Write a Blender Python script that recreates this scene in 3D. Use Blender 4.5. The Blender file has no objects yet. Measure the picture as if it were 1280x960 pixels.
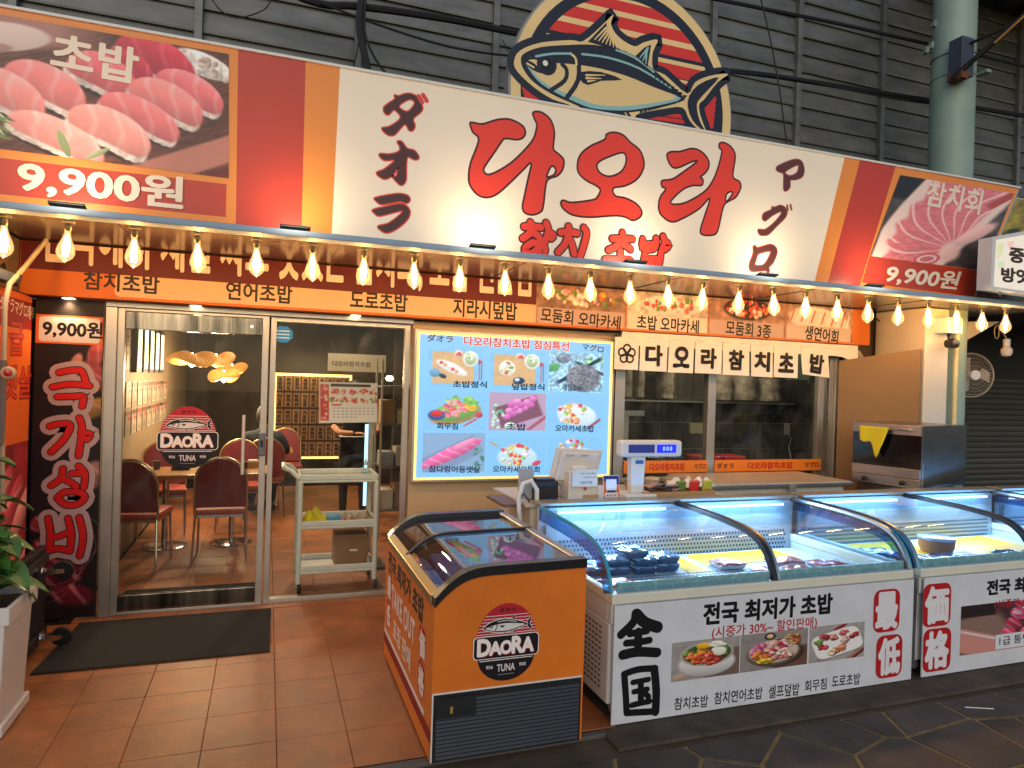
import bpy, bmesh, math, random
import numpy as np
from mathutils import Vector, Matrix
from mathutils.geometry import tessellate_polygon
random.seed(7)
S = bpy.context.scene
COL = S.collection
R = math.radians

def C(h, a=1.0):
    """sRGB hex -> linear"""
    o = []
    for i in (0, 2, 4):
        c = int(h[i:i+2], 16)/255
        o.append(c/12.92 if c <= .04045 else ((c+.055)/1.055)**2.4)
    return (*o, a)

# ------------------------------------------------------------------ camera, world, exposure
FPX = 858.0
CAMP = np.array([0.0, 0.0, 1.7])
_x = np.array([2410, 72, FPX]); _y = np.array([-305, -12, FPX])
CX = _x/np.linalg.norm(_x); CY = _y-_y.dot(CX)*CX; CY /= np.linalg.norm(CY)
CZ = -np.cross(CX, CY)
if CZ[1] > 0: CZ = -CZ
cd = bpy.data.cameras.new('camera'); cam = bpy.data.objects.new('camera', cd); COL.objects.link(cam)
right = Vector((CX[0], CY[0], CZ[0])); down = Vector((CX[1], CY[1], CZ[1])); fwd = Vector((CX[2], CY[2], CZ[2]))
M = Matrix((right, -down, -fwd)).transposed().to_4x4(); M.translation = Vector(CAMP)
cam.matrix_world = M
cd.sensor_width = 36; cd.lens = FPX/1280*36; cd.clip_start = .05; cd.clip_end = 300
S.camera = cam

def at(u, v, x=None, y=None, z=None):
    """the point of the place that the photograph shows at (u, v), on a plane x=, y= or z="""
    r = np.array([u-640, v-480, FPX]); w = np.array([r@CX, r@CY, r@CZ])
    if z is not None: t = (z-CAMP[2])/w[2]
    elif y is not None: t = (y-CAMP[1])/w[1]
    else: t = (x-CAMP[0])/w[0]
    return CAMP+t*w

W = bpy.data.worlds.new('World'); S.world = W; W.use_nodes = True
nt = W.node_tree; bg = nt.nodes['Background']
sky = nt.nodes.new('ShaderNodeTexSky'); sky.sky_type = 'NISHITA'; sky.sun_disc = False
sky.sun_elevation = R(30); sky.sun_rotation = R(200); sky.air_density = 1.0; sky.dust_density = 1.5
nt.links.new(sky.outputs[0], bg.inputs[0]); bg.inputs[1].default_value = 0.125
S.view_settings.view_transform = 'Standard'; S.view_settings.look = 'None'
S.view_settings.exposure = 0.18; S.view_settings.gamma = 1.0
S.cycles.use_denoising = True
S.cycles.max_bounces = 8; S.cycles.transparent_max_bounces = 24; S.cycles.glossy_bounces = 4
S.cycles.diffuse_bounces = 3; S.cycles.transmission_bounces = 6
S.cycles.caustics_reflective = False; S.cycles.caustics_refractive = False
S.cycles.sample_clamp_indirect = 4.0
S.cycles.use_light_tree = True

# ------------------------------------------------------------------ materials
MATS = {}
def mat(name, col, rough=.5, metal=0, var=.12, scale=6, bump=.0, bscale=40, rnd=0, coat=0, emit=None, es=0, col2=None, stretch=None, spec=.5, stain=0):
    if name in MATS: return MATS[name]
    m = bpy.data.materials.new(name); m.use_nodes = True
    t = m.node_tree; n = t.nodes; l = t.links; b = n['Principled BSDF']
    b.inputs['Roughness'].default_value = rough; b.inputs['Metallic'].default_value = metal
    b.inputs['Specular IOR Level'].default_value = spec
    b.inputs['Coat Weight'].default_value = coat; b.inputs['Coat Roughness'].default_value = .12
    c1 = C(col); c2 = C(col2) if col2 else tuple(x*(1-var) for x in c1[:3])+(1,)
    tc = n.new('ShaderNodeTexCoord'); mp = n.new('ShaderNodeMapping'); l.new(tc.outputs['Object'], mp.inputs[0])
    if stretch: mp.inputs['Scale'].default_value = stretch
    no = n.new('ShaderNodeTexNoise'); no.inputs['Scale'].default_value = scale; no.inputs['Detail'].default_value = 6
    no.inputs['Roughness'].default_value = .65
    l.new(mp.outputs[0], no.inputs['Vector'])
    rp = n.new('ShaderNodeValToRGB'); rp.color_ramp.elements[0].position = .32; rp.color_ramp.elements[1].position = .68
    rp.color_ramp.elements[0].color = c2; rp.color_ramp.elements[1].color = c1
    l.new(no.outputs['Fac'], rp.inputs[0]); out = rp.outputs[0]
    if rnd:
        oi = n.new('ShaderNodeObjectInfo'); hs = n.new('ShaderNodeHueSaturation'); mr = n.new('ShaderNodeMapRange')
        mr.inputs['To Min'].default_value = 1-rnd; mr.inputs['To Max'].default_value = 1+rnd
        l.new(oi.outputs['Random'], mr.inputs['Value']); l.new(mr.outputs[0], hs.inputs['Value']); l.new(out, hs.inputs['Color'])
        ad = n.new('ShaderNodeVectorMath'); ad.operation = 'ADD'; cb = n.new('ShaderNodeCombineXYZ')
        ml = n.new('ShaderNodeMath'); ml.operation = 'MULTIPLY'; ml.inputs[1].default_value = 37
        l.new(oi.outputs['Random'], ml.inputs[0])
        for k in range(3): l.new(ml.outputs[0], cb.inputs[k])
        l.new(tc.outputs['Object'], ad.inputs[0]); l.new(cb.outputs[0], ad.inputs[1]); l.new(ad.outputs[0], mp.inputs[0])
        out = hs.outputs[0]
    l.new(out, b.inputs['Base Color'])
    ra = n.new('ShaderNodeMapRange'); ra.inputs['To Min'].default_value = max(0, rough-.07); ra.inputs['To Max'].default_value = min(1, rough+.1)
    l.new(no.outputs['Fac'], ra.inputs['Value']); l.new(ra.outputs[0], b.inputs['Roughness'])
    if stain:                                   # stains laid over neighbouring pieces alike
        gp_ = n.new('ShaderNodeNewGeometry'); s1 = n.new('ShaderNodeTexNoise'); s1.inputs['Scale'].default_value = 1.7; s1.inputs['Detail'].default_value = 9; s1.inputs['Roughness'].default_value = .7
        l.new(gp_.outputs['Position'], s1.inputs['Vector']); s2 = n.new('ShaderNodeMapRange'); s2.inputs['From Min'].default_value = .3; s2.inputs['From Max'].default_value = .62
        s2.inputs['To Min'].default_value = 1-stain; s2.inputs['To Max'].default_value = 1.0; l.new(s1.outputs['Fac'], s2.inputs['Value'])
        sc_ = n.new('ShaderNodeVectorMath'); sc_.operation = 'SCALE'; l.new(out, sc_.inputs[0]); l.new(s2.outputs[0], sc_.inputs['Scale']); l.new(sc_.outputs[0], b.inputs['Base Color'])
    if bump:
        nb = n.new('ShaderNodeTexNoise'); nb.inputs['Scale'].default_value = bscale; nb.inputs['Detail'].default_value = 4
        l.new(mp.outputs[0], nb.inputs['Vector'])
        bp = n.new('ShaderNodeBump'); bp.inputs['Strength'].default_value = bump; bp.inputs['Distance'].default_value = .01
        l.new(nb.outputs['Fac'], bp.inputs['Height']); l.new(bp.outputs[0], b.inputs['Normal'])
    if emit:
        b.inputs['Emission Color'].default_value = C(emit); b.inputs['Emission Strength'].default_value = es
    MATS[name] = m
    return m

def paint(name, rough=.45, es=0, coat=0, nz=.06, base=1.0):
    m = bpy.data.materials.new(name); m.use_nodes = True; MATS[name] = m
    t = m.node_tree; n = t.nodes; l = t.links; b = n['Principled BSDF']
    a = n.new('ShaderNodeAttribute'); a.attribute_name = 'Col'
    no = n.new('ShaderNodeTexNoise'); no.inputs['Scale'].default_value = 3; no.inputs['Detail'].default_value = 5
    tc = n.new('ShaderNodeTexCoord'); l.new(tc.outputs['Object'], no.inputs['Vector'])
    mr = n.new('ShaderNodeMapRange'); mr.inputs['To Min'].default_value = base*(1-nz); mr.inputs['To Max'].default_value = base*(1+nz*.3)
    l.new(no.outputs['Fac'], mr.inputs['Value'])
    mx = n.new('ShaderNodeVectorMath'); mx.operation = 'SCALE'; l.new(a.outputs['Color'], mx.inputs[0]); l.new(mr.outputs[0], mx.inputs['Scale'])
    l.new(mx.outputs[0], b.inputs['Base Color']); b.inputs['Roughness'].default_value = rough; b.inputs['Specular IOR Level'].default_value = .3
    b.inputs['Coat Weight'].default_value = coat; b.inputs['Coat Roughness'].default_value = .2
    if name == 'printed_sign_vinyl':
        n2 = n.new('ShaderNodeTexNoise'); n2.inputs['Scale'].default_value = 1.3; l.new(tc.outputs['Object'], n2.inputs['Vector'])
        b2 = n.new('ShaderNodeBump'); b2.inputs['Strength'].default_value = .25; b2.inputs['Distance'].default_value = .05; l.new(n2.outputs['Fac'], b2.inputs['Height']); l.new(b2.outputs[0], b.inputs['Normal'])
    if es:
        l.new(a.outputs['Color'], b.inputs['Emission Color']); b.inputs['Emission Strength'].default_value = es
    return m

def glass(name, tint='ffffff', gloss=1.0, rough=0.0, smear=0):
    m = bpy.data.materials.new(name); m.use_nodes = True; MATS[name] = m
    t = m.node_tree; n = t.nodes; l = t.links; n.remove(n['Principled BSDF'])
    tr = n.new('ShaderNodeBsdfTransparent'); tr.inputs[0].default_value = C(tint)
    gl = n.new('ShaderNodeBsdfGlossy'); gl.inputs['Roughness'].default_value = rough
    fr = n.new('ShaderNodeFresnel'); fr.inputs[0].default_value = 1.45
    no = n.new('ShaderNodeTexNoise'); no.inputs['Scale'].default_value = 2.5
    bp = n.new('ShaderNodeBump'); bp.inputs['Strength'].default_value = .02; l.new(no.outputs['Fac'], bp.inputs['Height'])
    l.new(bp.outputs[0], gl.inputs['Normal'])
    ge = n.new('ShaderNodeNewGeometry'); sb = n.new('ShaderNodeMath'); sb.operation = 'SUBTRACT'; sb.inputs[0].default_value = 1
    l.new(ge.outputs['Backfacing'], sb.inputs[1]); m1 = n.new('ShaderNodeMath'); m1.operation = 'MULTIPLY'
    l.new(fr.outputs[0], m1.inputs[0]); l.new(sb.outputs[0], m1.inputs[1])      # the front face reflects, the way out does not
    ml = n.new('ShaderNodeMath'); ml.operation = 'MULTIPLY'; ml.inputs[1].default_value = gloss; l.new(m1.outputs[0], ml.inputs[0])
    mx = n.new('ShaderNodeMixShader'); l.new(ml.outputs[0], mx.inputs[0]); l.new(tr.outputs[0], mx.inputs[1]); l.new(gl.outputs[0], mx.inputs[2])
    if smear:                                   # dust and wiping marks on the pane
        df = n.new('ShaderNodeBsdfDiffuse'); df.inputs[0].default_value = (.6, .6, .6, 1)
        ns = n.new('ShaderNodeTexNoise'); ns.inputs['Scale'].default_value = 3.5; ns.inputs['Detail'].default_value = 8; ns.inputs['Distortion'].default_value = 1.2
        mr = n.new('ShaderNodeMapRange'); mr.inputs['From Min'].default_value = .45; mr.inputs['From Max'].default_value = .8; mr.inputs['To Max'].default_value = smear
        l.new(ns.outputs['Fac'], mr.inputs['Value']); m2 = n.new('ShaderNodeMixShader'); l.new(mr.outputs[0], m2.inputs[0])
        l.new(mx.outputs[0], m2.inputs[1]); l.new(df.outputs[0], m2.inputs[2]); mx = m2
    l.new(mx.outputs[0], n['Material Output'].inputs[0])
    return m

def emis(name, col, st, var=.0):
    return mat(name, col, .5, var=var, emit=col, es=st)

P_SIGN = paint('printed_sign_vinyl', .38, coat=.25)
P_MATTE = paint('printed_matte_vinyl', .5)
P_GLOSS = paint('printed_gloss_vinyl', .3, coat=.3)
P_LIT = paint('backlit_print', .35, es=.85, nz=0, base=.25)
P_LIT2 = paint('dim_backlit_print', .4, es=.35, nz=0)
GL = glass('window_glass', 'f4f8f6', .65, smear=.06)
GLB = glass('curved_case_glass', 'e8f2fa', 1.0, smear=.05)
GLBULB = glass('bulb_glass', 'ffe2b8', 1.2)
_n = GLBULB.node_tree.nodes; _o = _n['Material Output']; _s = _o.inputs[0].links[0].from_socket      # emission added to the glass imitates glare round the filament
_e = _n.new('ShaderNodeEmission'); _e.inputs[0].default_value = C('ffcc8c'); _e.inputs[1].default_value = .60
_a = _n.new('ShaderNodeAddShader'); GLBULB.node_tree.links.new(_s, _a.inputs[0]); GLBULB.node_tree.links.new(_e.outputs[0], _a.inputs[1]); GLBULB.node_tree.links.new(_a.outputs[0], _o.inputs[0])
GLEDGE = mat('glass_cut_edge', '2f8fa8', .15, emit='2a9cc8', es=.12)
STEEL = mat('brushed_steel', 'b4b2ae', .3, 1, var=.12, scale=9, stretch=(1, 1, 14))
ALU = mat('anodised_aluminium', 'b9b3a8', .38, .85, var=.1, scale=7)
CHROME = mat('chrome', 'd6d6d6', .12, 1, var=.05)
CHAMP = mat('champagne_metal', 'c2a87c', .35, .9, var=.08)
BLACKP = mat('black_plastic', '17181a', .4, var=.3)
BLACKR = mat('black_rubber', '131313', .75, var=.3)
WHITEP = mat('white_plastic', 'd9d8d2', .4, var=.06)
WHITEM = mat('white_enamel', 'd4d6d4', .35, var=.05, coat=.2, stain=.15)
CREAM = mat('cream_enamel', 'd6d4c2', .4, var=.06)
ORANGE = mat('orange_vinyl', 'e27822', .38, var=.06, stain=.22, bump=.03, bscale=6)
RED = mat('red_vinyl', 'a82a1c', .45, var=.06)
WOOD = mat('pale_wood', 'b98f5a', .55, var=.3, scale=5, stretch=(2, 12, 12))
DARKW = mat('dark_wall', '2b2622', .6, var=.25)

# ------------------------------------------------------------------ mesh helpers
def wloc(o):
    v = Vector((0, 0, 0))
    while o is not None:
        v += o.location; o = o.parent
    return v

class MB:
    def __init__(s): s.v = []; s.f = []
    def add(s, vs, fs):
        k = len(s.v); s.v += [tuple(map(float, p)) for p in vs]; s.f += [tuple(i+k for i in f) for f in fs]; return s
    def box(s, x0, y0, z0, x1, y1, z1):
        return s.hexa([(x0,y0,z0),(x1,y0,z0),(x1,y1,z0),(x0,y1,z0),(x0,y0,z1),(x1,y0,z1),(x1,y1,z1),(x0,y1,z1)])
    def hexa(s, p):
        return s.add(p, [(0,3,2,1),(4,5,6,7),(0,1,5,4),(1,2,6,5),(2,3,7,6),(3,0,4,7)])
    def obox(s, c, sx, sy, sz, rz=0, rx=0, ry=0):
        m = Matrix.Rotation(rz, 3, 'Z') @ Matrix.Rotation(ry, 3, 'Y') @ Matrix.Rotation(rx, 3, 'X')
        return s.hexa([Vector(c)+m@Vector((a*sx/2, b*sy/2, d*sz/2)) for d in (-1, 1) for a, b in ((-1,-1),(1,-1),(1,1),(-1,1))])
    def tube(s, path, r, n=8, cap=True):
        path = [Vector(p) for p in path]; rs = r if isinstance(r, (list, tuple)) else [r]*len(path)
        ring = []; up = Vector((0, 0, 1)); prev = None
        for i, p in enumerate(path):
            d = (path[min(i+1, len(path)-1)]-path[max(i-1, 0)]).normalized()
            if prev is None:
                a = d.cross(up) if abs(d.dot(up)) < .95 else d.cross(Vector((0, 1, 0)))
            else:
                a = prev-d*prev.dot(d)
            a.normalize(); prev = a; b = d.cross(a)
            ring.append([p+(a*math.cos(t)+b*math.sin(t))*rs[i] for t in [2*math.pi*k/n for k in range(n)]])
        vs = [q for r_ in ring for q in r_]; fs = []
        for i in range(len(path)-1):
            for k in range(n):
                fs.append((i*n+k, i*n+(k+1) % n, (i+1)*n+(k+1) % n, (i+1)*n+k))
        if cap: fs += [tuple(range(n-1, -1, -1)), tuple((len(path)-1)*n+k for k in range(n))]
        return s.add(vs, fs)
    def lathe(s, prof, c, n=20, axis='z'):
        vs = []; fs = []
        for (r, h) in prof:
            for k in range(n):
                t = 2*math.pi*k/n
                q = {'z': (r*math.cos(t), r*math.sin(t), h), 'y': (r*math.cos(t), h, r*math.sin(t)), 'x': (h, r*math.cos(t), r*math.sin(t))}[axis]
                vs.append((c[0]+q[0], c[1]+q[1], c[2]+q[2]))
        for i in range(len(prof)-1):
            for k in range(n): fs.append((i*n+k, i*n+(k+1) % n, (i+1)*n+(k+1) % n, (i+1)*n+k))
        fs += [tuple(range(n-1, -1, -1)), tuple((len(prof)-1)*n+k for k in range(n))]
        return s.add(vs, fs)
    def prism(s, pts, ext):
        """extrude a planar 3D polygon by a vector"""
        n = len(pts); e = Vector(ext); p = [Vector(q) for q in pts]
        tri = tessellate_polygon([p])
        fs = [tuple(t) for t in tri]+[tuple(i+n for i in reversed(t)) for t in tri]
        fs += [(i, (i+1) % n, (i+1) % n+n, i+n) for i in range(n)]
        return s.add(p+[q+e for q in p], fs)
    def sweep(s, prof, x0, x1):
        """profile [(y,z)] closed strip between x0 and x1 (solid, open profile is closed)"""
        return s.prism([(x0, y, z) for y, z in prof], (x1-x0, 0, 0))
    def mesh(s, name, off=(0, 0, 0), smooth=False):
        me = bpy.data.meshes.new(name); o = Vector(off)
        me.from_pydata([tuple(Vector(p)-o) for p in s.v], [], s.f)
        bm = bmesh.new(); bm.from_mesh(me); bmesh.ops.recalc_face_normals(bm, faces=bm.faces); bm.to_mesh(me); bm.free()
        if smooth:
            me.polygons.foreach_set('use_smooth', [True]*len(me.polygons))
        return me
    def build(s, name, m, parent=None, smooth=False, bev=0, label=None):
        me = s.mesh(name, wloc(parent) if parent else (0, 0, 0), smooth)
        o = bpy.data.objects.new(name, me); COL.objects.link(o); me.materials.append(m)
        if parent: o.parent = parent
        if smooth:
            me.polygons.foreach_set('use_smooth', [True]*len(me.polygons))
            md = o.modifiers.new('edge', 'EDGE_SPLIT'); md.split_angle = R(40)
        if bev:
            md = o.modifiers.new('bevel', 'BEVEL'); md.width = bev; md.segments = 2; md.limit_method = 'ANGLE'; md.angle_limit = R(40)
        if label: o['label'] = label
        return o

def box(name, m, parent, x0, y0, z0, x1, y1, z1, bev=0, label=None):
    return MB().box(x0, y0, z0, x1, y1, z1).build(name, m, parent, bev=bev, label=label)

def thing(name, label, cat, loc=(0, 0, 0), group=None, rz=0):
    o = bpy.data.objects.new(name, None); COL.objects.link(o); o.location = Vector(tuple(map(float, loc))); o.rotation_euler = (0, 0, rz)
    o.empty_display_size = .05
    return tag(o, label, cat, group)
def tag(o, label, cat, group=None):
    o['label'] = label; o['category'] = cat
    if group: o['group'] = group
    return o
def struct(o): o['kind'] = 'structure'; return o

def dup(root, loc=None, label=None, rz=None):
    kids = {}
    for o in bpy.data.objects:
        if o.parent: kids.setdefault(o.parent, []).append(o)
    def rec(o, par):
        c = o.copy(); COL.objects.link(c); c.parent = par
        for k in kids.get(o, []): rec(k, c)
        return c
    c = rec(root, None)
    if loc is not None: c.location = loc
    if label: c['label'] = label
    if rz is not None: c.rotation_euler = (0, 0, rz)
    return c

def lamp(kind, name, parent, loc, power, col, size=.05, rot=None, **kw):
    d = bpy.data.lights.new(name, kind); d.energy = power; d.color = col
    if kind == 'AREA':
        d.shape = 'RECTANGLE'; d.size = size[0]; d.size_y = size[1]
    else: d.shadow_soft_size = size
    for k, v in kw.items(): setattr(d, k, v)
    o = bpy.data.objects.new(name, d); COL.objects.link(o)
    o.location = Vector(tuple(map(float, loc)))-(wloc(parent) if parent else Vector((0, 0, 0)))
    if parent: o.parent = parent
    if rot: o.rotation_euler = rot
    return o

# ------------------------------------------------------------------ flat print (lettering, posters)
_txt = {}
def glyphs(s, bold=0.0, shear=0.0):
    key = (s, round(bold, 4), shear)
    if key in _txt: return _txt[key]
    cu = bpy.data.curves.new('t', 'FONT'); cu.body = s; cu.size = 1; cu.offset = bold; cu.resolution_u = 3; cu.shear = shear
    ob = bpy.data.objects.new('t', cu); COL.objects.link(ob)
    dg = bpy.context.evaluated_depsgraph_get(); me = bpy.data.meshes.new_from_object(ob.evaluated_get(dg))
    v = np.array([q.co[:2] for q in me.vertices]).reshape(-1, 2); f = [tuple(p.vertices) for p in me.polygons]
    bpy.data.objects.remove(ob); bpy.data.curves.remove(cu); bpy.data.meshes.remove(me)
    _txt[key] = (v, f); return v, f
def srgb(h): return C(h)[:3]
def smooth_poly(p, n=4, closed=True):
    p = [np.array(q, float) for q in p]; out = []; N = len(p)
    rng = range(N if closed else N-1)
    for i in rng:
        a, b, c, d = (p[(i-1) % N], p[i], p[(i+1) % N], p[(i+2) % N]) if closed else (p[max(i-1, 0)], p[i], p[i+1], p[min(i+2, N-1)])
        for k in range(n):
            t = k/n
            out.append(.5*((2*b)+(c-a)*t+(2*a-5*b+4*c-d)*t*t+(3*b-a-3*c+d)*t**3))
    if not closed: out.append(p[-1])
    return out

class Print:
    """flat print on a plane: origin o, axes U (right) and V (up); every shape lies a hair above the one before"""
    def __init__(s, o, U=(1, 0, 0), V=(0, 0, 1), eps=.00005, lift=.0006):
        s.o = Vector(o); s.U = Vector(U).normalized(); s.V = Vector(V).normalized(); s.N = s.U.cross(s.V)
        s.eps = eps; s.k = 0; s.lift = lift; s.top = None; s.v = []; s.f = []; s.c = []
    def px(s, u, v):
        r = np.array([u-640, v-480, FPX]); w = Vector((r@CX, r@CY, r@CZ)); t = (s.o-Vector(CAMP)).dot(s.N)/w.dot(s.N)
        p = Vector(CAMP)+w*t-s.o; return np.array([p.dot(s.U), p.dot(s.V)])
    def _add(s, v2, fs, col, dh=0):
        s.k += 0 if dh else 1; h = s.lift+s.eps*s.k+dh; n = len(s.v)
        s.v += [s.o+s.U*float(a)+s.V*float(b)+s.N*h for a, b in v2]
        s.f += [tuple(i+n for i in f) for f in fs]; s.c += [srgb(col)]*len(fs)
    def flush(s, name, m, parent=None):
        if s.v: s.build(name, m, parent)
        s.v = []; s.f = []; s.c = []
    def poly(s, pts, col, holes=(), px=False, sm=0):
        rings = [list(pts)]+[list(h) for h in holes]
        if px: rings = [[s.px(*q) for q in r] for r in rings]
        if sm: rings = [smooth_poly(r, sm) for r in rings]
        t = tessellate_polygon([[Vector((float(a), float(b), 0)) for a, b in r] for r in rings])
        s._add([q for r in rings for q in r], [tuple(x) for x in t], col)
    def rect(s, x0, y0, x1, y1, col, r=0):
        if r:
            p = []
            for cx, cy, a0 in ((x1-r, y1-r, 0), (x0+r, y1-r, 90), (x0+r, y0+r, 180), (x1-r, y0+r, 270)):
                p += [(cx+r*math.cos(R(a0+k*22.5)), cy+r*math.sin(R(a0+k*22.5))) for k in range(5)]
            s.poly(p, col)
        else: s._add([(x0,y0),(x1,y0),(x1,y1),(x0,y1)], [(0,1,2,3)], col)
    def disc(s, cx, cy, r, col, ry=None, n=32):
        ry = ry or r; s._add([(cx+r*math.cos(2*math.pi*k/n), cy+ry*math.sin(2*math.pi*k/n)) for k in range(n)], [tuple(range(n))], col)
    def ribbon(s, pts, w, col, closed=True, px=False, sm=0):
        if px: pts = [s.px(*q) for q in pts]
        if sm: pts = smooth_poly(pts, sm, closed)
        P = [np.array(q, float) for q in pts]; N = len(P); vs = []
        for i in range(N):
            a = P[(i-1) % N] if closed or i else P[i]; b = P[(i+1) % N] if closed or i < N-1 else P[i]
            d = b-a; L = np.hypot(*d) or 1; nn = np.array([-d[1], d[0]])/L*w/2; vs += [P[i]+nn, P[i]-nn]
        fs = [(2*i, 2*((i+1) % N), 2*((i+1) % N)+1, 2*i+1) for i in range(N if closed else N-1)]
        s._add(vs, fs, col)
    def stroke(s, pts, w, col, px=False, sm=3, taper=1.0):
        """brush stroke with round ends"""
        if px: pts = [s.px(*q) for q in pts]
        if sm and len(pts) > 2: pts = smooth_poly(pts, sm, False)
        P = [np.array(q, float) for q in pts]; N = len(P); L = []; Rr = []
        for i in range(N):
            d = P[min(i+1, N-1)]-P[max(i-1, 0)]; d = d/(np.hypot(*d) or 1); t = i/max(1, N-1); ww = w/2*(1+(taper-1)*t)
            nn = np.array([-d[1], d[0]])*ww; L.append(P[i]+nn); Rr.append(P[i]-nn)
            if i == 0: d0 = d
            if i == N-1: d1 = d; w1 = ww
        fs = [(i, i+1, 2*N-2-i, 2*N-1-i) for i in range(N-1)]; vs = L+Rr[::-1]
        s._add(vs, fs, col)
        s.disc(*P[0], w/2, col, n=12); s.disc(*P[-1], w1, col, n=12)
    def text(s, t, x0, y0, w, h, col, bold=.0, rot=0, shear=0, out=None, ow=.03):
        if out: s.text(t, x0, y0, w, h, out, bold+ow, rot, shear)
        r_ = bold; bold = 0
        vb, _ = glyphs(t, 0, shear); lo, hi = vb.min(0), vb.max(0); sc = np.array([w, h])/(hi-lo)
        v, f = glyphs(t, bold, shear)
        q = (v-lo)*sc; c, sn = math.cos(rot), math.sin(rot)
        q = np.stack([x0+q[:, 0]*c-q[:, 1]*sn, y0+q[:, 0]*sn+q[:, 1]*c], 1)
        if s.top is not None: q[:, 1] = np.minimum(q[:, 1], s.top)
        s._add(q, f, col)
        # heavier weight: the glyph again, nudged round a small circle
        n = 0 if r_ < .008 else 4 if r_*sc.max() < .002 else 8
        for k in range(n):
            a = 2*math.pi*(k+.5)/n
            q2 = q+np.array([math.cos(a)*r_*sc[0], math.sin(a)*r_*sc[1]])
            if s.top is not None: q2[:, 1] = np.minimum(q2[:, 1], s.top)
            s._add(q2, f, col, s.eps*.1*(k+1))
    def tpx(s, t, a, b, h, col, bold=.02, **kw):
        """text whose centre line runs from pixel a to pixel b, h pixels tall"""
        A = s.px(*a); B = s.px(*b); m = ((a[0]+b[0])/2, (a[1]+b[1])/2)
        hh = np.linalg.norm(s.px(m[0], m[1]-h/2)-s.px(m[0], m[1]+h/2)); d = B-A; w = np.hypot(*d); rot = math.atan2(d[1], d[0])
        s.text(t, A[0]+math.sin(rot)*hh/2, A[1]-math.cos(rot)*hh/2, w, hh, col, bold, rot, **kw)
    def build(s, name, m, parent=None, label=None):
        me = bpy.data.meshes.new(name); o = wloc(parent) if parent else Vector((0, 0, 0))
        me.from_pydata([tuple(p-o) for p in s.v], [], s.f)
        ca = me.color_attributes.new('Col', 'FLOAT_COLOR', 'CORNER')
        arr = np.ones((len(me.loops), 4), np.float32)
        n = np.array([len(f) for f in s.f]); arr[:, :3] = np.repeat(np.array(s.c), n, axis=0)
        ca.data.foreach_set('color', arr.ravel()); me.materials.append(m)
        ob = bpy.data.objects.new(name, me); COL.objects.link(ob)
        if parent: ob.parent = parent
        if label: ob['label'] = label
        return ob

def lin(a):
    a = np.clip(a, 0, 1); return np.where(a <= .04045, a/12.92, ((a+.055)/1.055)**2.4)
def hx(h): return np.array([int(h[i:i+2], 16)/255 for i in (0, 2, 4)])

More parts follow.
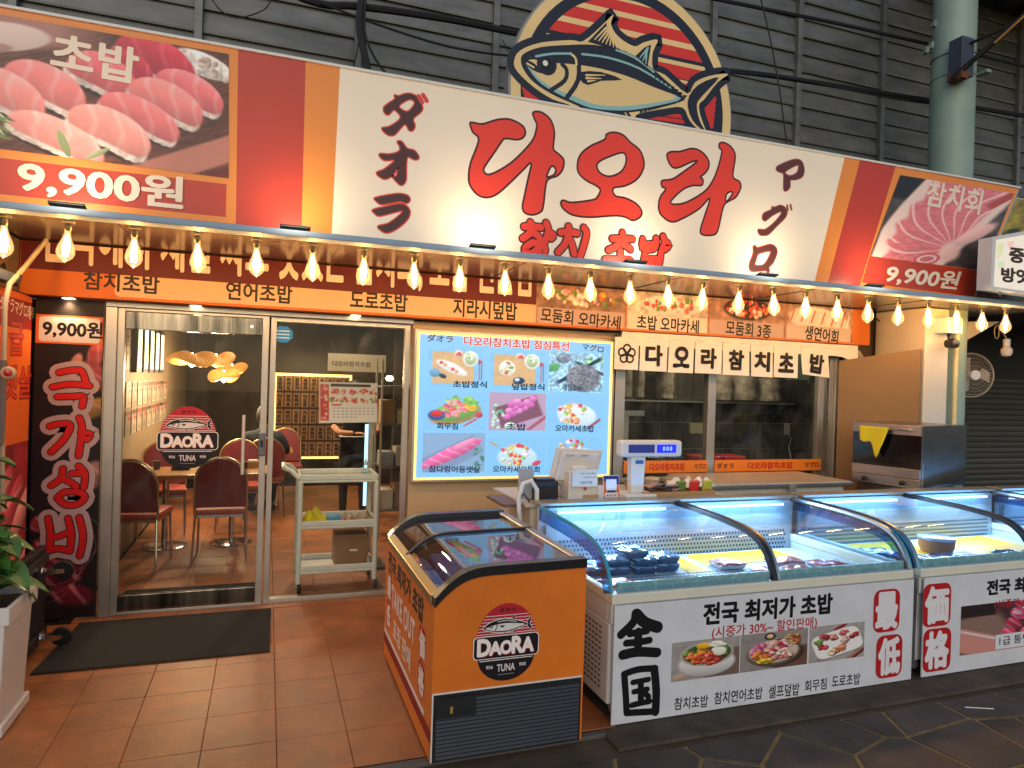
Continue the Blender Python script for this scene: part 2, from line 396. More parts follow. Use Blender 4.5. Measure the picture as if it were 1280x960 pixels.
class Cv:
    """a small painted photograph: x in [0,asp], y in [0,1] upwards"""
    def __init__(s, nx, ny, asp, base):
        s.nx, s.ny, s.asp = nx, ny, asp
        s.X, s.Y = np.meshgrid(np.linspace(0, asp, nx), np.linspace(0, 1, ny)); s.C = np.ones((ny, nx, 3))*hx(base)
        s.rs = np.random.RandomState(int(nx*7+ny*13+asp*100))
    def noise(s, sc, sx=1.0, sy=1.0, ang=0, octv=3):
        out = np.zeros_like(s.X); amp = 1; tot = 0; c, sn = math.cos(ang), math.sin(ang)
        x = (s.X*c+s.Y*sn)*sx; y = (-s.X*sn+s.Y*c)*sy
        for o in range(octv):
            g = s.rs.rand(64, 64); xx = x*sc*2**o+11; yy = y*sc*2**o+17
            i = np.floor(xx).astype(int); j = np.floor(yy).astype(int); fx = xx-i; fy = yy-j
            fx = fx*fx*(3-2*fx); fy = fy*fy*(3-2*fy); i %= 63; j %= 63
            v = (g[j, i]*(1-fx)+g[j, i+1]*fx)*(1-fy)+(g[j+1, i]*(1-fx)+g[j+1, i+1]*fx)*fy
            out += v*amp; tot += amp; amp *= .55
        return out/tot
    def blend(s, m, col):
        m = m[..., None]; s.C = s.C*(1-m)+col*m
    def grain(s, sc, amt, **k): s.C *= (1+amt*(s.noise(sc, **k)-.5)*2)[..., None]
    def loc(s, cx, cy, rx, ry, a):
        c, sn = math.cos(a), math.sin(a); dx, dy = s.X-cx, s.Y-cy
        return (dx*c+dy*sn)/rx, (-dx*sn+dy*c)/ry
    def ell(s, cx, cy, rx, ry, a, col, form=.22, soft=.12, stripe=0, scol=None, tex=.0):
        x, y = s.loc(cx, cy, rx, ry, a); r = np.sqrt(x*x+y*y); m = np.clip((1-r)/soft, 0, 1)
        base = np.ones_like(s.C)*hx(col)
        if stripe:
            t = np.sin(x*stripe+y*1.5+1.2*np.sin(y*2)); k = np.clip((t-.55)*3, 0, 1)[..., None]
            base = base*(1-k*.6)+hx(scol or 'f6b4b0')*k*.6
        sh = 1+form*(y*.8-.25*r*r); base = base*sh[..., None]
        if tex: base *= (1+tex*(s.noise(30)-.5)*2)[..., None]
        s.blend(m, base)
    def nigiri(s, cx, cy, rx, ry, a, col, scol):
        x, y = s.loc(cx, cy, rx, ry, a); yb = y+.42*x*x-.16
        def sup(yy, e1=2.7, e2=2.3): return np.clip((1-(np.abs(x)**e1+np.abs(yy)**e2))*5, 0, 1)
        s.blend(sup(yb+.55, 2.2, 2)*.75, np.ones_like(s.C)*hx('160a08'))
        rice = np.ones_like(s.C)*hx('e6d2c6')*(.72+.5*s.noise(26))[..., None]; s.blend(sup((yb+.42)*1.1+.10*(s.noise(22)-.5)+.02*np.sin(x*31+cx*9), 3, 2.2), rice)
        ph = x*10+yb*2.2+.8*np.sin(yb*3+cx*5); k = (np.clip((np.sin(ph)-.6)*2.2, 0, 1)*.42)[..., None]
        base = hx(col)*(1-k)+hx(scol)*k; base = base*(1.0+.20*yb-.16*np.clip(x-.3, 0, 1)+.10*(s.noise(14)-.5))[..., None]
        base = base+np.clip(yb-.35, 0, 1)[..., None]*.16*np.clip(s.noise(9)*2-.7, 0, 1)[..., None]
        s.blend(sup(yb), base)
    def rect(s, cx, cy, rx, ry, a, col, soft=.03, form=0):
        x, y = s.loc(cx, cy, rx, ry, a); m = np.clip((1-np.maximum(abs(x), abs(y)))/soft, 0, 1)
        s.blend(m, np.ones_like(s.C)*hx(col)*(1+form*x)[..., None])
    def scatter(s, n, cx, cy, rx, ry, cols, r0, r1, form=.3, el=.6):
        for k in range(n):
            a = s.rs.rand()*6.28; d = s.rs.rand()**.5; rr = r0+(r1-r0)*s.rs.rand()
            s.ell(cx+rx*d*math.cos(a), cy+ry*d*math.sin(a), rr, rr*(el+.4*s.rs.rand()), s.rs.rand()*3, cols[s.rs.randint(len(cols))], form, .3)
    def build(s, name, c4, m, parent=None, off=.0006, label=None):
        """c4: world corners bottom-left, bottom-right, top-right, top-left"""
        a, b, c, d = [np.array(q, float) for q in c4]; n = np.cross(b-a, d-a); n /= np.linalg.norm(n)
        U = (s.X/s.asp)[..., None]; V = s.Y[..., None]
        P = a*(1-U)*(1-V)+b*U*(1-V)+c*U*V+d*(1-U)*V+n*off-np.array(wloc(parent) if parent else (0, 0, 0))
        nx, ny = s.nx, s.ny; idx = np.arange(nx*ny).reshape(ny, nx)
        q = np.stack([idx[:-1, :-1], idx[:-1, 1:], idx[1:, 1:], idx[1:, :-1]], -1).reshape(-1, 4)
        me = bpy.data.meshes.new(name); me.vertices.add(nx*ny); me.vertices.foreach_set('co', P.reshape(-1).astype(np.float32))
        me.loops.add(q.size); me.loops.foreach_set('vertex_index', q.reshape(-1).astype(np.int32))
        me.polygons.add(len(q)); me.polygons.foreach_set('loop_start', np.arange(0, q.size, 4, dtype=np.int32))
        me.update(calc_edges=True); me.validate()
        ca = me.color_attributes.new('Col', 'FLOAT_COLOR', 'POINT'); col = np.ones((nx*ny, 4), np.float32); col[:, :3] = lin(s.C).reshape(-1, 3)
        ca.data.foreach_set('color', col.ravel()); me.materials.append(m)
        o = bpy.data.objects.new(name, me); COL.objects.link(o)
        if parent: o.parent = parent
        if label: o['label'] = label
        return o
def c4px(pts, y): return [at(u, v, y=y) for u, v in pts]
#=====PART2
# ================================================================== SETTING
FY = 5.34      # face of the shop front
GY = 5.42      # glazing plane

# --- ground: one sheet to the horizon, street flagstones, tiled forecourt
TERR = mat('terracotta_tile', 'ae6838', .42, var=.0, col2='8e5630', scale=6, rnd=.05, stain=.45, bump=.15, bscale=30)
GROUT = mat('tile_grout', '1e1610', 1.0, spec=.1, var=.3)
ASPH = mat('street_base', '5a4c38', .9, var=.5, scale=3, bump=.4)
STONE = mat('flagstone', '584e42', .6, col2='38322c', scale=4, rnd=.2, stain=.4, bump=.5, bscale=25)
CONC = mat('stained_concrete', '54493a', .85, col2='332a1e', scale=5, bump=.4)
struct(box('ground', ASPH, None, -60, -60, -.30, 80, 90, -.026))
ff = MB().box(-3.2, 3.03, -.024, 1.62, GY-.06, -.004).build('forecourt', GROUT); struct(ff)
ff2 = MB().box(-1.25, GY-.06, -.024, 3.0, 12.2, -.004).build('shop_floor', GROUT); struct(ff2)
tm = MB().box(-.1592, -.1592, -.004, .1592, .1592, .004)
tme = tm.mesh('floor_tile'); tme.materials.append(TERR)
def tile_at(par, x, y, first=[0]):
    o = bpy.data.objects.new('floor_tile', tme); COL.objects.link(o); o.parent = par
    o.location = (x, y, -.004+random.uniform(-.0008, .0008)); md = o.modifiers.new('b', 'BEVEL'); md.width = .002; md.segments = 1
for i in range(-9, 5):
    for j in range(7):
        if .0846+.32*i+.16 < 1.62: tile_at(ff, .0846+.32*i+.16, 3.19+.32*j)
for i in range(-4, 9):
    for j in range(18):
        tile_at(ff2, .0846+.32*i+.16, 3.19+.32*(j+7)+.01)
struct(box('forecourt_kerb', mat('kerb_stone', '5b5852', .75, var=.3), None, -3.2, 2.985, -.026, 1.62, 3.026, -.004, bev=.004))
# concrete strip the fridges stand on
struct(box('fridge_plinth', CONC, None, 1.6, 2.84, -.026, 14, 5.33, -.003, bev=.01))
# flagstones (irregular) in the street
st = struct(MB().box(-3, -1.0, -.0262, 12, 2.80, -.0222).build('street_paving', mat('sandy_joint', '98804e', .9, col2='6e5a38', scale=10, bump=.5)))
seeds = []
rr = random.Random(5)
for i in range(-6, 28):
    for j in range(-1, 8):
        seeds.append((i*.40+rr.uniform(-.17, .17)+(j % 2)*.2, .25+j*.36+rr.uniform(-.14, .14)))
def clip(poly, a, b, c):
    out = []
    for k in range(len(poly)):
        p, q = poly[k], poly[(k+1) % len(poly)]; dp = a*p[0]+b*p[1]-c; dq = a*q[0]+b*q[1]-c
        if dp <= 0: out.append(p)
        if dp*dq < 0: t = dp/(dp-dq); out.append((p[0]+(q[0]-p[0])*t, p[1]+(q[1]-p[1])*t))
    return out
for sx, sy in seeds:
    if sx < -1.4 or sx > 10 or sy > 2.9: continue
    poly = [(sx-.8, sy-.8), (sx+.8, sy-.8), (sx+.8, sy+.8), (sx-.8, sy+.8)]
    for tx, ty in seeds:
        if (tx, ty) == (sx, sy) or abs(tx-sx) > 1.5 or abs(ty-sy) > 1.5: continue
        a, b = tx-sx, ty-sy; L = math.hypot(a, b); a /= L; b /= L
        poly = clip(poly, a, b, a*(sx+tx)/2+b*(sy+ty)/2-.011)
        if len(poly) < 3: break
    poly = clip(poly, 0, 1, 2.79) if len(poly) >= 3 else []
    if len(poly) < 3: continue
    z = -.0215+rr.uniform(0, .003)
    MB().prism([(x, y, -.024) for x, y in poly], (0, 0, z+.024+.004)).build('flagstone', STONE, st, bev=.004)

# --- arcade wall of grey metal slats above and behind the sign
aw = thing('arcade_wall', 'tall grey wall of lapped metal slats behind and above the shop sign', 'wall', (0, 6.1, 0))
METG = mat('grey_sheet_metal', '747570', .45, .3, col2='585a56', scale=2.5, rnd=.12, bump=.05, bscale=12, stretch=(1, 1, 3))
box('backing', mat('dark_void', '141414', .9), aw, -9, 6.14, 2.75, 16, 6.3, 7.2)
seam = [-4.4, -3.1, -1.85, -.6, .65, 1.89, 3.12, 4.25, 5.35, 6.55, 7.66, 8.8, 10, 11.2]
slm = {}
for a, b in zip(seam, seam[1:]):
    w = round(b-a-.05, 3)
    if w not in slm:
        slm[w] = MB().prism([(-w/2, -.020, -.005), (-w/2, -.024, .012), (-w/2, .006, .2), (-w/2, .02, .2), (-w/2, .02, -.005)], (w, 0, 0)).mesh('wall_slat')
        slm[w].materials.append(METG)
    for k in range(21):
        o = bpy.data.objects.new('wall_slat', slm[w]); COL.objects.link(o); o.parent = aw
        o.location = ((a+b)/2, -.01, 2.9+.192*k); o.rotation_euler = (R(random.uniform(-1.2, 1.2)), 0, 0)
for x in seam:
    box('seam_post', METG, aw, x-.03, 6.02, 2.85, x+.03, 6.11, 7.0, bev=.004)
# pitched roof edge far right above the slats
rf = thing('arcade_roof', 'dark ribbed arcade roof edge high above the green post', 'roof', (7.7, 5, 6.6))
box('roof_sheet', mat('roof_sheet_metal', '55564c', .6, var=.3), rf, 7.0, 3.2, 6.52, 12.5, 6.3, 6.56)
for k in range(14):
    box('roof_rib', mat('roof_rib_metal', '2c2c28', .6), rf, 7.1+.38*k, 3.2, 6.48, 7.14+.38*k, 6.0, 6.52)

# --- awning: soffit box carrying the sign
ab = thing('awning', 'shallow box awning with beige underside carrying the long sign', 'awning', (0, 4.8, 2.54))
SOFF = mat('soffit_board', '6c6862', .24, .4, var=.12, scale=1.5, coat=.5)
LEDGE = mat('blue_grey_ledge', '8fa6ba', .5, var=.15)
box('soffit_panel', SOFF, ab, -3.5, 4.30, 2.525, 6.9, 5.33, 2.56, bev=.003)
box('front_ledge', LEDGE, ab, -3.5, 4.17, 2.503, 6.9, 4.295, 2.540, bev=.005)
for x in (-2.1, -.85, .4, 1.65, 2.9, 4.15, 5.4):
    box('soffit_batten', SOFF, ab, x, 4.31, 2.519, x+.03, 5.32, 2.5245)
box('back_panel', mat('awning_back', '3a3a3a', .8), ab, -3.5, 4.37, 2.565, 6.9, 4.40, 3.5)

# --- facade pieces (structure)
BEIGE = mat('beige_cladding', 'b59a72', .5, var=.1, scale=3)
struct(box('facade_wall_upper', DARKW, None, -3.5, GY+.041, 2.169, 6.0, 5.519, 2.9))
struct(box('facade_wall_left', DARKW, None, -3.5, GY, -.02, -1.46, 5.7, 2.16))
struct(box('menu_wall', BEIGE, None, 1.07, 5.375, -.003, 2.86, 5.50, 2.155))
struct(box('kitchen_wall_lower', BEIGE, None, 2.86, 5.375, -.003, 5.30, 5.50, .83))
# base trim
box('skirting', STEEL, None, 1.07, 5.365, .0, 2.86, 5.374, .09)['kind'] = 'structure'

# --- interior shell
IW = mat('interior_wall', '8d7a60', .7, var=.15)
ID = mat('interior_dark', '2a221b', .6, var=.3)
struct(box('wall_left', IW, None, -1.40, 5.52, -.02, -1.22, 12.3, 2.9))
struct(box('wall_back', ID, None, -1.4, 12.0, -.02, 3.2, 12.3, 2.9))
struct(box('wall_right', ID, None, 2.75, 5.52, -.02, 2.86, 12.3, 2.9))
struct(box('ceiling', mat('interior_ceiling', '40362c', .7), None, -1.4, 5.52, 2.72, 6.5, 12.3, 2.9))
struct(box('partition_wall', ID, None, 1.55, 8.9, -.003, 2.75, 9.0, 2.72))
# kitchen shell
KT = mat('kitchen_tile', '524e48', .22, var=.3, rnd=.25)
kw_ = struct(box('kitchen_back_wall', mat('kitchen_grout', '8c867c', .8), None, 2.86, 6.7, .0, 6.5, 6.8, 2.72))
struct(box('kitchen_wall_right', ID, None, 6.36, 5.53, .0, 6.5, 6.7, 2.72))
struct(box('kitchen_floor', ID, None, 2.86, 5.5, -.02, 6.36, 6.7, 0))
ktm = MB().box(-.0475, -.008, -.145, .0475, 0, .145).mesh('wall_tile'); ktm.materials.append(KT)
for i in range(34):
    for j in range(5):
        o = bpy.data.objects.new('wall_tile', ktm); COL.objects.link(o); o.parent = kw_
        o.location = (2.92+.1*i, 6.699, .85+.3*j)

# --- fascia band under the awning
fb = thing('fascia_board', 'red and orange fascia board with menu names above the shop windows', 'signboard', (0, 5.3, 2.16))
box('fascia_panel', mat('fascia_body', 'cf6f26', .45), fb, -1.52, 5.22, 2.17, 5.60, 5.40, 2.515, bev=.003)
pr = Print((0, 5.22, 0))
ZB, ZM, ZT = 2.185, 2.335, 2.52
pr.rect(-1.515, 2.174, 5.595, 2.513, 'cc6a22')
pr.rect(-1.515, ZM, 2.06, 2.513, '5a0f18')
x_l = -.98
pr.rect(x_l, ZB+.005, 2.06, ZM, 'dcb086', r=.03); pr.rect(.0, ZB+.005, 2.06, ZM, 'dcb086')
pr.flush('fascia_print', P_MATTE, fb)
pr.top = 2.512; pr.tpx('전국에서 제일 싸고 맛있는 참치회, 초밥 전문점', (52, 292), (664, 343), 66, 'e9d3bd', .035, out='3c080c', ow=.02); pr.flush('lettering', P_MATTE, fb); pr.top = None
for t, a, b in (('참치초밥', (105, 350), (199, 357)), ('연어초밥', (283, 363), (365, 369)), ('도로초밥', (438, 374), (509, 379)), ('지라시덮밥', (567, 384), (646, 390))):
    pr.tpx(t, a, b, 22, '1c1410', .028); pr.flush('lettering', P_MATTE, fb)
pics = []
xs = [at(u, 390, y=5.22)[0] for u in (669, 783, 885, 982, 1066)]
for k in range(4): pics.append((xs[k], xs[k+1]))
fbp = []
for k, (a, b) in enumerate(pics):
    asp = (b-a-.01)/.33
    cv = Cv(110, 50, asp, ('8a6a58', 'c9b8a4', '9b7462', 'a88878')[k]); cv.grain(7, .35)
    if k == 0: cv.scatter(60, asp*.5, .72, asp*.42, .2, ['d8702a', 'e8e0d0', 'c02c30', 'e8a0a0', 'e8b040', '6c8a3c', 'f2c8c0'], .05, .12)
    if k == 1: cv.ell(asp*.55, .68, asp*.4, .28, 0, 'e0dcd4', .1); cv.scatter(46, asp*.55, .72, asp*.34, .2, ['d86a50', '7a9a44', 'f0e0d8', 'e0524c', 'f0a890'], .05, .1)
    if k == 2: cv.ell(asp*.5, .75, asp*.33, .33, 0, '2a2422', .1); cv.scatter(50, asp*.5, .76, asp*.27, .22, ['d84a30', 'e07838', 'a83038', 'e8b8a8', 'f0d8c8'], .06, .11)
    if k == 3:
        cv.ell(asp*.5, .55, asp*.48, .42, -.1, 'd8d4cc', .1)
        for j in range(12): cv.rect(asp*(.1+.075*j), .72-.012*j, .035, .22, -.35, ('e8745c', 'f6d8cc')[j % 2], .2, .2)
        cv.rect(asp*.93, .1, .2, .25, .4, '26221f')
    cv.rect(asp*.5, .2, asp*.5, .21, 0, ('b89a8c', 'd8c8b8', 'b4988c', 'c2aca0')[k], .05)
    o = cv.build('food_picture', [(a+.005, 5.22, ZB+.004), (b-.005, 5.22, ZB+.004), (b-.005, 5.22, 2.515), (a+.005, 5.22, 2.515)], P_MATTE, fb, .004); fbp.append(o)
pr = Print((0, 5.22, 0), lift=.006)
for t, a, b in (('모둠회 오마카세', (676, 393), (775, 404)), ('초밥 오마카세', (796, 402), (873, 409)), ('모둠회 3종', (907, 409), (963, 415)), ('생연어회', (1006, 415), (1047, 422))):
    pr.tpx(t, a, b, 17, '17110e', .022); pr.flush('lettering', P_MATTE, fb)
# downlights in the underside of the fascia
WARM = (1.0, .68, .36); WARMW = (1.0, .80, .55)
for k, (u, v) in enumerate(((88, 373), (246, 383), (440, 397))):
    x = at(u, v, z=2.17)[0]
    dl = thing('downlight', ('small round downlight in the fascia above the price banner', 'small round downlight in the fascia above the glass door', 'small round downlight in the fascia near the shop window corner')[k], 'downlight', (x, 5.33, 2.17), 'downlights under the fascia')
    MB().lathe([(.045, 2.166), (.045, 2.172)], (x, 5.31, 0), 20).build('trim_ring', WHITEP, dl)
    MB().lathe([(.036, 2.163), (.036, 2.1655)], (x, 5.31, 0), 20).build('lens', emis('downlight_lens', 'ffdfae', 14), dl)
    lamp('SPOT', 'downlight_lamp', dl, (x, 5.31, 2.15), 13, WARM, .03, (0, 0, 0), spot_size=R(130), spot_blend=.8)
#=====PART3
# ================================================================== MAIN SIGN
SY = 4.30
sg = thing('shop_sign', 'long white orange and red tuna shop sign with big red Korean letters', 'sign', (0, 4.33, 2.57))
ZS0, ZS1 = 2.566, 3.575
MB().prism([(-3.4, SY, ZS0), (5.80, SY, ZS0), (6.30, SY, ZS1), (-3.4, SY, ZS1)], (0, .07, 0)).build('sign_box', mat('sign_box_body', 'c9c2b6', .5), sg)
MB().prism([(-3.4, SY-.012, ZS1), (6.31, SY-.012, ZS1), (6.31, SY-.012, ZS1+.014), (-3.4, SY-.012, ZS1+.014)], (0, .09, 0)).build('top_trim', WHITEP, sg)
pr = Print((0, SY, 0))
def sl(xt, xb, xt2, xb2, col): pr._add([(xb, ZS0), (xb2, ZS0), (xt2, ZS1), (xt, ZS1)], [(0, 1, 2, 3)], col)
OR_, RD_, WH_ = 'e88a34', 'bc3a24', 'f4e4cc'
sl(-3.39, -3.39, 6.29, 5.79, OR_)
sl(.36, .34, 4.29, 4.03, WH_)
sl(-.215, -.20, .16, .165, RD_)
sl(4.45, 4.16, 4.83, 4.49, RD_)
# price strips
pr._add([(-3.39, 2.60), (-.255, 2.60), (-.255, 2.79), (-3.39, 2.79)], [(0, 1, 2, 3)], RD_)
q = [pr.px(*p) for p in ((1077, 353), (1217, 371), (1228, 339), (1087, 320))]; pr._add(q, [(0, 1, 2, 3)], RD_)
def z_(x0, y0, s): return lambda *p: [(x0+a/s, y0+b/s) for a, b in p]
def traced(out, holes, fill, edge, w, sm=4):
    pr.poly(out, fill, holes, px=True, sm=sm)
    for r in [out]+list(holes): pr.ribbon(r, w, edge, True, px=True, sm=sm)
A = z_(570, 120, 6.0)
LR, LE = 'e43c26', '4a1410'
traced(A((105,205),(130,200),(200,210),(300,180),(380,172),(440,188),(500,225),(520,270),(505,310),(460,328),(370,320),(340,345),(290,420),(215,530),(210,565),(235,588),(290,575),(400,510),(500,420),(575,330),(600,260),(605,210),(585,165),(577,125),(620,117),(670,140),(715,190),(738,280),(730,395),(770,435),(808,480),(800,550),(760,598),(700,620),(675,660),(655,820),(635,870),(570,892),(515,875),(498,830),(515,740),(540,620),(564,502),(500,558),(380,675),(300,740),(230,762),(160,740),(105,670),(95,600),(110,500),(170,330),(125,270)),
       [A((715,527),(748,550),(735,590),(695,607),(680,600))], LR, LE, .0135)
B = z_(700, 150, 5.333)
traced(B((297,130),(310,95),(360,82),(420,100),(470,150),(530,200),(560,280),(545,350),(500,405),(430,440),(355,455),(368,505),(440,522),(510,560),(545,610),(530,650),(483,670),(440,650),(370,638),(200,648),(90,635),(30,600),(5,560),(20,535),(80,550),(220,532),(250,510),(268,468),(240,438),(170,400),(120,345),(120,270),(150,215),(210,170)),
       [B((415,218),(440,245),(435,300),(400,350),(330,376),(270,355),(245,310),(265,275),(340,240))], LR, LE, .0135)
traced(B((712,235),(740,212),(800,210),(880,190),(940,210),(985,260),(992,310),(970,350),(935,382),(952,395),(945,435),(880,438),(810,470),(735,550),(800,560),(880,530),(970,470),(1020,400),(1055,310),(1078,210),(1060,185),(1065,155),(1095,152),(1140,180),(1168,240),(1152,375),(1195,410),(1205,450),(1170,515),(1110,550),(1085,590),(1050,740),(1010,768),(950,765),(935,735),(960,650),(998,522),(930,590),(830,650),(750,680),(690,650),(658,600),(665,520),(705,460),(680,445),(680,405),(750,393),(830,340),(912,278),(880,278),(780,320),(735,300)),
       [B((1135,478),(1150,490),(1115,540),(1103,535),(1110,495))], LR, LE, .0135)
K = z_(450, 100, 4.8); KD, KR = '48211a', 'd84030'
def kata(o, h=()):
    for r in [o]+list(h): pr.ribbon(r, .016, KR, True, px=True, sm=4)
    pr.poly(o, KD, h, px=True, sm=4)
kata(K((145,165),(175,140),(210,115),(208,92),(232,98),(290,82),(345,105),(372,160),(365,190),(318,232),(328,275),(315,302),(295,300),(268,265),(210,325),(180,332),(155,320),(133,290),(180,280),(245,228),(205,178),(170,208),(148,195)), [K((232,158),(295,115),(330,140),(285,192))])
for a, b in (((352,98),(372,134)), ((378,90),(400,126))): pr.stroke(K(a, b), .028, KR, px=True); 
kata(K((225,372),(250,372),(282,412),(325,425),(352,465),(330,478),(284,462),(276,530),(274,600),(252,630),(228,618),(192,575),(218,578),(232,520),(200,565),(165,590),(135,590),(100,558),(150,535),(215,478),(165,482),(135,475),(118,445),(180,447),(235,430),(240,400)))
kata(K((92,708),(180,690),(240,684),(285,695),(298,720),(280,738),(240,728),(170,740),(125,745),(98,725)))
kata(K((78,780),(150,762),(235,745),(275,755),(298,790),(280,840),(215,895),(160,916),(125,900),(110,878),(170,862),(235,815),(258,782),(180,800),(115,815),(90,800)))
K = z_(920, 180, 5.333); KR = 'a04434'; KD = '5a2c24'
kata(K((272,155),(330,125),(395,105),(435,118),(452,170),(440,215),(400,235),(360,240),(358,285),(335,310),(318,300),(318,205),(300,188),(275,178)), [K((325,185),(400,140),(418,150),(405,195),(355,215))])
kata(K((178,480),(190,462),(235,440),(240,420),(255,425),(300,412),(335,440),(328,485),(270,545),(215,600),(175,608),(155,600),(148,572),(195,572),(255,525),(300,470),(295,448),(240,475),(195,510),(178,500)))
for a, b in (((340,412),(344,440)), ((362,408),(368,436))): pr.stroke(K(a, b), .02, KR, px=True)
kata(K((115,685),(130,682),(140,695),(225,672),(262,690),(270,725),(245,790),(218,820),(220,845),(210,855),(195,842),(110,848),(90,830),(92,790),(115,730)), [K((150,730),(225,712),(228,735),(185,805),(125,808),(130,775))])
E_ = z_(640, 265, 6.4)
st_ = [[(145,85),(155,115)],[(95,118),(160,118),(230,125)],[(160,130),(130,180),(85,212)],[(145,165),(190,180),(220,212)],[(270,90),(288,150),(262,235)],[(285,165),(330,185),(312,210)],
       [(165,245),(115,275),(100,310),(140,335),(190,310),(220,270)],[(180,250),(240,265),(262,300),(245,335),(195,310)],
       [(450,118),(455,145)],[(385,165),(450,160),(518,172)],[(448,180),(420,260),(365,322)],[(455,210),(480,270),(492,335)],[(572,128),(592,170),(570,270),(535,375)],
       [(880,168),(885,200)],[(800,215),(880,215),(960,218)],[(880,225),(840,270),(770,305)],[(870,255),(910,270),(945,300)],[(865,318),(860,370)],[(742,380),(840,382),(940,385)],
       [(1042,220),(1040,290),(1090,300),(1140,285),(1148,215)],[(1060,262),(1110,260),(1140,255)],[(1203,198),(1215,245),(1190,318)],[(1218,240),(1252,265),(1215,300)],[(1058,345),(1052,420),(1120,430),(1170,425),(1185,335)],[(1070,382),(1165,380)]]
for s_ in st_: pr.stroke(E_(*s_), .064, LE, px=True)
for s_ in st_: pr.stroke(E_(*s_), .045, LR, px=True)
# photo strip lettering
pr.build('sign_print', P_SIGN, sg)
# the two printed food photographs
def sushi(cv):
    a = cv.asp
    cv.C[:] = hx('5c3428'); w = cv.noise(9, sx=1, sy=7, ang=.45); cv.C *= (.65+.8*w)[..., None]
    cv.rect(.05*a, .92, .5*a, .22, .15, 'b0776a', .4); cv.ell(.13*a, .83, .22*a, .12, .15, 'e2c6ba', .1); cv.ell(.02*a, .7, .2*a, .06, .2, 'b08478', .1)
    cv.ell(.9*a, .88, .13*a, .1, -.3, 'e8dcd2', .2, tex=.3); cv.scatter(14, .92*a, .84, .1*a, .08, ['efe4da', 'd8c4b4', 'c4a898'], .02, .05)
    cv.rect(.85*a, .1, .4*a, .11, .47, 'c07a68', .2)
    for k in range(4): cv.rect((.93+.03*k)*a, .02+.01*k, .3*a, .008, .47, '6a2018', .3)
    N = [(.72, .86, .17, .15, 'c83448', 'e8687a'), (.60, .73, .12, .15, 'b82e40', 'e06a78'), (.52, .68, .14, .14, 'e86a70', 'fab0ac'), (.85, .66, .15, .12, 'f07678', 'fcbab4'),
         (.76, .55, .16, .13, 'fa8a84', 'ffccc2'), (.32, .53, .16, .14, 'f68682', 'ffc6be'), (.17, .44, .17, .14, 'fa948c', 'ffd0c6'), (.66, .40, .17, .12, 'f07c7c', 'ffc2ba'),
         (.55, .26, .17, .14, 'ffa296', 'ffd8cc'), (.36, .15, .19, .12, 'ffa096', 'ffd8cc')]
    for x, y, rx, ry, c, sc in N:
        cv.nigiri(x*a, y, rx*a*.98, ry*.98, -.40, c, sc)
    for k in range(34): cv.ell(.03*a+cv.rs.rand()*.16*a, .07+cv.rs.rand()*.2-.0, .07, .012, -.9+cv.rs.rand()*1.4-.2, ['6f8a4c', 'a8b480', '48602e', 'cfd4a8'][cv.rs.randint(4)], .2, .5)
    cv.ell(.38*a, .10, .03, .11, .35, '8a9a66', .2); cv.ell(.5*a, .06, .1, .02, .6, '98a478', .2)
cv = Cv(330, 210, 1.78, '5c3428'); sushi(cv)
P1 = c4px([(-62, 178), (286, 223), (286, 68), (-62, 8)], SY)
cv.build('sushi_photograph', P1, P_SIGN, sg, .004)
def tuna(cv):
    a = cv.asp; cv.C[:] = hx('4a423e'); cv.grain(14, .35)
    cv.rect(.05*a, .9, .16*a, .2, 0, '221c1a', .2)
    X, Y = cv.X/a, cv.Y
    # body of the steak: light rim then pink flesh fanning out from the lower right
    left = X-.20*np.clip((Y-.30)/.70, 0, 1)**1.3-.0; rgt = (.66+.42*Y)-X
    cv.blend(np.clip(left*40, 0, 1)*np.clip(rgt*22, 0, 1), hx('f2d2c4')*np.ones_like(cv.C))
    cx, cy = .66, .20; dx, dy = (X-cx)*1.15, (Y-cy); r = np.hypot(dx, dy); th = np.arctan2(dy, dx)
    t = th*3.6+r*1.6+.30*np.sin(r*8+1); st = np.clip((np.abs((t % 1)-.5)-.37)*10, 0, 1)
    fl = hx('e27a7c')*(.84+.32*cv.noise(26, sy=3))[..., None]; base = fl*(1-st[..., None])+hx('fcc8c0')*st[..., None]
    cv.blend(np.clip((left-.07-.05*np.sin(th*9)**2)*26, 0, 1)*np.clip((rgt-.09)*18, 0, 1)*np.clip((r-.07)*14, 0, 1), base)
    cv.ell(.80*a, .42, .26*a, .085, .80, 'f4bcb2', .15, .3); cv.ell(.64*a, .15, .12*a, .12, .9, 'f4c4b8', .1, .4)
    for k in range(3): cv.ell(.47*a, .05, .12*a-.03*k, .07-.018*k, .35, ('d85a68', 'f4ccc0', 'd86a72')[k], 0, .1)
    cv.rect(.93*a, .90, .18*a, .045, .85, 'b84a42', .3)
cv = Cv(190, 180, 1.05, '4a423e'); tuna(cv)
cv.build('tuna_photograph', c4px([(1087, 320), (1228, 338), (1267, 242), (1125, 219)], SY), P_SIGN, sg, .004)
pr = Print((0, SY, 0), lift=.007)
CW = 'f2dcc2'
for a_ in (('초밥', (66, 63), (172, 84), 44, CW, .03, 0), ('9,900원', (24, 220), (228, 243), 42, CW, .03, 0), ('참치회', (1158, 241), (1228, 254), 31, CW, .022, .2), ('9,900원', (1108, 342), (1200, 352), 24, CW, .028, .25)):
    pr.tpx(*a_[:6], shear=a_[6]); pr.flush('lettering', P_SIGN, sg)

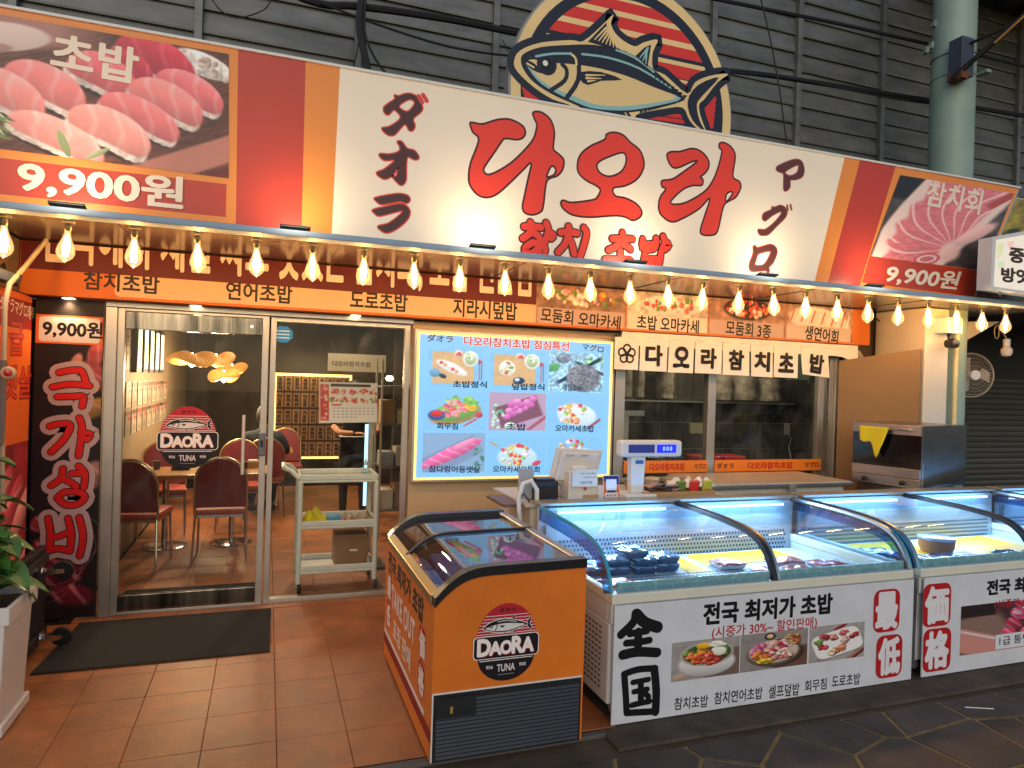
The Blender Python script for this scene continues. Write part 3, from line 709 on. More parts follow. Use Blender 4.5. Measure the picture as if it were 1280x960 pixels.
# floodlights along the ledge, washing the sign from below
fl0 = ['at the foot of the sushi photograph', 'below the left red panel of the sign', 'below the left end of the big letters', 'below the small red letters', 'below the right vertical lettering', 'below the right red panel']
for k, u in enumerate((84, 369, 603, 794, 959, 1093)):
    p = at(u, (262, 288, 314, 337, 352, 363)[k], y=4.20); x = p[0]
    fl = thing('floodlight', 'slim black sign floodlight on the ledge '+fl0[k], 'floodlight', (x, 4.2, 2.54), 'floodlights along the sign ledge')
    MB().obox((x, 4.205, 2.556), .17, .06, .014, rx=R(-16)).build('housing', BLACKP, fl, bev=.004)
    MB().tube([(x-.07, 4.22, 2.541), (x-.07, 4.22, 2.556)], .008).build('bracket', BLACKP, fl)
    MB().tube([(x+.07, 4.22, 2.541), (x+.07, 4.22, 2.556)], .008).build('bracket', BLACKP, fl)
    lamp('AREA', 'flood_lamp', fl, (x, 4.03, 2.585), 2.5, (1.0, .80, .56), (.16, .04), (R(146), 0, 0))

# --- fish roundel on top of the sign
fd = thing('fish_roundel', 'round tuna emblem board with red sunset stripes standing on the sign', 'signboard', (2.395, 4.43, 2.9))
FX, FZ, FR = 2.395, 3.742, .911
MB().lathe([(FR-.012, 4.43), (FR, 4.44), (FR, 4.52), (FR-.012, 4.53)], (FX, 0, FZ), 72, 'y').build('disc_board', mat('disc_edge', '8d8c88', .5), fd)
pr = Print((0, 4.43, 0))
TAN, NAVY, SRED, TEAL = 'eccc8c', '171a26', 'd83020', '90c0bc'
pr.disc(FX, FZ, FR-.015, TAN, n=72); pr.disc(FX, FZ, FR*.905, NAVY, n=72)
def chord(z0, z1, col, r=FR*.82):
    z0 = max(z0, FZ-r+.002); z1 = min(z1, FZ+r-.002)
    if z1 <= z0: return
    L = [z0+(z1-z0)*k/8 for k in range(9)]; h = [math.sqrt(max(0, r*r-(z-FZ)**2)) for z in L]
    pr.poly([(FX+hh, z) for z, hh in zip(L, h)]+[(FX-hh, z) for z, hh in list(zip(L, h))[::-1]], col)
zz = lambda v: at(620+900/4.267, v/4.267, y=4.43)[2]
chord(zz(10), FZ+2, SRED)
for a, b, c in ((-60, -30, TAN), (-110, -80, TAN), (28, 62, TAN), (62, 117, SRED), (117, 145, TAN), (145, 206, SRED), (206, 236, TAN), (236, 292, SRED), (312, 335, TAN), (335, 402, SRED), (408, 424, TAN), (424, 480, SRED)):
    chord(zz(b), zz(a), c)
G = z_(620, 0, 4.267)
for k in range(5): pr.stroke(G((150+6*k, 470+22*k), (250+26*k, 494+22*k)), .034, SRED, px=True)
for k in range(3): pr.stroke(G((820+40*k, 625-22*k), (1000, 650-26*k)), .03, SRED, px=True)
for k in range(6): pr.stroke(G((1128-4*k+(k == 0)*25, 525+28*k), (1160-3*k, 530+28*k)), .05, SRED, px=True)
body = G((95,330),(128,270),(240,228),(400,215),(465,220),(560,140),(625,78),(612,130),(650,195),(735,248),(785,228),(862,213),(835,280),(838,370),(900,400),(1018,500),(1060,440),(1140,405),(1237,395),(1180,440),(1110,530),(1082,560),(1090,620),(1120,710),(1085,700),(1030,640),(995,575),(900,580),(750,612),(745,650),(700,640),(680,600),(600,600),(520,600),(480,600),(420,600),(390,560),(300,530),(200,465),(115,385))
pr.ribbon(body, .10, NAVY, True, px=True, sm=3)
pr.poly(body, TAN, px=True, sm=3)
pr.poly(G((132,320),(150,285),(240,252),(400,240),(520,240),(640,262),(740,300),(830,365),(905,430),(1000,520),(980,545),(870,575),(720,600),(600,600),(500,590),(400,550),(300,505),(200,440),(145,370)), NAVY, px=True, sm=3)
pr.poly(G((160,340),(200,325),(245,335),(300,340),(430,350),(560,372),(700,412),(830,465),(985,525),(870,562),(720,588),(600,588),(500,575),(400,535),(300,485),(220,430)), TEAL, px=True, sm=3)
pr.poly(G((165,335),(200,318),(245,330),(300,336),(430,346),(560,368),(700,408),(830,462),(960,518),(850,548),(660,568),(520,555),(420,515),(300,468),(225,415)), TAN, px=True, sm=3)
for s_, w in (([(352,345),(376,375),(366,430),(295,480)], .03), ([(398,285),(436,320),(436,430),(378,520)], .034)): pr.stroke(G(*s_), w, NAVY, px=True)
pr.stroke(G((395,286),(422,310),(428,345)), .018, TAN, px=True)
pr.poly(G((150,330),(175,325),(215,350),(245,392),(190,372)), NAVY, px=True, sm=3); pr.stroke(G((165,340),(200,360)), .014, TAN, px=True)
pr.disc(*pr.px(*G((270,345))[0]), .075, NAVY, n=20); pr.disc(*pr.px(*G((272,348))[0]), .05, '000000', n=16); pr.disc(*pr.px(*G((262,338))[0]), .02, 'f0ead8', n=10)
pr.poly(G((448,385),(560,385),(672,427),(560,432),(490,455),(445,425)), NAVY, px=True, sm=2)
for a, b in (((480,402),(580,402)), ((480,418),(560,420)), ((490,435),(530,430))): pr.stroke(G(a, b), .016, TAN, px=True, taper=.3)
for s_ in ([(212,302),(300,288),(395,288)], [(458,290),(600,310),(760,365),(930,470)], [(640,268),(740,310),(840,385)]): pr.stroke(G(*s_), .016, TEAL, px=True)
pr.poly(G((488,224),(588,122),(590,170),(630,235),(700,280),(600,255)), NAVY, px=True)
for k in range(9): pr.stroke(G((585-7*k+k*14, 150+12*k), (525+20*k, 212+8*k)), .015, TAN, px=True, taper=.5)
pr.poly(G((742,300),(790,255),(825,240),(806,360)), NAVY, px=True)
for k in range(3): pr.stroke(G((808-4*k, 258+16*k), (765+16*k, 310+16*k)), .016, TEAL, px=True, taper=.5)
pr.poly(G((1020,540),(1075,455),(1185,415),(1100,510),(1068,560),(1082,640),(1110,700),(1045,640)), NAVY, px=True, sm=3)
for k in range(8): pr.poly(G((840+22*k, 395+16*k), (862+22*k, 400+16*k), (848+22*k, 425+15*k)), NAVY, px=True)
for k in range(10): pr.poly(G((762+22*k, 606-6*k), (784+22*k, 600-6*k), (770+22*k, 585-4*k)), NAVY, px=True)
pr.stroke(G((700,605),(722,640)), .02, NAVY, px=True); pr.stroke(G((450,570),(470,600)), .02, NAVY, px=True)
pr.build('emblem_print', P_SIGN, fd)

# --- string of filament bulbs
def make_bulb(x, y, z, idx, total):
    lab = 'glowing filament bulb under the awning, number %d of %d counted from the left' % (idx+1, total)
    t = thing('filament_bulb', lab, 'bulb', (x, y, z), 'filament bulbs in a row under the awning')
    return t
bpos = [at(u, v, y=4.45)[0] for u, v in [(5,290),(86,290),(168,300),(246,308),(320,317),(390,326),(455,332),(517,337),(575,343),(631,349),(685,354),(737,358),(787,362),(834,367),(879,372),(924,377),(966,379),(1007,382),(1047,385),(1085,389),(1123,391),(1160,394),(1195,397),(1228,399),(1257,401)]]
ords = 'first second third fourth fifth sixth seventh eighth ninth tenth eleventh twelfth thirteenth fourteenth fifteenth sixteenth seventeenth eighteenth nineteenth twentieth twenty-first twenty-second twenty-third twenty-fourth last'.split()
proto = None
FIL = emis('bulb_filament', 'ffc878', 260)
for i, x in enumerate(bpos):
    lab = '%s glowing filament bulb from the left in the row under the awning' % ords[i]
    if proto is None:
        b0 = thing('filament_bulb', lab, 'bulb', (0, 0, 0), 'filament bulbs in a row under the awning')
        MB().lathe([(.034, 0), (.034, -.014), (.024, -.018)], (0, 0, 0), 16).build('ceiling_rose', mat('grey_rose', 'a5a49c', .4, .4), b0, smooth=True)
        MB().lathe([(.019, -.018), (.021, -.05), (.016, -.062)], (0, 0, 0), 14).build('socket', mat('socket_metal', '8f887a', .3, .9), b0, smooth=True)
        MB().lathe([(.015, -.062), (.017, -.078), (.024, -.105), (.038, -.14), (.046, -.168), (.046, -.188), (.036, -.21), (.016, -.228), (.005, -.234), (.001, -.240)], (0, 0, 0), 18).build('glass_bulb', GLBULB, b0, smooth=True)
        f = MB()
        for k in range(4):
            a = k*math.pi/2; f.tube([(.004*math.cos(a), .004*math.sin(a), -.075), (.020*math.cos(a), .020*math.sin(a), -.145), (.012*math.cos(a), .012*math.sin(a), -.205)], .0022, 5)
        f.build('filament', FIL, b0)
        MB().lathe([(.001, -.125), (.011, -.14), (.018, -.166), (.013, -.19), (.001, -.205)], (0, 0, 0), 10).build('glow_core', emis('glow_core', 'ffecc0', 26), b0, smooth=True)
        lamp('POINT', 'bulb_lamp', b0, (0, 0, -.265), 1.05, (1.0, .80, .56), .035)
        proto = b0; b0.location = (x, 4.45, 2.524)
    else:
        b_ = dup(proto, (x, 4.45, 2.524), lab, rz=random.random()*6); b_.rotation_euler[0] = R(random.uniform(-3.5, 3.5)); b_.rotation_euler[1] = R(random.uniform(-3.5, 3.5))
#=====PART4
# ================================================================== SHOP FRONT
def frame_rect(par, m, x0, x1, z0, z1, w, y0, y1, name='frame', bot=None, top=None):
    bot = w if bot is None else bot; top = w if top is None else top
    mb = MB(); mb.box(x0, y0, z0, x0+w, y1, z1); mb.box(x1-w, y0, z0, x1, y1, z1)
    if bot: mb.box(x0+w, y0+.001, z0, x1-w, y1-.001, z0+bot)
    if top: mb.box(x0+w, y0+.001, z1-top, x1-w, y1-.001, z1)
    return mb.build(name, m, par, bev=.003)
# glass door (sliding, left) with steel top and bottom rails
dr = thing('glass_door', 'sliding glass door with steel rails and round tuna sticker', 'door', (-.5, GY, 0))
box('side_jamb', ALU, dr, -1.055, 5.35, 0, -.985, 5.47, 2.13, bev=.004)
frame_rect(dr, ALU, -.985, -.0, .0, 2.13, .045, 5.375, 5.415, 'door_frame', bot=.02, top=.02)
POL = mat('polished_rail', 'b0a898', .2, 1, col2='3c3834', scale=3, stretch=(3, 3, .2), bump=.25, bscale=5)  # vertical streaks in the colour imitate reflections on the steel
box('bottom_rail', POL, dr, -.938, 5.37, .022, -.047, 5.41, .135, bev=.004)
box('top_rail', POL, dr, -.938, 5.37, 1.985, -.047, 5.41, 2.108, bev=.004)
box('pane', GL, dr, -.938, 5.388, .137, -.047, 5.396, 1.984)
dh = box('lock', mat('lock_grey', '6f7074', .35, .7), dr, -.052, 5.352, 1.10, -.005, 5.374, 1.27, bev=.006)
box('lock_window', BLACKP, dh, -.040, 5.349, 1.165, -.018, 5.3515, 1.215, bev=.002)
dh2 = MB().tube([(-.155, 5.33, .97), (-.155, 5.33, 1.40)], .0115, 10).build('pull_handle', mat('pull_handle', 'd8d4cc', .3, .4), dr, smooth=True)
for z in (1.0, 1.37): MB().tube([(-.155, 5.335, z), (-.155, 5.387, z)], .006, 8).build('handle_post', CHROME, dh2)
MB().lathe([(.012, 5.362), (.010, 5.369)], (-.12, 0, 2.045), 14, 'y').build('rail_lock', CHROME, dr)

def small_fish(pr, X, Y, s, ink='15161c', pale='d9d4cc'):
    """side-on tuna, nose left; s = length"""
    P = lambda *q: [(X+a*s, Y+b*s) for a, b in q]
    tail = P((.42,.02),(.5,.13),(.53,.12),(.49,.01),(.54,-.11),(.51,-.12),(.42,-.02))
    fins = [P((-.15,.11),(-.04,.17),(.0,.115)), P((.08,.12),(.16,.19),(.18,.09)), P((-.1,-.1),(-.03,-.19),(.0,-.11)), P((.12,-.1),(.19,-.17),(.22,-.08))]
    b = P((-.5,-.02),(-.38,.07),(-.2,.125),(0,.13),(.2,.09),(.42,.015),(.42,-.015),(.25,-.07),(.05,-.12),(-.15,-.125),(-.35,-.09),(-.47,-.05))
    for q in [tail]+fins: pr.ribbon(q, .022*s, pale); pr.poly(q, ink)
    pr.ribbon(b, .03*s, pale, True, sm=3); pr.poly(b, ink, sm=3)
    pr.poly(P((-.46,-.03),(-.36,.0),(-.25,.03),(-.05,.05),(.15,.035),(.38,.0),(.25,-.05),(.05,-.095),(-.15,-.10),(-.33,-.075)), pale, sm=3)
    pr.stroke(P((-.2,.09),(.0,.1),(.2,.06)), .014*s, pale)
    pr.stroke(P((-.24,.06),(-.21,.0),(-.25,-.07)), .02*s, ink); pr.disc(X-.34*s, Y+.0*s, .035*s, ink, n=12); pr.disc(X-.34*s, Y, .015*s, pale, n=8)
    pr.poly(P((-.17,.01),(-.04,.01),(-.1,-.04)), ink)
def logo(pr, X, Y, s, kanji=True):
    """round tuna badge; s = half width of the band"""
    n = 40; rr_ = .93*s
    pr.poly([(X+rr_*math.cos(math.pi*k/n), Y+.02*s+1.12*s*math.sin(math.pi*k/n)) for k in range(n+1)]+[(X-.93*s, Y-.35*s), (X-.86*s, Y-.44*s), (X+.86*s, Y-.44*s), (X+.93*s, Y-.35*s)], 'b02230')
    for k in range(9):
        z = .12+.085*k; h = .93*math.sqrt(max(0, 1-(z/1.12)**2))
        pr.rect(X-h*s, Y+(z-.012)*s, X+h*s, Y+(z+.006)*s, 'e6d0cc')
    if kanji: pr.text('ダオラ', X-.24*s, Y+.88*s, .48*s, .13*s, '1c1014', .03)
    small_fish(pr, X, Y+.50*s, 1.42*s)
    pr.poly([(X+.86*s*math.cos(math.pi+math.pi*k/n), Y-.36*s+.72*s*math.sin(math.pi+math.pi*k/n)) for k in range(n+1)], '17141a')
    pr.rect(X-s, Y-.42*s, X+s, Y+.24*s, 'e8ddd6', r=.12*s)
    pr.rect(X-.975*s, Y-.40*s, X+.975*s, Y+.215*s, '17141a', r=.11*s)
    pr.rect(X-.8*s, Y-.475*s, X+.8*s, Y-.452*s, 'e8ddd6')
    for dx, c in ((.02, 'b02230'), (0, 'eee4dc')):
        pr.text('D', X-.86*s+dx*s, Y-.30*s-dx*s, .36*s, .45*s, c, .05)
        pr.text('A', X-.50*s+dx*s, Y-.30*s-dx*s, .33*s, .36*s, c, .05)
        pr.text('O', X-.17*s+dx*s, Y-.30*s-dx*s, .32*s, .36*s, c, .05)
        pr.text('R', X+.18*s+dx*s, Y-.30*s-dx*s, .30*s, .45*s, c, .05)
        pr.text('A', X+.48*s+dx*s, Y-.30*s-dx*s, .34*s, .40*s, c, .05)
    pr.text('TUNA', X-.27*s, Y-.80*s, .54*s, .20*s, 'd8ccc6', .03)
    pr.text('956', X-.60*s, Y-.70*s, .2*s, .09*s, 'd8ccc6', .03); pr.text('958', X+.40*s, Y-.70*s, .2*s, .09*s, 'd8ccc6', .03)
    pr.rect(X-.25*s, Y-.90*s, X+.25*s, Y-.885*s, '9a8e8a')
pr = Print((0, 5.386, 0)); c = at(235, 548, y=5.386); logo(pr, c[0], c[2], .20); pr.build('door_sticker', P_MATTE, dr)

# fixed window right of the door
fw = thing('shop_window', 'tall fixed glass window showing the white trolley inside', 'window', (.5, GY, 0))
frame_rect(fw, ALU, .012, 1.055, .0, 2.13, .04, 5.40, 5.46, 'window_frame', bot=.03, top=.035)
box('pane', GL, fw, .052, 5.425, .031, 1.015, 5.433, 2.094)
box('head_trim', ALU, fw, -1.055, 5.35, 2.131, 1.07, 5.47, 2.168, bev=.003)
bs = thing('window_sticker', 'round blue sticker at the top of the shop window', 'sticker', at(354, 418, y=5.42))
pr = Print((0, 5.424, 0)); c = at(354, 418, y=5.424)
pr.poly([(c[0]+.075*math.cos(R(22.5+45*k)), c[2]+.065*math.sin(R(22.5+45*k))) for k in range(8)], '2a8ed8')
for k in range(3): pr.rect(c[0]-.045+.0*k, c[2]+.02-.025*k, c[0]+.045, c[2]+.03-.025*k, 'bfe2f6')
pr.build('sticker_print', P_MATTE, bs)
rb = struct(box('door_track', mat('track_steel', '8a7460', .35, .7), None, -1.05, 5.36, -.003, 1.07, 5.47, .004))

# door mats
MAT_ = mat('mat_carpet', '232220', .95, col2='151413', scale=60, bump=.8, bscale=200)
mt = thing('door_mat', 'dark grey door mat on the tiles outside the glass door', 'mat', (-.55, 4.85, 0))
MB().prism([(-1.18, 4.44, .0045), (.05, 4.44, .0045), (.06, 5.24, .0045), (-1.12, 5.24, .0045)], (0, 0, .007)).build('carpet', MAT_, mt)
MB().prism([(-1.19, 4.43, .0042), (.06, 4.43, .0042), (.07, 5.25, .0042), (-1.13, 5.25, .0042)], (0, 0, .005)).build('rubber_border', BLACKR, mt)
mt = thing('door_mat', 'dark door mat on the shop floor inside the glass door', 'mat', (-.5, 5.75, 0))
MB().prism([(-1.0, 5.56, .0045), (-.03, 5.56, .0045), (-.03, 5.93, .0045), (-.98, 5.93, .0045)], (0, 0, .007)).build('carpet', MAT_, mt)

# price banner left of the door
bn = thing('price_banner', 'tall black banner with red brush letters beside the glass door', 'banner', (-1.26, 5.33, 0))
box('banner_board', BLACKP, bn, -1.455, 5.33, .02, -1.06, 5.345, 2.165)
cv = Cv(80, 360, .2, '1d1718'); a = .2
cv.grain(40, .2)
for x, y, rx, ry, an, c_ in ((.17,.76,.05,.06,.5,'9a4046'),(.18,.83,.03,.05,-.3,'b8504e'),(.12,.80,.02,.04,-.4,'c08474'),(.18,.66,.06,.035,.4,'9a7a3a'),(.19,.45,.05,.05,.4,'8a6a60'),(.04,.2,.05,.06,.3,'7e1c28'),(.1,.14,.08,.05,.1,'5c141e'),(.03,.3,.04,.03,.4,'8e3038'),(.13,.07,.08,.04,-.2,'6a1824')):
    cv.ell(x, y, rx, ry, an, c_, .3, .3, 6, 'd08a86', .2)
for k in range(5): x, y = cv.loc(.05+.02*k, .12+.03*k, .09, .07, .4); r_ = np.hypot(x, y); cv.blend(np.clip(1-abs(r_-1)*22, 0, 1)*.35, np.ones_like(cv.C)*hx('caa0a0'))
BL, BR2, BT, BTL = (-1.452, 5.33, .025), (-1.063, 5.33, .025), (-1.063, 5.33, 2.16), (-1.452, 5.33, 2.16)
cv.build('banner_picture', [BL, BR2, BT, BTL], P_MATTE, bn, .001)
pr = Print((0, 5.33, 0), lift=.0025)
q = [pr.px(*p) for p in ((46, 398), (134, 396), (134, 429), (46, 425))]
zt, zb = pr.px(90, 397)[1], pr.px(90, 428)[1]
pr.rect(-1.452, zb-.012, -1.063, zt+.012, 'd8692e'); pr.rect(-1.435, zb, -1.08, zt, 'd8cfcc', r=.02)
pr.tpx('9,900원', (54, 410), (128, 414), 21, '1a1010', .035)
F_ = z_(30, 440, 3.43)
gs = [[(152,88),(205,78),(248,82),(268,135)],[(125,150),(200,138),(282,145)],[(145,192),(210,190),(255,190),(250,232)],
      [(112,318),(150,308),(200,312),(175,370),(118,428)],[(238,282),(250,330),(235,445)],[(245,345),(285,352),(270,375)],
      [(168,500),(160,540),(118,572)],[(160,538),(195,555),(225,575)],[(205,520),(262,518)],[(235,488),(262,520),(258,580)],[(145,625),(175,600),(235,600),(262,620),(235,650),(180,655),(145,625)],
      [(105,712),(115,780),(110,852)],[(112,850),(150,842),(198,852)],[(190,712),(205,780),(198,850)],[(112,795),(150,790),(195,770)],[(238,708),(255,790),(240,872)]]
GX = pr.px
for s_ in gs: pr.stroke(F_(*s_), .118, 'b9a09c', px=True, sm=4)
for s_ in gs: pr.stroke(F_(*s_), .050, '3a0c0c', px=True, sm=4)
for s_ in gs: pr.stroke(F_(*s_), .038, 'd01c18', px=True, sm=4)
pr.build('banner_lettering', P_MATTE, bn)

# side panel at right angles on the far left
sp = thing('side_banner', 'orange side banner with red letters and meat picture at the far left wall', 'banner', (-1.48, 4.95, 0))
box('banner_board', BLACKP, sp, -1.52, 4.2, .02, -1.475, 5.32, 2.17)
pr = Print((-1.475, 0, 0), U=(0, 1, 0), V=(0, 0, 1))
pr.N = Vector((1, 0, 0))
pr.rect(4.2, .03, 5.32, 2.16, 'd8662a'); pr.rect(4.2, 1.94, 5.32, 2.12, '8a1a1c')
pr.tpx('ダオラマグロ寿司', (0, 376), (44, 393), 18, 'ead8c8', .02)
for t, a, b, h in (('1급', (4, 422), (29, 424), 40), ('뱃살', (4, 478), (39, 478), 40)):
    pr.tpx(t, a, b, h, '7e1a18', .05); pr.tpx(t, a, b, h, 'c8402a', .01)
pr.build('banner_lettering', P_MATTE, sp)
cv = Cv(60, 120, .7, '8e2c34'); cv.grain(12, .4)
for k in range(16): cv.ell(.05+.12*(k % 6), .9-.055*k, .2, .07, 1.0-.1*(k % 3), ('d4606a', 'c84a58', 'e08a88')[k % 3], .4, .2, 5, 'f0b8b0')
cv.build('meat_picture', [(-1.475, 4.2, .03), (-1.475, 5.315, .03), (-1.475, 5.315, 1.22), (-1.475, 4.2, 1.22)], P_MATTE, sp, .002)

# beige downpipe, black bracket and red bell push at the far left edge
c = at(8, 470, y=4.55)
dp = thing('downpipe', 'beige bent pipe at the left edge in front of the orange side banner', 'pipe', (c[0], 4.55, .9))
MB().tube([at(2, 640, y=4.55), at(3, 520, y=4.55), at(6, 380, y=4.55), at(12, 355, y=4.58), at(30, 335, y=4.75), at(58, 300, y=4.95)], .014, 10).build('pipe_tube', mat('beige_pipe', 'b9a98c', .4), dp, smooth=True)
sp_ = thing('wall_spotlight', 'small black lamp head on the wall above the orange side banner', 'lamp', at(8, 345, y=4.7))
MB().obox(at(8, 346, y=4.7), .14, .12, .07, rz=.3, ry=.3).build('lamp_head', BLACKP, sp_, bev=.01)
MB().tube([at(8, 346, y=4.74), at(4, 330, y=4.95)], .01).build('lamp_arm', BLACKP, sp_)
bp_ = thing('bell_push', 'round red push button in a beige ring at the left edge', 'button', at(14, 465, y=4.5))
c = at(12, 466, y=4.5)
MB().lathe([(.034, 4.50), (.036, 4.47), (.028, 4.462)], (c[0], 0, c[2]), 18, 'y').build('bezel', mat('bezel_beige', 'c8b48a', .4), bp_, smooth=True)
MB().lathe([(.02, 4.464), (.019, 4.45), (.006, 4.446)], (c[0]+.004, 0, c[2]), 16, 'y').build('button_cap', mat('red_button', 'c01c18', .25, coat=.4), bp_, smooth=True)
box('mount_box', mat('grey_mount', '6e6a66', .5), bp_, c[0]-.09, 4.502, c[2]-.40, c[0]-.028, 4.56, c[2]+.07, bev=.004)
struct(box('left_wall', mat('brown_wall', '6e5a48', .6), None, -3.4, 4.6, -.02, -1.525, 5.34, 2.515))

# ------------------------------------------------------------------ lightbox menu
lb = thing('menu_lightbox', 'bright blue backlit menu board with nine dishes on the shop front', 'lightbox', (1.96, 5.33, .87))
LX0, LX1, LZ0, LZ1 = 1.075, 2.835, .885, 2.095
box('lightbox_body', ALU, lb, LX0, 5.32, LZ0, LX1, 5.372, LZ1, bev=.004)
pr = Print((0, 5.32, 0)); pr.rect(LX0+.02, LZ0+.02, LX1-.02, LZ1-.02, 'ffd67a'); pr.build('edge_glow', paint('warm_edge_glow', .5, es=.9, nz=0), lb)
pr = Print((0, 5.32, 0), lift=.002)
a0 = at(524, 416, y=5.32); a1 = at(757, 594, y=5.32)
BX0, BX1, BZ0, BZ1 = 1.115, 2.79, .925, 2.055
pr.rect(BX0, BZ0, BX1, BZ1, '86c6f8')
pr.tpx('ダオラ', (534, 422), (566, 424), 9, '5a4a5a', .03)
pr.tpx('다오라참치초밥 점심특선', (580, 426), (711, 433), 11, 'c84a4a', .03, out='f4e6e6', ow=.05)
pr.tpx('マグロ', (728, 433), (754, 437), 8, '5a4a5a', .03)
pr.build('menu_print', P_LIT, lb)
cells = [(535, 436, 607, 484), (612, 440, 684, 486), (686, 441, 754, 490), (530, 490, 607, 537), (611, 491, 682, 538), (684, 494, 752, 539), (528, 541, 606, 590), (610, 546, 681, 590), (684, 545, 752, 590)]
def dish(k):
    cv = Cv(72, 58, 1.35, '84c2f0'); a = 1.35
    if k in (0, 1):
        cv.rect(.58, .5, .5, .42, 0, 'd8ae78', .06); cv.grain(8, .06)
        cv.ell(.98, .75, .19, .22, 0, 'e8f0e4', .1); cv.ell(.98, .75, .14, .16, 0, 'bcd0a0'); cv.scatter(10, .98, .82, .1, .08, ['7cc46c', 'e8f0e0'], .03, .05)
        cv.ell(.7, .87, .11, .1, 0, 'e0d0c4'); cv.scatter(6, .7, .87, .05, .05, ['d8584a'], .03, .05)
        if k == 0:
            cv.ell(.55, .5, .42, .13, -.45, 'eeeef2', .1)
            for j in range(6): cv.ell(.3+.09*j, .63-.055*j, .05, .05, 0, ('e05a48', 'f0a050', 'f4e8d8')[j % 3])
            cv.ell(.16, .36, .13, .12, 0, '6aa0c8'); cv.ell(.34, .28, .1, .06, -.4, '2c3a4c')
        else:
            cv.ell(.4, .55, .2, .22, 0, 'f0ece4', .1); cv.scatter(20, .4, .55, .14, .15, ['d84a3c', 'f0e0c8', '5caa50', 'f0a060'], .04, .07)
            cv.ell(.68, .22, .15, .1, 0, '16345c'); cv.ell(.64, .24, .06, .05, 0, 'd8e4f0')
        cv.rect(1.2, .45, .018, .3, 0, 'b04a48', .3); cv.ell(1.2, .68, .04, .07, 0, 'c8383c'); cv.rect(1.26, .45, .012, .3, 0, '5c4a50', .3)
    if k == 2:
        cv.C[:] = hx('9ccbe8'); cv.ell(.35, .85, .2, .14, 0, '7a8aa0'); cv.ell(.1, .6, .18, .1, .3, '5aa860'); cv.scatter(14, 1.1, .8, .3, .08, ['a0dc80', '84c468'], .03, .06)
        cv.rect(.75, .55, .7, .05, .55, '1c2c3c', .2); cv.rect(1.15, .55, .6, .04, -.4, '1c2c3c', .2)
        cv.ell(.85, .35, .45, .38, 0, '70747e', .15); cv.grain(20, .5)
        for j in range(26): x, y = cv.loc(.5+cv.rs.rand()*.7, .1+cv.rs.rand()*.5, .12, .07+.05*cv.rs.rand(), cv.rs.rand()*3); cv.blend(np.clip(1-abs(np.hypot(x, y)-1)*6, 0, 1)*.6, np.ones_like(cv.C)*hx(('b4b0b8', '4a4c58')[j % 2]))
    if k == 3:
        cv.ell(.68, .42, .62, .28, .25, 'c49058', .2); cv.ell(.68, .48, .56, .26, .25, '7ab050', .2); cv.scatter(20, .8, .72, .35, .14, ['7cc04c', 'a4d468'], .05, .09)
        cv.scatter(30, .65, .55, .25, .2, ['f0788a', 'e85868', 'f4a0a0'], .05, .1); cv.scatter(8, 1.0, .58, .1, .1, ['f8b838'], .05, .09)
        cv.ell(.27, .38, .2, .15, 0, '3858a0'); cv.ell(.27, .42, .14, .09, 0, 'd83028'); cv.ell(1.2, .4, .09, .09, .6, 'c04858'); cv.rect(1.02, .2, .2, .025, .6, 'c04858', .3)
    if k == 4:
        cv.C[:] = hx('b898b4'); cv.rect(.7, .5, .55, .3, .35, '7c4858', .1); cv.rect(1.15, .2, .35, .05, .7, 'a85060', .3)
        for j in range(12): cv.ell(.42+.14*(j % 5)+.05*(j//5), .36+.1*(j % 5)*.8+.16*(j//5), .1, .085, .2, ('e070c4', 'd860b4', 'ec88cc')[j % 3], .3)
        cv.scatter(22, .2, .4, .14, .35, ['58a880', '88d098', 'c8e8d8'], .03, .06); cv.ell(.5, .12, .14, .1, 0, 'd0ecdc')
    if k == 5:
        cv.ell(.72, .45, .52, .33, -.15, 'dcecf4', .1); cv.scatter(26, .65, .5, .42, .26, ['e85048', 'f8a870', 'f0dce0', '98cc60', 'f4c050', 'c83848'], .05, .09); cv.rect(1.15, .2, .25, .04, .7, '9a4a58', .3)
    if k == 6:
        cv.C[:] = hx('88a8cc'); cv.rect(.6, .4, .75, .28, .5, '7c90b4', .2)
        cv.ell(.62, .48, .78, .16, .5, 'f0609c', .25, .1, 22, 'f8b0cc'); cv.ell(.9, .72, .3, .08, .5, 'f890b8'); cv.scatter(16, 1.2, .3, .12, .3, ['4a7c70', '6ca088'], .03, .06)
    if k == 7:
        cv.ell(.68, .42, .5, .34, 0, 'c4e4f0', .1); cv.scatter(44, .66, .5, .38, .28, ['e84848', 'f8a860', 'f0e0ec', '88d060', 'f0d048', 'f06080'], .04, .08); cv.rect(.12, .8, .14, .03, -.6, 'b89a78', .3); cv.ell(1.15, .25, .12, .07, .5, 'd04058')
    if k == 8:
        cv.ell(.8, .35, .5, .34, 0, 'd0ecf4', .1); cv.scatter(40, .6, .6, .35, .3, ['e84858', '88c060', 'f0d8e8', 'd0a880', 'f07080'], .05, .08)
    cv.C = cv.C*.88+hx('86c6f8')*.12
    return cv
names = ['초밥정식', '덮밥정식', '메밀소바', '회무침', '초밥', '오마카세초밥', '참다랑어등뱃살', '오마카세모듬회', '오마카세덮밥']
lc = [(588, 481, 40), (661, 484, 38), (716, 485, 22), (560, 533, 24), (646, 534, 22), (719, 536, 46), (569, 587, 62), (646, 587, 56), (718, 588, 40)]
p3 = Print((0, 5.32, 0), lift=.006)
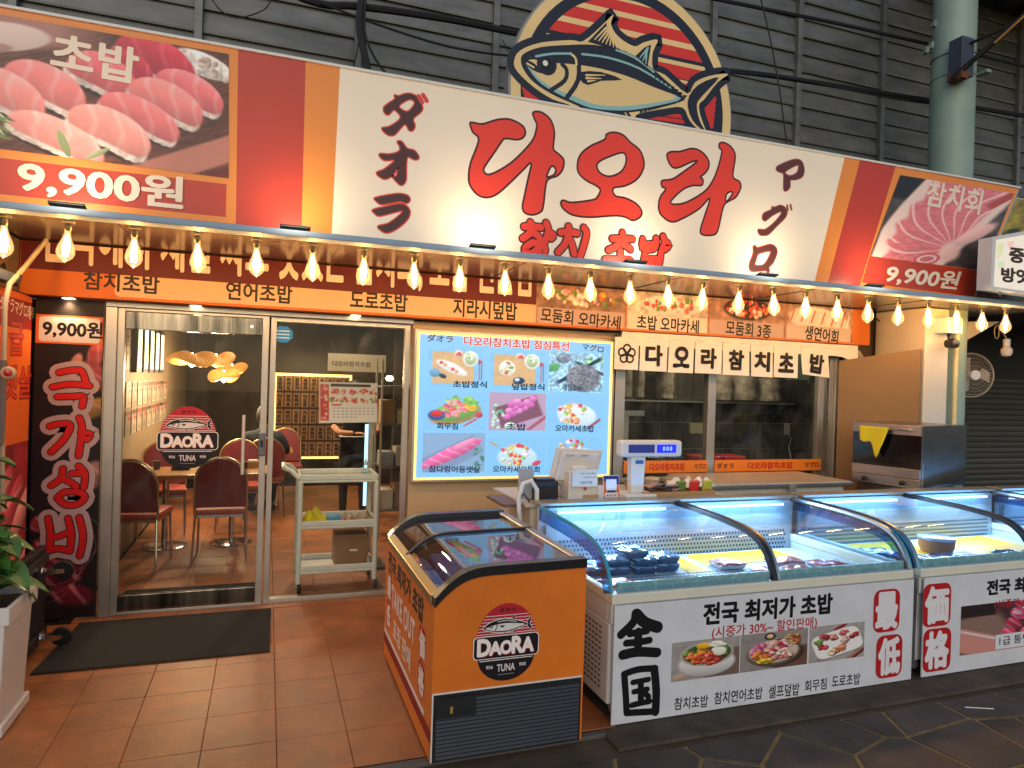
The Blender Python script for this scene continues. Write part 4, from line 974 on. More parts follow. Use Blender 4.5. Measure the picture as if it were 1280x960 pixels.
for k, (a, b, c_, d) in enumerate(cells):
    A0 = at(a, (b+d)/2, y=5.32); A1 = at(c_, (b+d)/2, y=5.32); m = (a+c_)/2; zb = at(m, d, y=5.32)[2]; zt = at(m, b, y=5.32)[2]
    dish(k).build('menu_picture', [(A0[0], 5.32, zb), (A1[0], 5.32, zb), (A1[0], 5.32, zt), (A0[0], 5.32, zt)], P_LIT, lb, .0035)
    u, v, w = lc[k]; p3.tpx(names[k], (u-w/2-2, v-1), (u+w/2, v), 8, '12304c', .03); p3.flush('lettering', P_LIT, lb)

# ------------------------------------------------------------------ kitchen window with noren
kw = thing('kitchen_window', 'two pane serving window looking into the dark tiled kitchen', 'window', (4.0, GY, .83))
frame_rect(kw, ALU, 2.87, 5.30, .84, 2.15, .05, 5.36, 5.44, 'window_frame', bot=.04, top=.05)
box('side_mullion', ALU, kw, 2.925, 5.375, .881, 2.975, 5.43, 2.099, bev=.003)
box('centre_mullion', ALU, kw, 3.83, 5.355, .881, 3.915, 5.43, 2.099, bev=.003)
box('side_mullion', ALU, kw, 5.13, 5.375, .881, 5.20, 5.43, 2.099, bev=.003)
box('pane', GL, kw, 2.976, 5.40, .882, 3.829, 5.407, 2.098); box('pane', GL, kw, 3.916, 5.41, .882, 5.129, 5.417, 2.098)
pr = Print((0, 5.354, 0))
for (a, b) in (((780, 572), (884, 589)), ((893, 574), (1026, 590))):
    A0 = pr.px(a[0], (a[1]+b[1])/2); A1 = pr.px(b[0], (a[1]+b[1])/2); z0, z1 = .925, 1.035
    pr.rect(A0[0], z0, A1[0], z1, 'e07a28'); w = A1[0]-A0[0]
    pr.text('ダオラ', A0[0]+.02*w, z0+.03, .15*w, .05, '30140c', .03); pr.text('マグロ', A0[0]+.84*w, z0+.03, .14*w, .05, '30140c', .03)
    pr.text('다오라참치초밥', A0[0]+.30*w, z0+.022, .42*w, .062, 'b8301c', .05)
pr.build('orange_strip', P_MATTE, kw)

nr = thing('noren_curtain', 'white noren cloth strips with black brush letters over the kitchen window', 'curtain', (4.0, 5.26, 2.1))
CL = mat('noren_cloth', 'e2dccb', .85, var=.05, scale=12)
MB().tube([(2.86, 5.262, 2.125), (5.38, 5.262, 2.125)], .012, 10).build('rod', WHITEP, nr)
mb = MB(); n = 40
vs = []
for i in range(n+1):
    x = 2.86+(5.48-2.86)*i/n; yy = 5.255+.006*math.sin(i*1.7)
    e = max(0, (i-36)/4)
    vs += [(x, yy, 2.165), (x, yy-.004, 2.05-.09*e*e)]
mb.add(vs, [(2*i, 2*i+1, 2*i+3, 2*i+2) for i in range(n)])
o = mb.build('valance', CL, nr); md = o.modifiers.new('s', 'SOLIDIFY'); md.thickness = .003
flags = [(768, 798, 462, 0), (800, 834, 464, 0), (836, 867, 466, 0), (869, 902, 467, 0), (903, 936, 469, .02), (938, 965, 471, .04), (967, 997, 472, .02), (1000, 1034, 470, .22)]
chars = ['', '다', '오', '라', '참', '치', '초', '밥']
for k, (u0, u1, vb, tilt) in enumerate(flags):
    x0 = at(u0, vb-10, y=5.24)[0]; x1 = at(u1, vb-10, y=5.24)[0]; zb = at((u0+u1)/2, vb, y=5.24)[2]; zt = 2.115
    mb = MB(); vs = []; nx, nz = 6, 6
    for j in range(nz+1):
        for i in range(nx+1):
            t = j/nz; sx = tilt*(zt-zb)*t
            vs.append((x0+(x1-x0)*i/nx+sx*.6, 5.243+.007*math.sin(i*1.1+k)*t-.02*tilt*t, zt+(zb-zt)*t+tilt*.12*(i/nx-.5)*t*-1))
    mb.add(vs, [(j*(nx+1)+i, (j+1)*(nx+1)+i, (j+1)*(nx+1)+i+1, j*(nx+1)+i+1) for j in range(nz) for i in range(nx)])
    o = mb.build('cloth_strip', CL, nr); md = o.modifiers.new('s', 'SOLIDIFY'); md.thickness = .003; md.offset = 0
    p = Print((0, 5.228, 0)); cx = (x0+x1)/2+tilt*.09; cz = (zb+zt)/2-.005; h = .17
    if k == 0:
        for j in range(5):
            a = R(90+72*j); p.ribbon([(cx+.048*math.cos(a)+.033*math.cos(q_), cz+.048*math.sin(a)+.033*math.sin(q_)) for q_ in [R(30*i) for i in range(12)]], .016, '14110f')
        for j in range(5): a = R(54+72*j); p.stroke([(cx, cz), (cx+.05*math.cos(a), cz+.05*math.sin(a))], .009, '14110f')
    else:
        p.text(chars[k], cx-.078, cz-h/2, .156, h, '14110f', .05, rot=-tilt*.6)
    for i_, q_ in enumerate(p.v):
        t_ = min(1, max(0, (zt-q_.z)/(zt-zb))); s_ = (q_.x-x0-tilt*(zt-zb)*t_*.6)/(x1-x0)*nx
        q_.y += 5.243+.007*math.sin(s_*1.1+k)*t_-.02*tilt*t_-.0055-5.228
    p.build('brush_letter', P_MATTE, o)
#=====PART5
# ================================================================== INTERIOR
VINYL = mat('burgundy_vinyl', '6e1c20', .4, var=.2, scale=8, coat=.15); VSEAT = mat('red_seat_vinyl', 'a04030', .45, var=.15, coat=.15)
def make_chair(label):
    """banquet chair seen from behind: backrest at -y"""
    t = thing('banquet_chair', label, 'chair', (0, 0, 0), 'red banquet chairs in the dining room')
    o = MB()
    n = 14; pts = [(-.205, 0, .50)]+[(.205*math.cos(math.pi-math.pi*k/n)*(1 if True else 1), 0, .72+.22*math.sin(math.pi*k/n)) for k in range(n+1)]+[(.205, 0, .50)]
    pts = [(x, -.21-.12*(z-.5), z) for x, _, z in pts]
    MB().prism(pts, (0, .035, 0)).build('backrest', VINYL, t, bev=.008)
    MB().tube([(-.21, -.185, .42)]+[(x*1.05, y+.017, z+.012) for x, y, z in pts]+[(.21, -.185, .42)], .011, 8).build('back_frame', CHAMP, t, smooth=True)
    MB().hexa([(-.21,-.20,.43),(.21,-.20,.43),(.225,.22,.43),(-.225,.22,.43),(-.21,-.20,.485),(.21,-.20,.485),(.225,.22,.495),(-.225,.22,.495)]).build('seat', VSEAT, t, bev=.018)
    for sx in (-1, 1):
        MB().tube([(.205*sx, -.185, .44), (.225*sx, -.24, 0.0)], [.012, .009], 8).build('leg', CHROME, t, smooth=True)
        MB().tube([(.205*sx, .2, .44), (.215*sx, .23, 0.0)], [.012, .009], 8).build('leg', CHROME, t, smooth=True)
    MB().box(-.2, -.17, .405, .2, .2, .428).build('seat_frame', CHROME, t)
    return t
ch = make_chair('burgundy banquet chair nearest the glass door, seen from behind below the round sticker')
ch.location = (-.365, 6.84, 0)
for x, y, rz, lab in ((-1.03, 6.7, -.15, 'burgundy banquet chair half hidden by the left door jamb'),
                      (-1.0, 7.98, math.pi+.1, 'burgundy banquet chair facing the door across the left table'),
                      (-.27, 8.15, math.pi, 'burgundy banquet chair behind the table, just right of the round sticker'),
                      (-.02, 8.8, .1, 'burgundy banquet chair where the seated customer sits'),
                      (-1.0, 9.6, 0, 'far burgundy banquet chair by the left interior wall'),
                      (.25, 9.9, math.pi, 'far burgundy banquet chair in the dark back of the dining room')):
    dup(ch, (x, y, 0), lab, rz)
TTOP = mat('table_top_wood', 'a07448', .35, var=.3, stretch=(1, 8, 1), coat=.2)
def table(x, y, lab):
    t = thing('dining_table', lab, 'table', (x, y, 0), 'pedestal tables in the dining room')
    box('tabletop', TTOP, t, x-.33, y-.32, .70, x+.33, y+.32, .735, bev=.004)
    MB().lathe([(.2, 0), (.2, .012), (.17, .022), (.03, .035), (.03, .045)], (x, y, 0), 28).build('base', CHROME, t, smooth=True)
    MB().tube([(x, y, .04), (x, y, .70)], .03, 16).build('column', CHROME, t, smooth=True)
table(-.30, 7.42, 'wooden pedestal table behind the nearest burgundy chair')
table(-1.0-.02+.12, 7.38, 'wooden pedestal table by the left interior wall')
for tx, ty, lab_ in ((-.42, 7.5, 'dark cup on the table behind the nearest chair'), (-.2, 7.38, 'second cup on the table behind the nearest chair'), (-1.0, 7.5, 'dark cup on the table by the left wall')):
    t = thing('cup', lab_, 'cup', (tx, ty, .736)); MB().lathe([(.028, .7365), (.036, .78), (.038, .82), (.034, .82)], (tx, ty, 0), 16).build('cup_body', mat('cup_glaze', '3a3430', .3), t, smooth=True)
t = thing('napkin_box', 'small wooden napkin box on the table behind the nearest chair', 'box', (-.12, 7.55, .736)); box('box_body', WOOD, t, -.18, 7.5, .7365, -.06, 7.6, .80, bev=.003); box('napkins', WHITEP, t, -.165, 7.515, .8005, -.075, 7.585, .815)
t = thing('sauce_caddy', 'caddy of sauce bottles on the table by the left wall', 'caddy', (-.78, 7.45, .736)); box('caddy_tray', BLACKP, t, -.86, 7.4, .7365, -.70, 7.5, .77)
for k in range(3): MB().lathe([(.02, .771), (.02, .84), (.008, .86), (.008, .885)], (-.83+.05*k, 7.45, 0), 12).build('bottle', mat('sauce_%d' % k, ('3a1c10', '8a2a1c', 'c8a040')[k], .25), t, smooth=True)
table(.0, 9.35, 'far pedestal table where a customer sits')
# people
SKIN = mat('skin', 'b07a58', .5, var=.1); HAIR = mat('dark_hair', '14110f', .6, var=.3, bump=.5, bscale=120)
def skinmesh(name, verts, edges, m, parent, sub=2):
    me = bpy.data.meshes.new(name); off = wloc(parent)
    me.from_pydata([Vector(v[:3]) for v in verts], edges, []); o = bpy.data.objects.new(name, me); COL.objects.link(o); o.parent = parent
    me.materials.append(m); md = o.modifiers.new('skin', 'SKIN')
    for i, v in enumerate(verts):
        sv = me.skin_vertices[0].data[i]; r = v[3]; sv.radius = (r, v[4] if len(v) > 4 else r); sv.use_root = (i == 0)
    s = o.modifiers.new('sub', 'SUBSURF'); s.levels = sub; s.render_levels = sub
    return o
def head_mesh(par, c, face, size=1.0, hair=True):
    """head with brow, nose, chin and ears; face = facing angle (0 looks along +x)"""
    bm = bmesh.new(); bmesh.ops.create_uvsphere(bm, u_segments=28, v_segments=20, radius=1)
    for v in bm.verts:
        x, y, z = v.co
        X, Y, Z = x*.098, y*.076, z*.118
        if z < 0: X *= 1-.10*z*z; Y *= 1-.32*z*z
        if x > .2:
            X -= .006*(abs(z) < .25)*(abs(abs(y)-.35) < .18)
            g = math.exp(-((y/.14)**2+((z+.18)/.2)**2)); X += .024*g
            g = math.exp(-((y/.3)**2+((z+.55)/.07)**2)); X += .006*g
            g = math.exp(-((y/.3)**2+((z+.85)/.14)**2)); X += .012*g
        g = math.exp(-((x-.0)/.14)**2-((z+.1)/.25)**2); Y += math.copysign(.012*g, y) if abs(y) > .8 else 0
        v.co = (X*size, Y*size, Z*size)
    bmesh.ops.rotate(bm, verts=bm.verts, matrix=Matrix.Rotation(face, 3, 'Z')); bmesh.ops.translate(bm, verts=bm.verts, vec=Vector(c)-wloc(par))
    me = bpy.data.meshes.new('head'); bm.to_mesh(me); bm.free(); me.materials.append(SKIN)
    me.polygons.foreach_set('use_smooth', [True]*len(me.polygons)); o = bpy.data.objects.new('head', me); COL.objects.link(o); o.parent = par
    f = Vector((math.cos(face), math.sin(face), 0)); s = Vector((-math.sin(face), math.cos(face), 0))
    for k in (-1, 1):
        e = MB().lathe([(.001, -.009), (.008, -.005), (.010, 0), (.008, .005), (.001, .009)], Vector(c)+f*.082*size+s*.03*k*size+Vector((0, 0, .006)), 10); e.build('eye', WHITEP, o, smooth=True)
    if hair:
        bm = bmesh.new(); bmesh.ops.create_uvsphere(bm, u_segments=24, v_segments=16, radius=1)
        bmesh.ops.delete(bm, geom=[v for v in bm.verts if v.co.z < -.45+.75*max(0, v.co.x)], context='VERTS')
        for v in bm.verts:
            x, y, z = v.co; k = 1+.03*math.sin(9*x+5*y)+.02*math.sin(17*z)
            v.co = (x*.108*k-.008, y*.088*k, z*.130*k+.004)
        bmesh.ops.rotate(bm, verts=bm.verts, matrix=Matrix.Rotation(face, 3, 'Z')); bmesh.ops.translate(bm, verts=bm.verts, vec=Vector(c)-wloc(par))
        me = bpy.data.meshes.new('hair'); bm.to_mesh(me); bm.free(); me.materials.append(HAIR); me.polygons.foreach_set('use_smooth', [True]*len(me.polygons))
        h = bpy.data.objects.new('hair', me); COL.objects.link(h); h.parent = par
    return o
def hand(par, w, d, up):
    """palm, four curled fingers and a thumb; w wrist point, d forward"""
    w = Vector(w)-wloc(par); d = Vector(d).normalized(); s = d.cross(Vector(up)).normalized(); n = s.cross(d)
    vs = [(*w, .024, .018), (*(w+d*.045), .034, .016), (*(w+d*.085), .038, .014)]; ed = [(0, 1), (1, 2)]
    for k, (o, L) in enumerate(((-.030, .066), (-.010, .075), (.011, .070), (.030, .055))):
        b = len(vs); base = w+d*.085+s*o
        vs += [(*(base+d*.006), .010), (*(base+d*(L*.5)-n*.012), .009), (*(base+d*(L*.85)-n*.035), .008)]; ed += [(2, b), (b, b+1), (b+1, b+2)]
    b = len(vs); vs += [(*(w+d*.04-s*.036), .011), (*(w+d*.075-s*.058-n*.012), .009)]; ed += [(1, b), (b, b+1)]
    return skinmesh('hand', vs, ed, SKIN, par, 1)
# seated customer, back to the camera
px_, py_ = -.03, 8.75
p1 = thing('person', 'seated customer in a dark top with short black hair, seen from behind', 'person', (px_, py_, 0))
SH = mat('dark_navy_shirt', '1c2530', .8, var=.2); TR = mat('dark_trousers', '17181c', .8, var=.2)
skinmesh('shirt', [(0, .0, .50, .15, .11), (0, -.02, .72, .145, .10), (0, 0, .93, .16, .10), (0, .02, 1.02, .08, .07), (0, .03, 1.07, .05),
    (-.19, 0, .97, .062), (-.27, .06, .76, .048), (-.17, .24, .78, .038), (.19, 0, .97, .062), (.28, .08, .76, .048), (.18, .26, .78, .038)],
    [(0,1),(1,2),(2,3),(3,4),(2,5),(5,6),(6,7),(2,8),(8,9),(9,10)], SH, p1)
skinmesh('trousers', [(0, 0, .50, .15, .12), (-.1, .05, .50, .09), (-.12, .40, .50, .075), (-.12, .42, .08, .05), (.1, .05, .50, .09), (.12, .40, .50, .075), (.12, .42, .08, .05)],
    [(0,1),(1,2),(2,3),(0,4),(4,5),(5,6)], TR, p1)
head_mesh(p1, (px_, py_+.04, 1.20), R(85)); MB().tube([(px_, py_+.03, 1.04), (px_, py_+.035, 1.12)], .048, 12).build('neck', SKIN, p1, smooth=True)
hand(p1, (px_-.17, py_+.26, .78), (.3, 1, -.1), (0, 0, 1)); hand(p1, (px_+.18, py_+.28, .78), (-.3, 1, -.1), (0, 0, 1))
for k in (-1, 1): MB().obox((px_+.12*k, py_+.46, .035), .09, .26, .07).build('shoe', BLACKP, p1, bev=.02)
# standing worker in black behind the hanging menu sheet
px_, py_ = .98, 8.35
p2 = thing('person', 'standing worker in black clothes and apron behind the menu sheet', 'person', (px_, py_, 0))
BK = mat('black_cloth', '101114', .85, var=.3)
skinmesh('shirt', [(0, 0, .95, .15, .11), (0, 0, 1.15, .135, .10), (0, 0, 1.38, .165, .10), (0, .0, 1.47, .08, .07), (0, .01, 1.52, .05),
    (.20, 0, 1.42, .06), (.27, -.02, 1.22, .05), (-.2, 0, 1.42, .06), (-.25, -.08, 1.2, .05)],
    [(0,1),(1,2),(2,3),(3,4),(2,5),(5,6),(2,7),(7,8)], BK, p2)
skinmesh('forearm', [(.27, -.02, 1.22, .04), (.27, -.12, 1.13, .036), (.20, -.24, 1.12, .028)], [(0,1),(1,2)], SKIN, p2)
skinmesh('forearm', [(-.25, -.08, 1.2, .04), (-.18, -.2, 1.12, .036), (-.02, -.28, 1.12, .028)], [(0,1),(1,2)], SKIN, p2)
hand(p2, (px_+.20, py_-.24, 1.12), (-.8, -.5, 0), (0, 0, 1)); hand(p2, (px_-.02, py_-.28, 1.12), (.9, -.3, 0), (0, 0, 1))
skinmesh('trousers', [(0, 0, .95, .15, .11), (-.09, 0, .84, .085), (-.10, -.01, .48, .06), (-.10, 0, .09, .045), (.09, 0, .84, .085), (.13, .03, .48, .06), (.14, .06, .09, .045)],
    [(0,1),(1,2),(2,3),(0,4),(4,5),(5,6)], BK, p2)
MB().hexa([(px_-.17,py_-.13,.45),(px_+.17,py_-.13,.45),(px_+.16,py_-.11,.45),(px_-.16,py_-.11,.45),(px_-.16,py_-.15,1.06),(px_+.16,py_-.15,1.06),(px_+.16,py_-.12,1.06),(px_-.16,py_-.12,1.06)]).build('apron', BK, p2, bev=.01)
MB().tube([(px_+.155*math.cos(a), py_+.125*math.sin(a), 1.06) for a in [k*math.pi/10 for k in range(21)]], .008, 6).build('apron_string', WHITEP, p2)
head_mesh(p2, (px_, py_+.01, 1.64), R(-70)); MB().tube([(px_, py_+.01, 1.48), (px_, py_+.005, 1.56)], .05, 12).build('neck', SKIN, p2, smooth=True)
p2.scale = (1, 1, .94)
for k in (-1, 1): MB().obox((px_+.12*k, py_-.05+.03*k, .035), .095, .27, .07, rz=.2*k).build('shoe', mat('grey_shoe', '8a8680', .6), p2, bev=.02)

# pendant lamps: wavy woven shades
WOV = mat('woven_rattan', 'c88838', .7, col2='8a5520', scale=60, emit='d88030', es=.6)
def pendant(u, v, y, w, lab, ph):
    c = at(u, v, y=y); t = thing('pendant_lamp', lab, 'lamp', c, 'wavy rattan pendant lamps')
    mb = MB(); n = 48; vs = []; rg = 11
    for j in range(rg+1):
        for k in range(n):
            a = 2*math.pi*k/n; q_ = -2.6+5.2*j/rg; r = w*(.56+.44*math.cos(q_)); f_ = (r/w)**1.3
            z = .046*math.sin(q_)*(1+.25*math.sin(3*a+ph))-.035*f_+(.040*math.sin(2*a+ph)+.018*math.sin(3*a+1))*f_
            vs.append((c[0]+r*math.cos(a), c[1]+r*math.sin(a)*.9, c[2]+z))
    fs = [(j*n+k, j*n+(k+1) % n, (j+1)*n+(k+1) % n, (j+1)*n+k) for j in range(rg) for k in range(n)]
    o = mb.add(vs, fs).build('shade', WOV, t, smooth=True); md = o.modifiers.new('s', 'SOLIDIFY'); md.thickness = .004
    o2 = MB(); 
    for k in range(0, n, 2): o2.tube([Vector(vs[j*n+k]) for j in range(rg+1)], .0042, 4)
    o2.build('weave_ribs', mat('rattan_rib', 'e0a050', .6, emit='e09038', es=.25), t)
    MB().tube([(c[0], c[1], c[2]+.04), (c[0], c[1], 2.72)], .004, 6).build('cord', BLACKP, t)
    MB().lathe([(.004, -.105), (.026, -.09), (.036, -.066), (.026, -.04), (.012, -.02), (.010, .04)], c, 14).build('globe_bulb', emis('pendant_bulb', 'ffd9a0', 34), t, smooth=True)
    lamp('POINT', 'pendant_light', t, (c[0], c[1], c[2]-.16), 34, (1, .66, .36), .05)
pendant(240, 446, 7.8, .235, 'largest wavy rattan pendant lamp at the front left of the group', .3)
pendant(270, 447, 8.3, .20, 'wavy rattan pendant lamp just right of the largest one', 1.2)
pendant(290, 459, 9.6, .19, 'small far rattan pendant lamp at the right of the group', 2.0)
pendant(280, 467, 9.0, .18, 'lowest rattan pendant lamp in the group of four', 2.8)

# backlit lantern panels and menu sheets on the left interior wall
PAN = emis('lantern_panel', 'fff0cc', 2.2)
FRM = mat('lantern_frame', '1a1510', .5)
for k in range(5):
    y = 7.45+.37*k; t = thing('lantern_panel', '%s lit calligraphy panel on the left interior wall' % ('nearest', 'second', 'third', 'fourth', 'farthest')[k], 'wall light', (-1.21, y, 1.7), 'lit calligraphy panels')
    box('panel_case', FRM, t, -1.218, y-.13, 1.68, -1.17, y+.13, 2.16)
    box('lit_face', PAN, t, -1.169, y-.085, 1.72, -1.165, y+.085, 2.12)
    p = Print((-1.165, 0, 0), U=(0, 1, 0)); 
    p.stroke([(y+.03, 2.07), (y-.02, 2.0), (y+.03, 1.93), (y-.015, 1.84), (y+.01, 1.77)], .012, '3a3024'); p.build('brush_writing', P_MATTE, t)
t = thing('wooden_tablets', 'row of pale wooden menu tablets high on the left interior wall', 'sign', (-1.21, 6.8, 1.7))
for k in range(6):
    y = 6.35+.13*k; o = box('tablet', WOOD, t, -1.218, y-.05, 1.70, -1.195, y+.05, 2.38, bev=.003)
    p = Print((-1.195, 0, 0), U=(0, 1, 0)); 
    for j in range(4): p.text('참치초밥회'[(j+k) % 5], y-.03, 2.2-.14*j, .06, .10, '2a1c10', .03)
    p.build('tablet_lettering', P_MATTE, o)
for r_ in range(2):
    for k in range(9):
        y = 7.2+.30*k; z = 1.47-.26*r_
        cv = Cv(16, 24, .7, ('a89c8c', '8e8274', 'b0a28e')[(k+r_) % 3]); cv.rect(.35, .9, .35, .1, 0, ('6a2c28', '3a3430', '8a3a30')[k % 3], .1); cv.scatter(6, .35, .66, .28, .14, ['a83a3a', 'c87060', '6a2a28'], .08, .14)
        for j in range(5): cv.rect(.35, .5-.09*j, .24, .018, 0, '6a6058', .3)
        t = thing('menu_sheet', '%s menu sheet from the door in the %s row on the left interior wall' % ('first second third fourth fifth sixth seventh eighth ninth'.split()[k], ('upper', 'lower')[r_]), 'poster', (-1.21, y, z), 'menu sheets on the left interior wall')
        box('sheet_backing', mat('sheet_backing', '9a9084', .6), t, -1.219, y-.125, z-.12, -1.212, y+.125, z+.12)
        cv.build('sheet_print', [(-1.212, y-.12, z-.115), (-1.212, y+.12, z-.115), (-1.212, y+.12, z+.115), (-1.212, y-.12, z+.115)], P_MATTE, t, .001)

# glowing board of wooden name plaques
pb = thing('plaque_board', 'glowing edged board of small wooden name plaques behind the shop window', 'board', (.55, 11.62, .5))
BYY = 11.6; PX0, PX1 = at(342, 520, y=BYY)[0], at(438, 520, y=BYY)[0]; PZ0, PZ1 = at(380, 573, y=BYY)[2], at(380, 468, y=BYY)[2]; GAPX = (PX1-PX0-.04)/9; GAPZ = (PZ1-PZ0-.04)/5
box('board_back', mat('board_dark', '2b1d12', .6), pb, PX0+.02, BYY, PZ0+.02, PX1-.02, BYY+.04, PZ1-.02)
box('board_hanger', ID, pb, PX0+.1, BYY+.066, PZ0+.1, PX1-.1, 11.998, PZ1-.1)
box('light_edge', emis('light_edge', 'ffcf70', 2.6), pb, PX0-.012, BYY+.045, PZ0-.012, PX1+.012, BYY+.065, PZ1+.012)
mb = MB(); mb.box(PX0, BYY-.01, PZ0, PX0+.03, BYY+.0449, PZ1); mb.box(PX1-.03, BYY-.01, PZ0, PX1, BYY+.0449, PZ1); mb.box(PX0+.03, BYY-.01, PZ0, PX1-.03, BYY+.0449, PZ0+.03); mb.box(PX0+.03, BYY-.01, PZ1-.03, PX1-.03, BYY+.0449, PZ1)
mb.build('board_frame', emis('lit_frame', 'ffd98c', 1.5), pb)
pq = MB().box(-GAPX*.43, -.006, -GAPZ*.43, GAPX*.43, 0, GAPZ*.43).mesh('plaque'); pq.materials.append(mat('plaque_wood', 'a87848', .6, rnd=.2, var=.25, scale=20))
p = Print((0, BYY-.0075, 0), lift=.0005)
for i in range(9):
    for j in range(5):
        x = PX0+.02+(i+.5)*GAPX; z = PZ0+.02+(j+.5)*GAPZ; o = bpy.data.objects.new('plaque', pq); COL.objects.link(o); o.parent = pb
        o.location = Vector((x, BYY-.0005, z))-pb.location
        for q_ in range(3): p.text('참치초밥회연어도로'[(i*3+j*5+q_) % 9], x-GAPX*.22, z+GAPZ*(.13-.25*q_), GAPX*.44, GAPZ*.2, '1c120a', .06)
p.build('plaque_lettering', P_MATTE, pb)
lamp('AREA', 'board_glow', pb, (.6, BYY-.15, 2.0), 9, (1, .72, .38), (.9, .05), (R(20), 0, 0))

# menu sheet on a stand; the glowing strip beside the pole imitates a reflection
ms = thing('menu_stand', 'white photo menu sheet on a pole stand behind the window, with a strip imitating a pale blue reflection', 'menu stand', (.9, 6.2, 0))
c = [at(u, v, y=6.2) for u, v in ((399, 529), (472, 528), (472, 479), (399, 477))]
MB().prism([(c[0][0], 6.205, c[0][2]), (c[1][0], 6.205, c[1][2]), (c[2][0], 6.205, c[2][2]), (c[3][0], 6.205, c[3][2])], (0, .01, 0)).build('sheet_board', WHITEP, ms)
cv = Cv(74, 54, 1.4, 'e8dcd4'); cv.rect(.12, .5, .11, .46, 0, 'c8403c'); cv.rect(.75, .94, .5, .035, 0, '3a2420')
for k in range(4): cv.scatter(7, .12, .85-.23*k, .07, .07, ['f0c8b8', 'd84a48', 'e88878'], .03, .06)
for k in range(10): cv.scatter(8, .35+.24*(k % 5), .78-.22*(k//5), .09, .07, ['d83c3c', 'f0b0a0', 'e07050', '88a050'], .03, .06)
for k in range(36): cv.rect(.34+.105*(k % 10), .36-.075*(k//10), .035, .012, 0, '8a7468', .3)
cv.rect(.4, .44, .13, .025, 0, 'c83838')
cv.build('menu_print', [(c[0][0]+.005, 6.203, c[0][2]+.005), (c[1][0]-.005, 6.203, c[1][2]+.005), (c[2][0]-.005, 6.203, c[2][2]-.005), (c[3][0]+.005, 6.203, c[3][2]-.005)], paint('laminated_print', .25, es=.12), ms, .0005)
box('pole', ALU, ms, .87, 6.23, .02, .91, 6.26, 1.5); box('reflection_strip', emis('cool_reflection', '9cd0f0', 2.2), ms, .835, 6.225, .55, .862, 6.24, 1.28)
box('foot', BLACKP, ms, .75, 6.1, .0045, 1.03, 6.4, .025, bev=.005)

# trolley
TR_ = mat('pale_plastic', 'd8d4ca', .45, var=.06)
tc = thing('trolley', 'white plastic three shelf service trolley inside the shop window', 'trolley', (.55, 5.75, 0))
TX0, TX1, TY0, TY1 = .25, .86, 5.54, 5.94
for z in (.155, .505, .865):
    mb = MB(); mb.box(TX0, TY0, z, TX1, TY1, z+.02); mb.box(TX0, TY0, z+.02, TX0+.018, TY1, z+.062); mb.box(TX1-.018, TY0, z+.02, TX1, TY1, z+.062); mb.box(TX0+.018, TY0, z+.02, TX1-.018, TY0+.018, z+.062); mb.box(TX0+.018, TY1-.018, z+.02, TX1-.018, TY1, z+.062)
    mb.build('shelf', TR_, tc, bev=.006)
for x in (TX0+.012, TX1-.012):
    for y in (TY0+.012, TY1-.012): MB().tube([(x, y, .085), (x, y, .87)], .021, 14).build('leg', TR_, tc, smooth=True)
MB().tube([(TX0, TY0+.03, .90), (TX0-.06, TY0+.04, .96), (TX0-.11, TY0+.07, .975), (TX0-.11, TY1-.07, .975), (TX0-.06, TY1-.04, .96), (TX0, TY1-.03, .90)], .02, 12).build('handle', TR_, tc, smooth=True)
for x in (TX0+.012, TX1-.012):
    for y in (TY0+.012, TY1-.012):
        w = MB().lathe([(.01, -.016), (.038, -.014), (.042, 0), (.038, .014), (.01, .016)], (x+.01, y, .042+.0045), 16, 'x').build('caster', BLACKR, tc, smooth=True)
        MB().obox((x, y, .075), .03, .035, .03).build('caster_fork', CHROME, w)
box('name_tag', WHITEP, tc, TX0+.05, TY0-.002, .888, TX0+.15, TY0-.0005, .918)
t = thing('carton', 'brown cardboard carton on the bottom shelf of the trolley', 'box', (.7, 5.75, .176))
box('carton_body', mat('cardboard', '8a6340', .8, var=.15), t, .545, 5.62, .1765, .80, 5.90, .43, bev=.003)
box('carton_flap', mat('cardboard_flap', '6a4a30', .8), t, .55, 5.625, .4305, .795, 5.76, .434); box('carton_label', WHITEP, t, .66, 5.6175, .30, .72, 5.6195, .315)
t = thing('cleaning_cloth', 'crumpled yellow cloth on the middle shelf of the trolley', 'cloth', (.4, 5.7, .53))
def cloth_lump(par, cx, cy, cz, sx, sy, h, m, seed=0, name='cloth'):
    r_ = random.Random(seed); n = 12; ph = [r_.uniform(0, 6) for _ in range(4)]; vs = []
    for j in range(n+1):
        for i in range(n+1):
            x, y = i/n-.5, j/n-.5; e = (max(0, 1-(2*abs(x))**4)*max(0, 1-(2*abs(y))**4))**1.2
            vs.append((cx+sx*x+.01*math.sin(9*y+ph[2]), cy+sy*y+.01*math.sin(11*x+ph[3]), cz+h*e**.5*(.55+.45*math.sin(8*x+ph[0])*math.cos(7*y+ph[1]))+.002))
    o = MB().add(vs, [(j*(n+1)+i, j*(n+1)+i+1, (j+1)*(n+1)+i+1, (j+1)*(n+1)+i) for j in range(n) for i in range(n)]).build(name, m, par, smooth=True)
    md = o.modifiers.new('s', 'SOLIDIFY'); md.thickness = .003; return o
YEL = mat('yellow_cloth', 'dcc81e', .8, var=.15)
cloth_lump(t, .38, 5.70, .526, .18, .2, .12, YEL, 1)
t = thing('blue_pack', 'small blue wipes pack on the middle shelf of the trolley', 'pack', (.53, 5.7, .53)); MB().obox((.52, 5.70, .556), .11, .16, .055, rz=.2).build('pack_body', mat('blue_pack', '2c8cb8', .35), t, bev=.015)
t = thing('folded_towels', 'striped folded towels at the right end of the trolley middle shelf', 'towels', (.72, 5.75, .53)); 
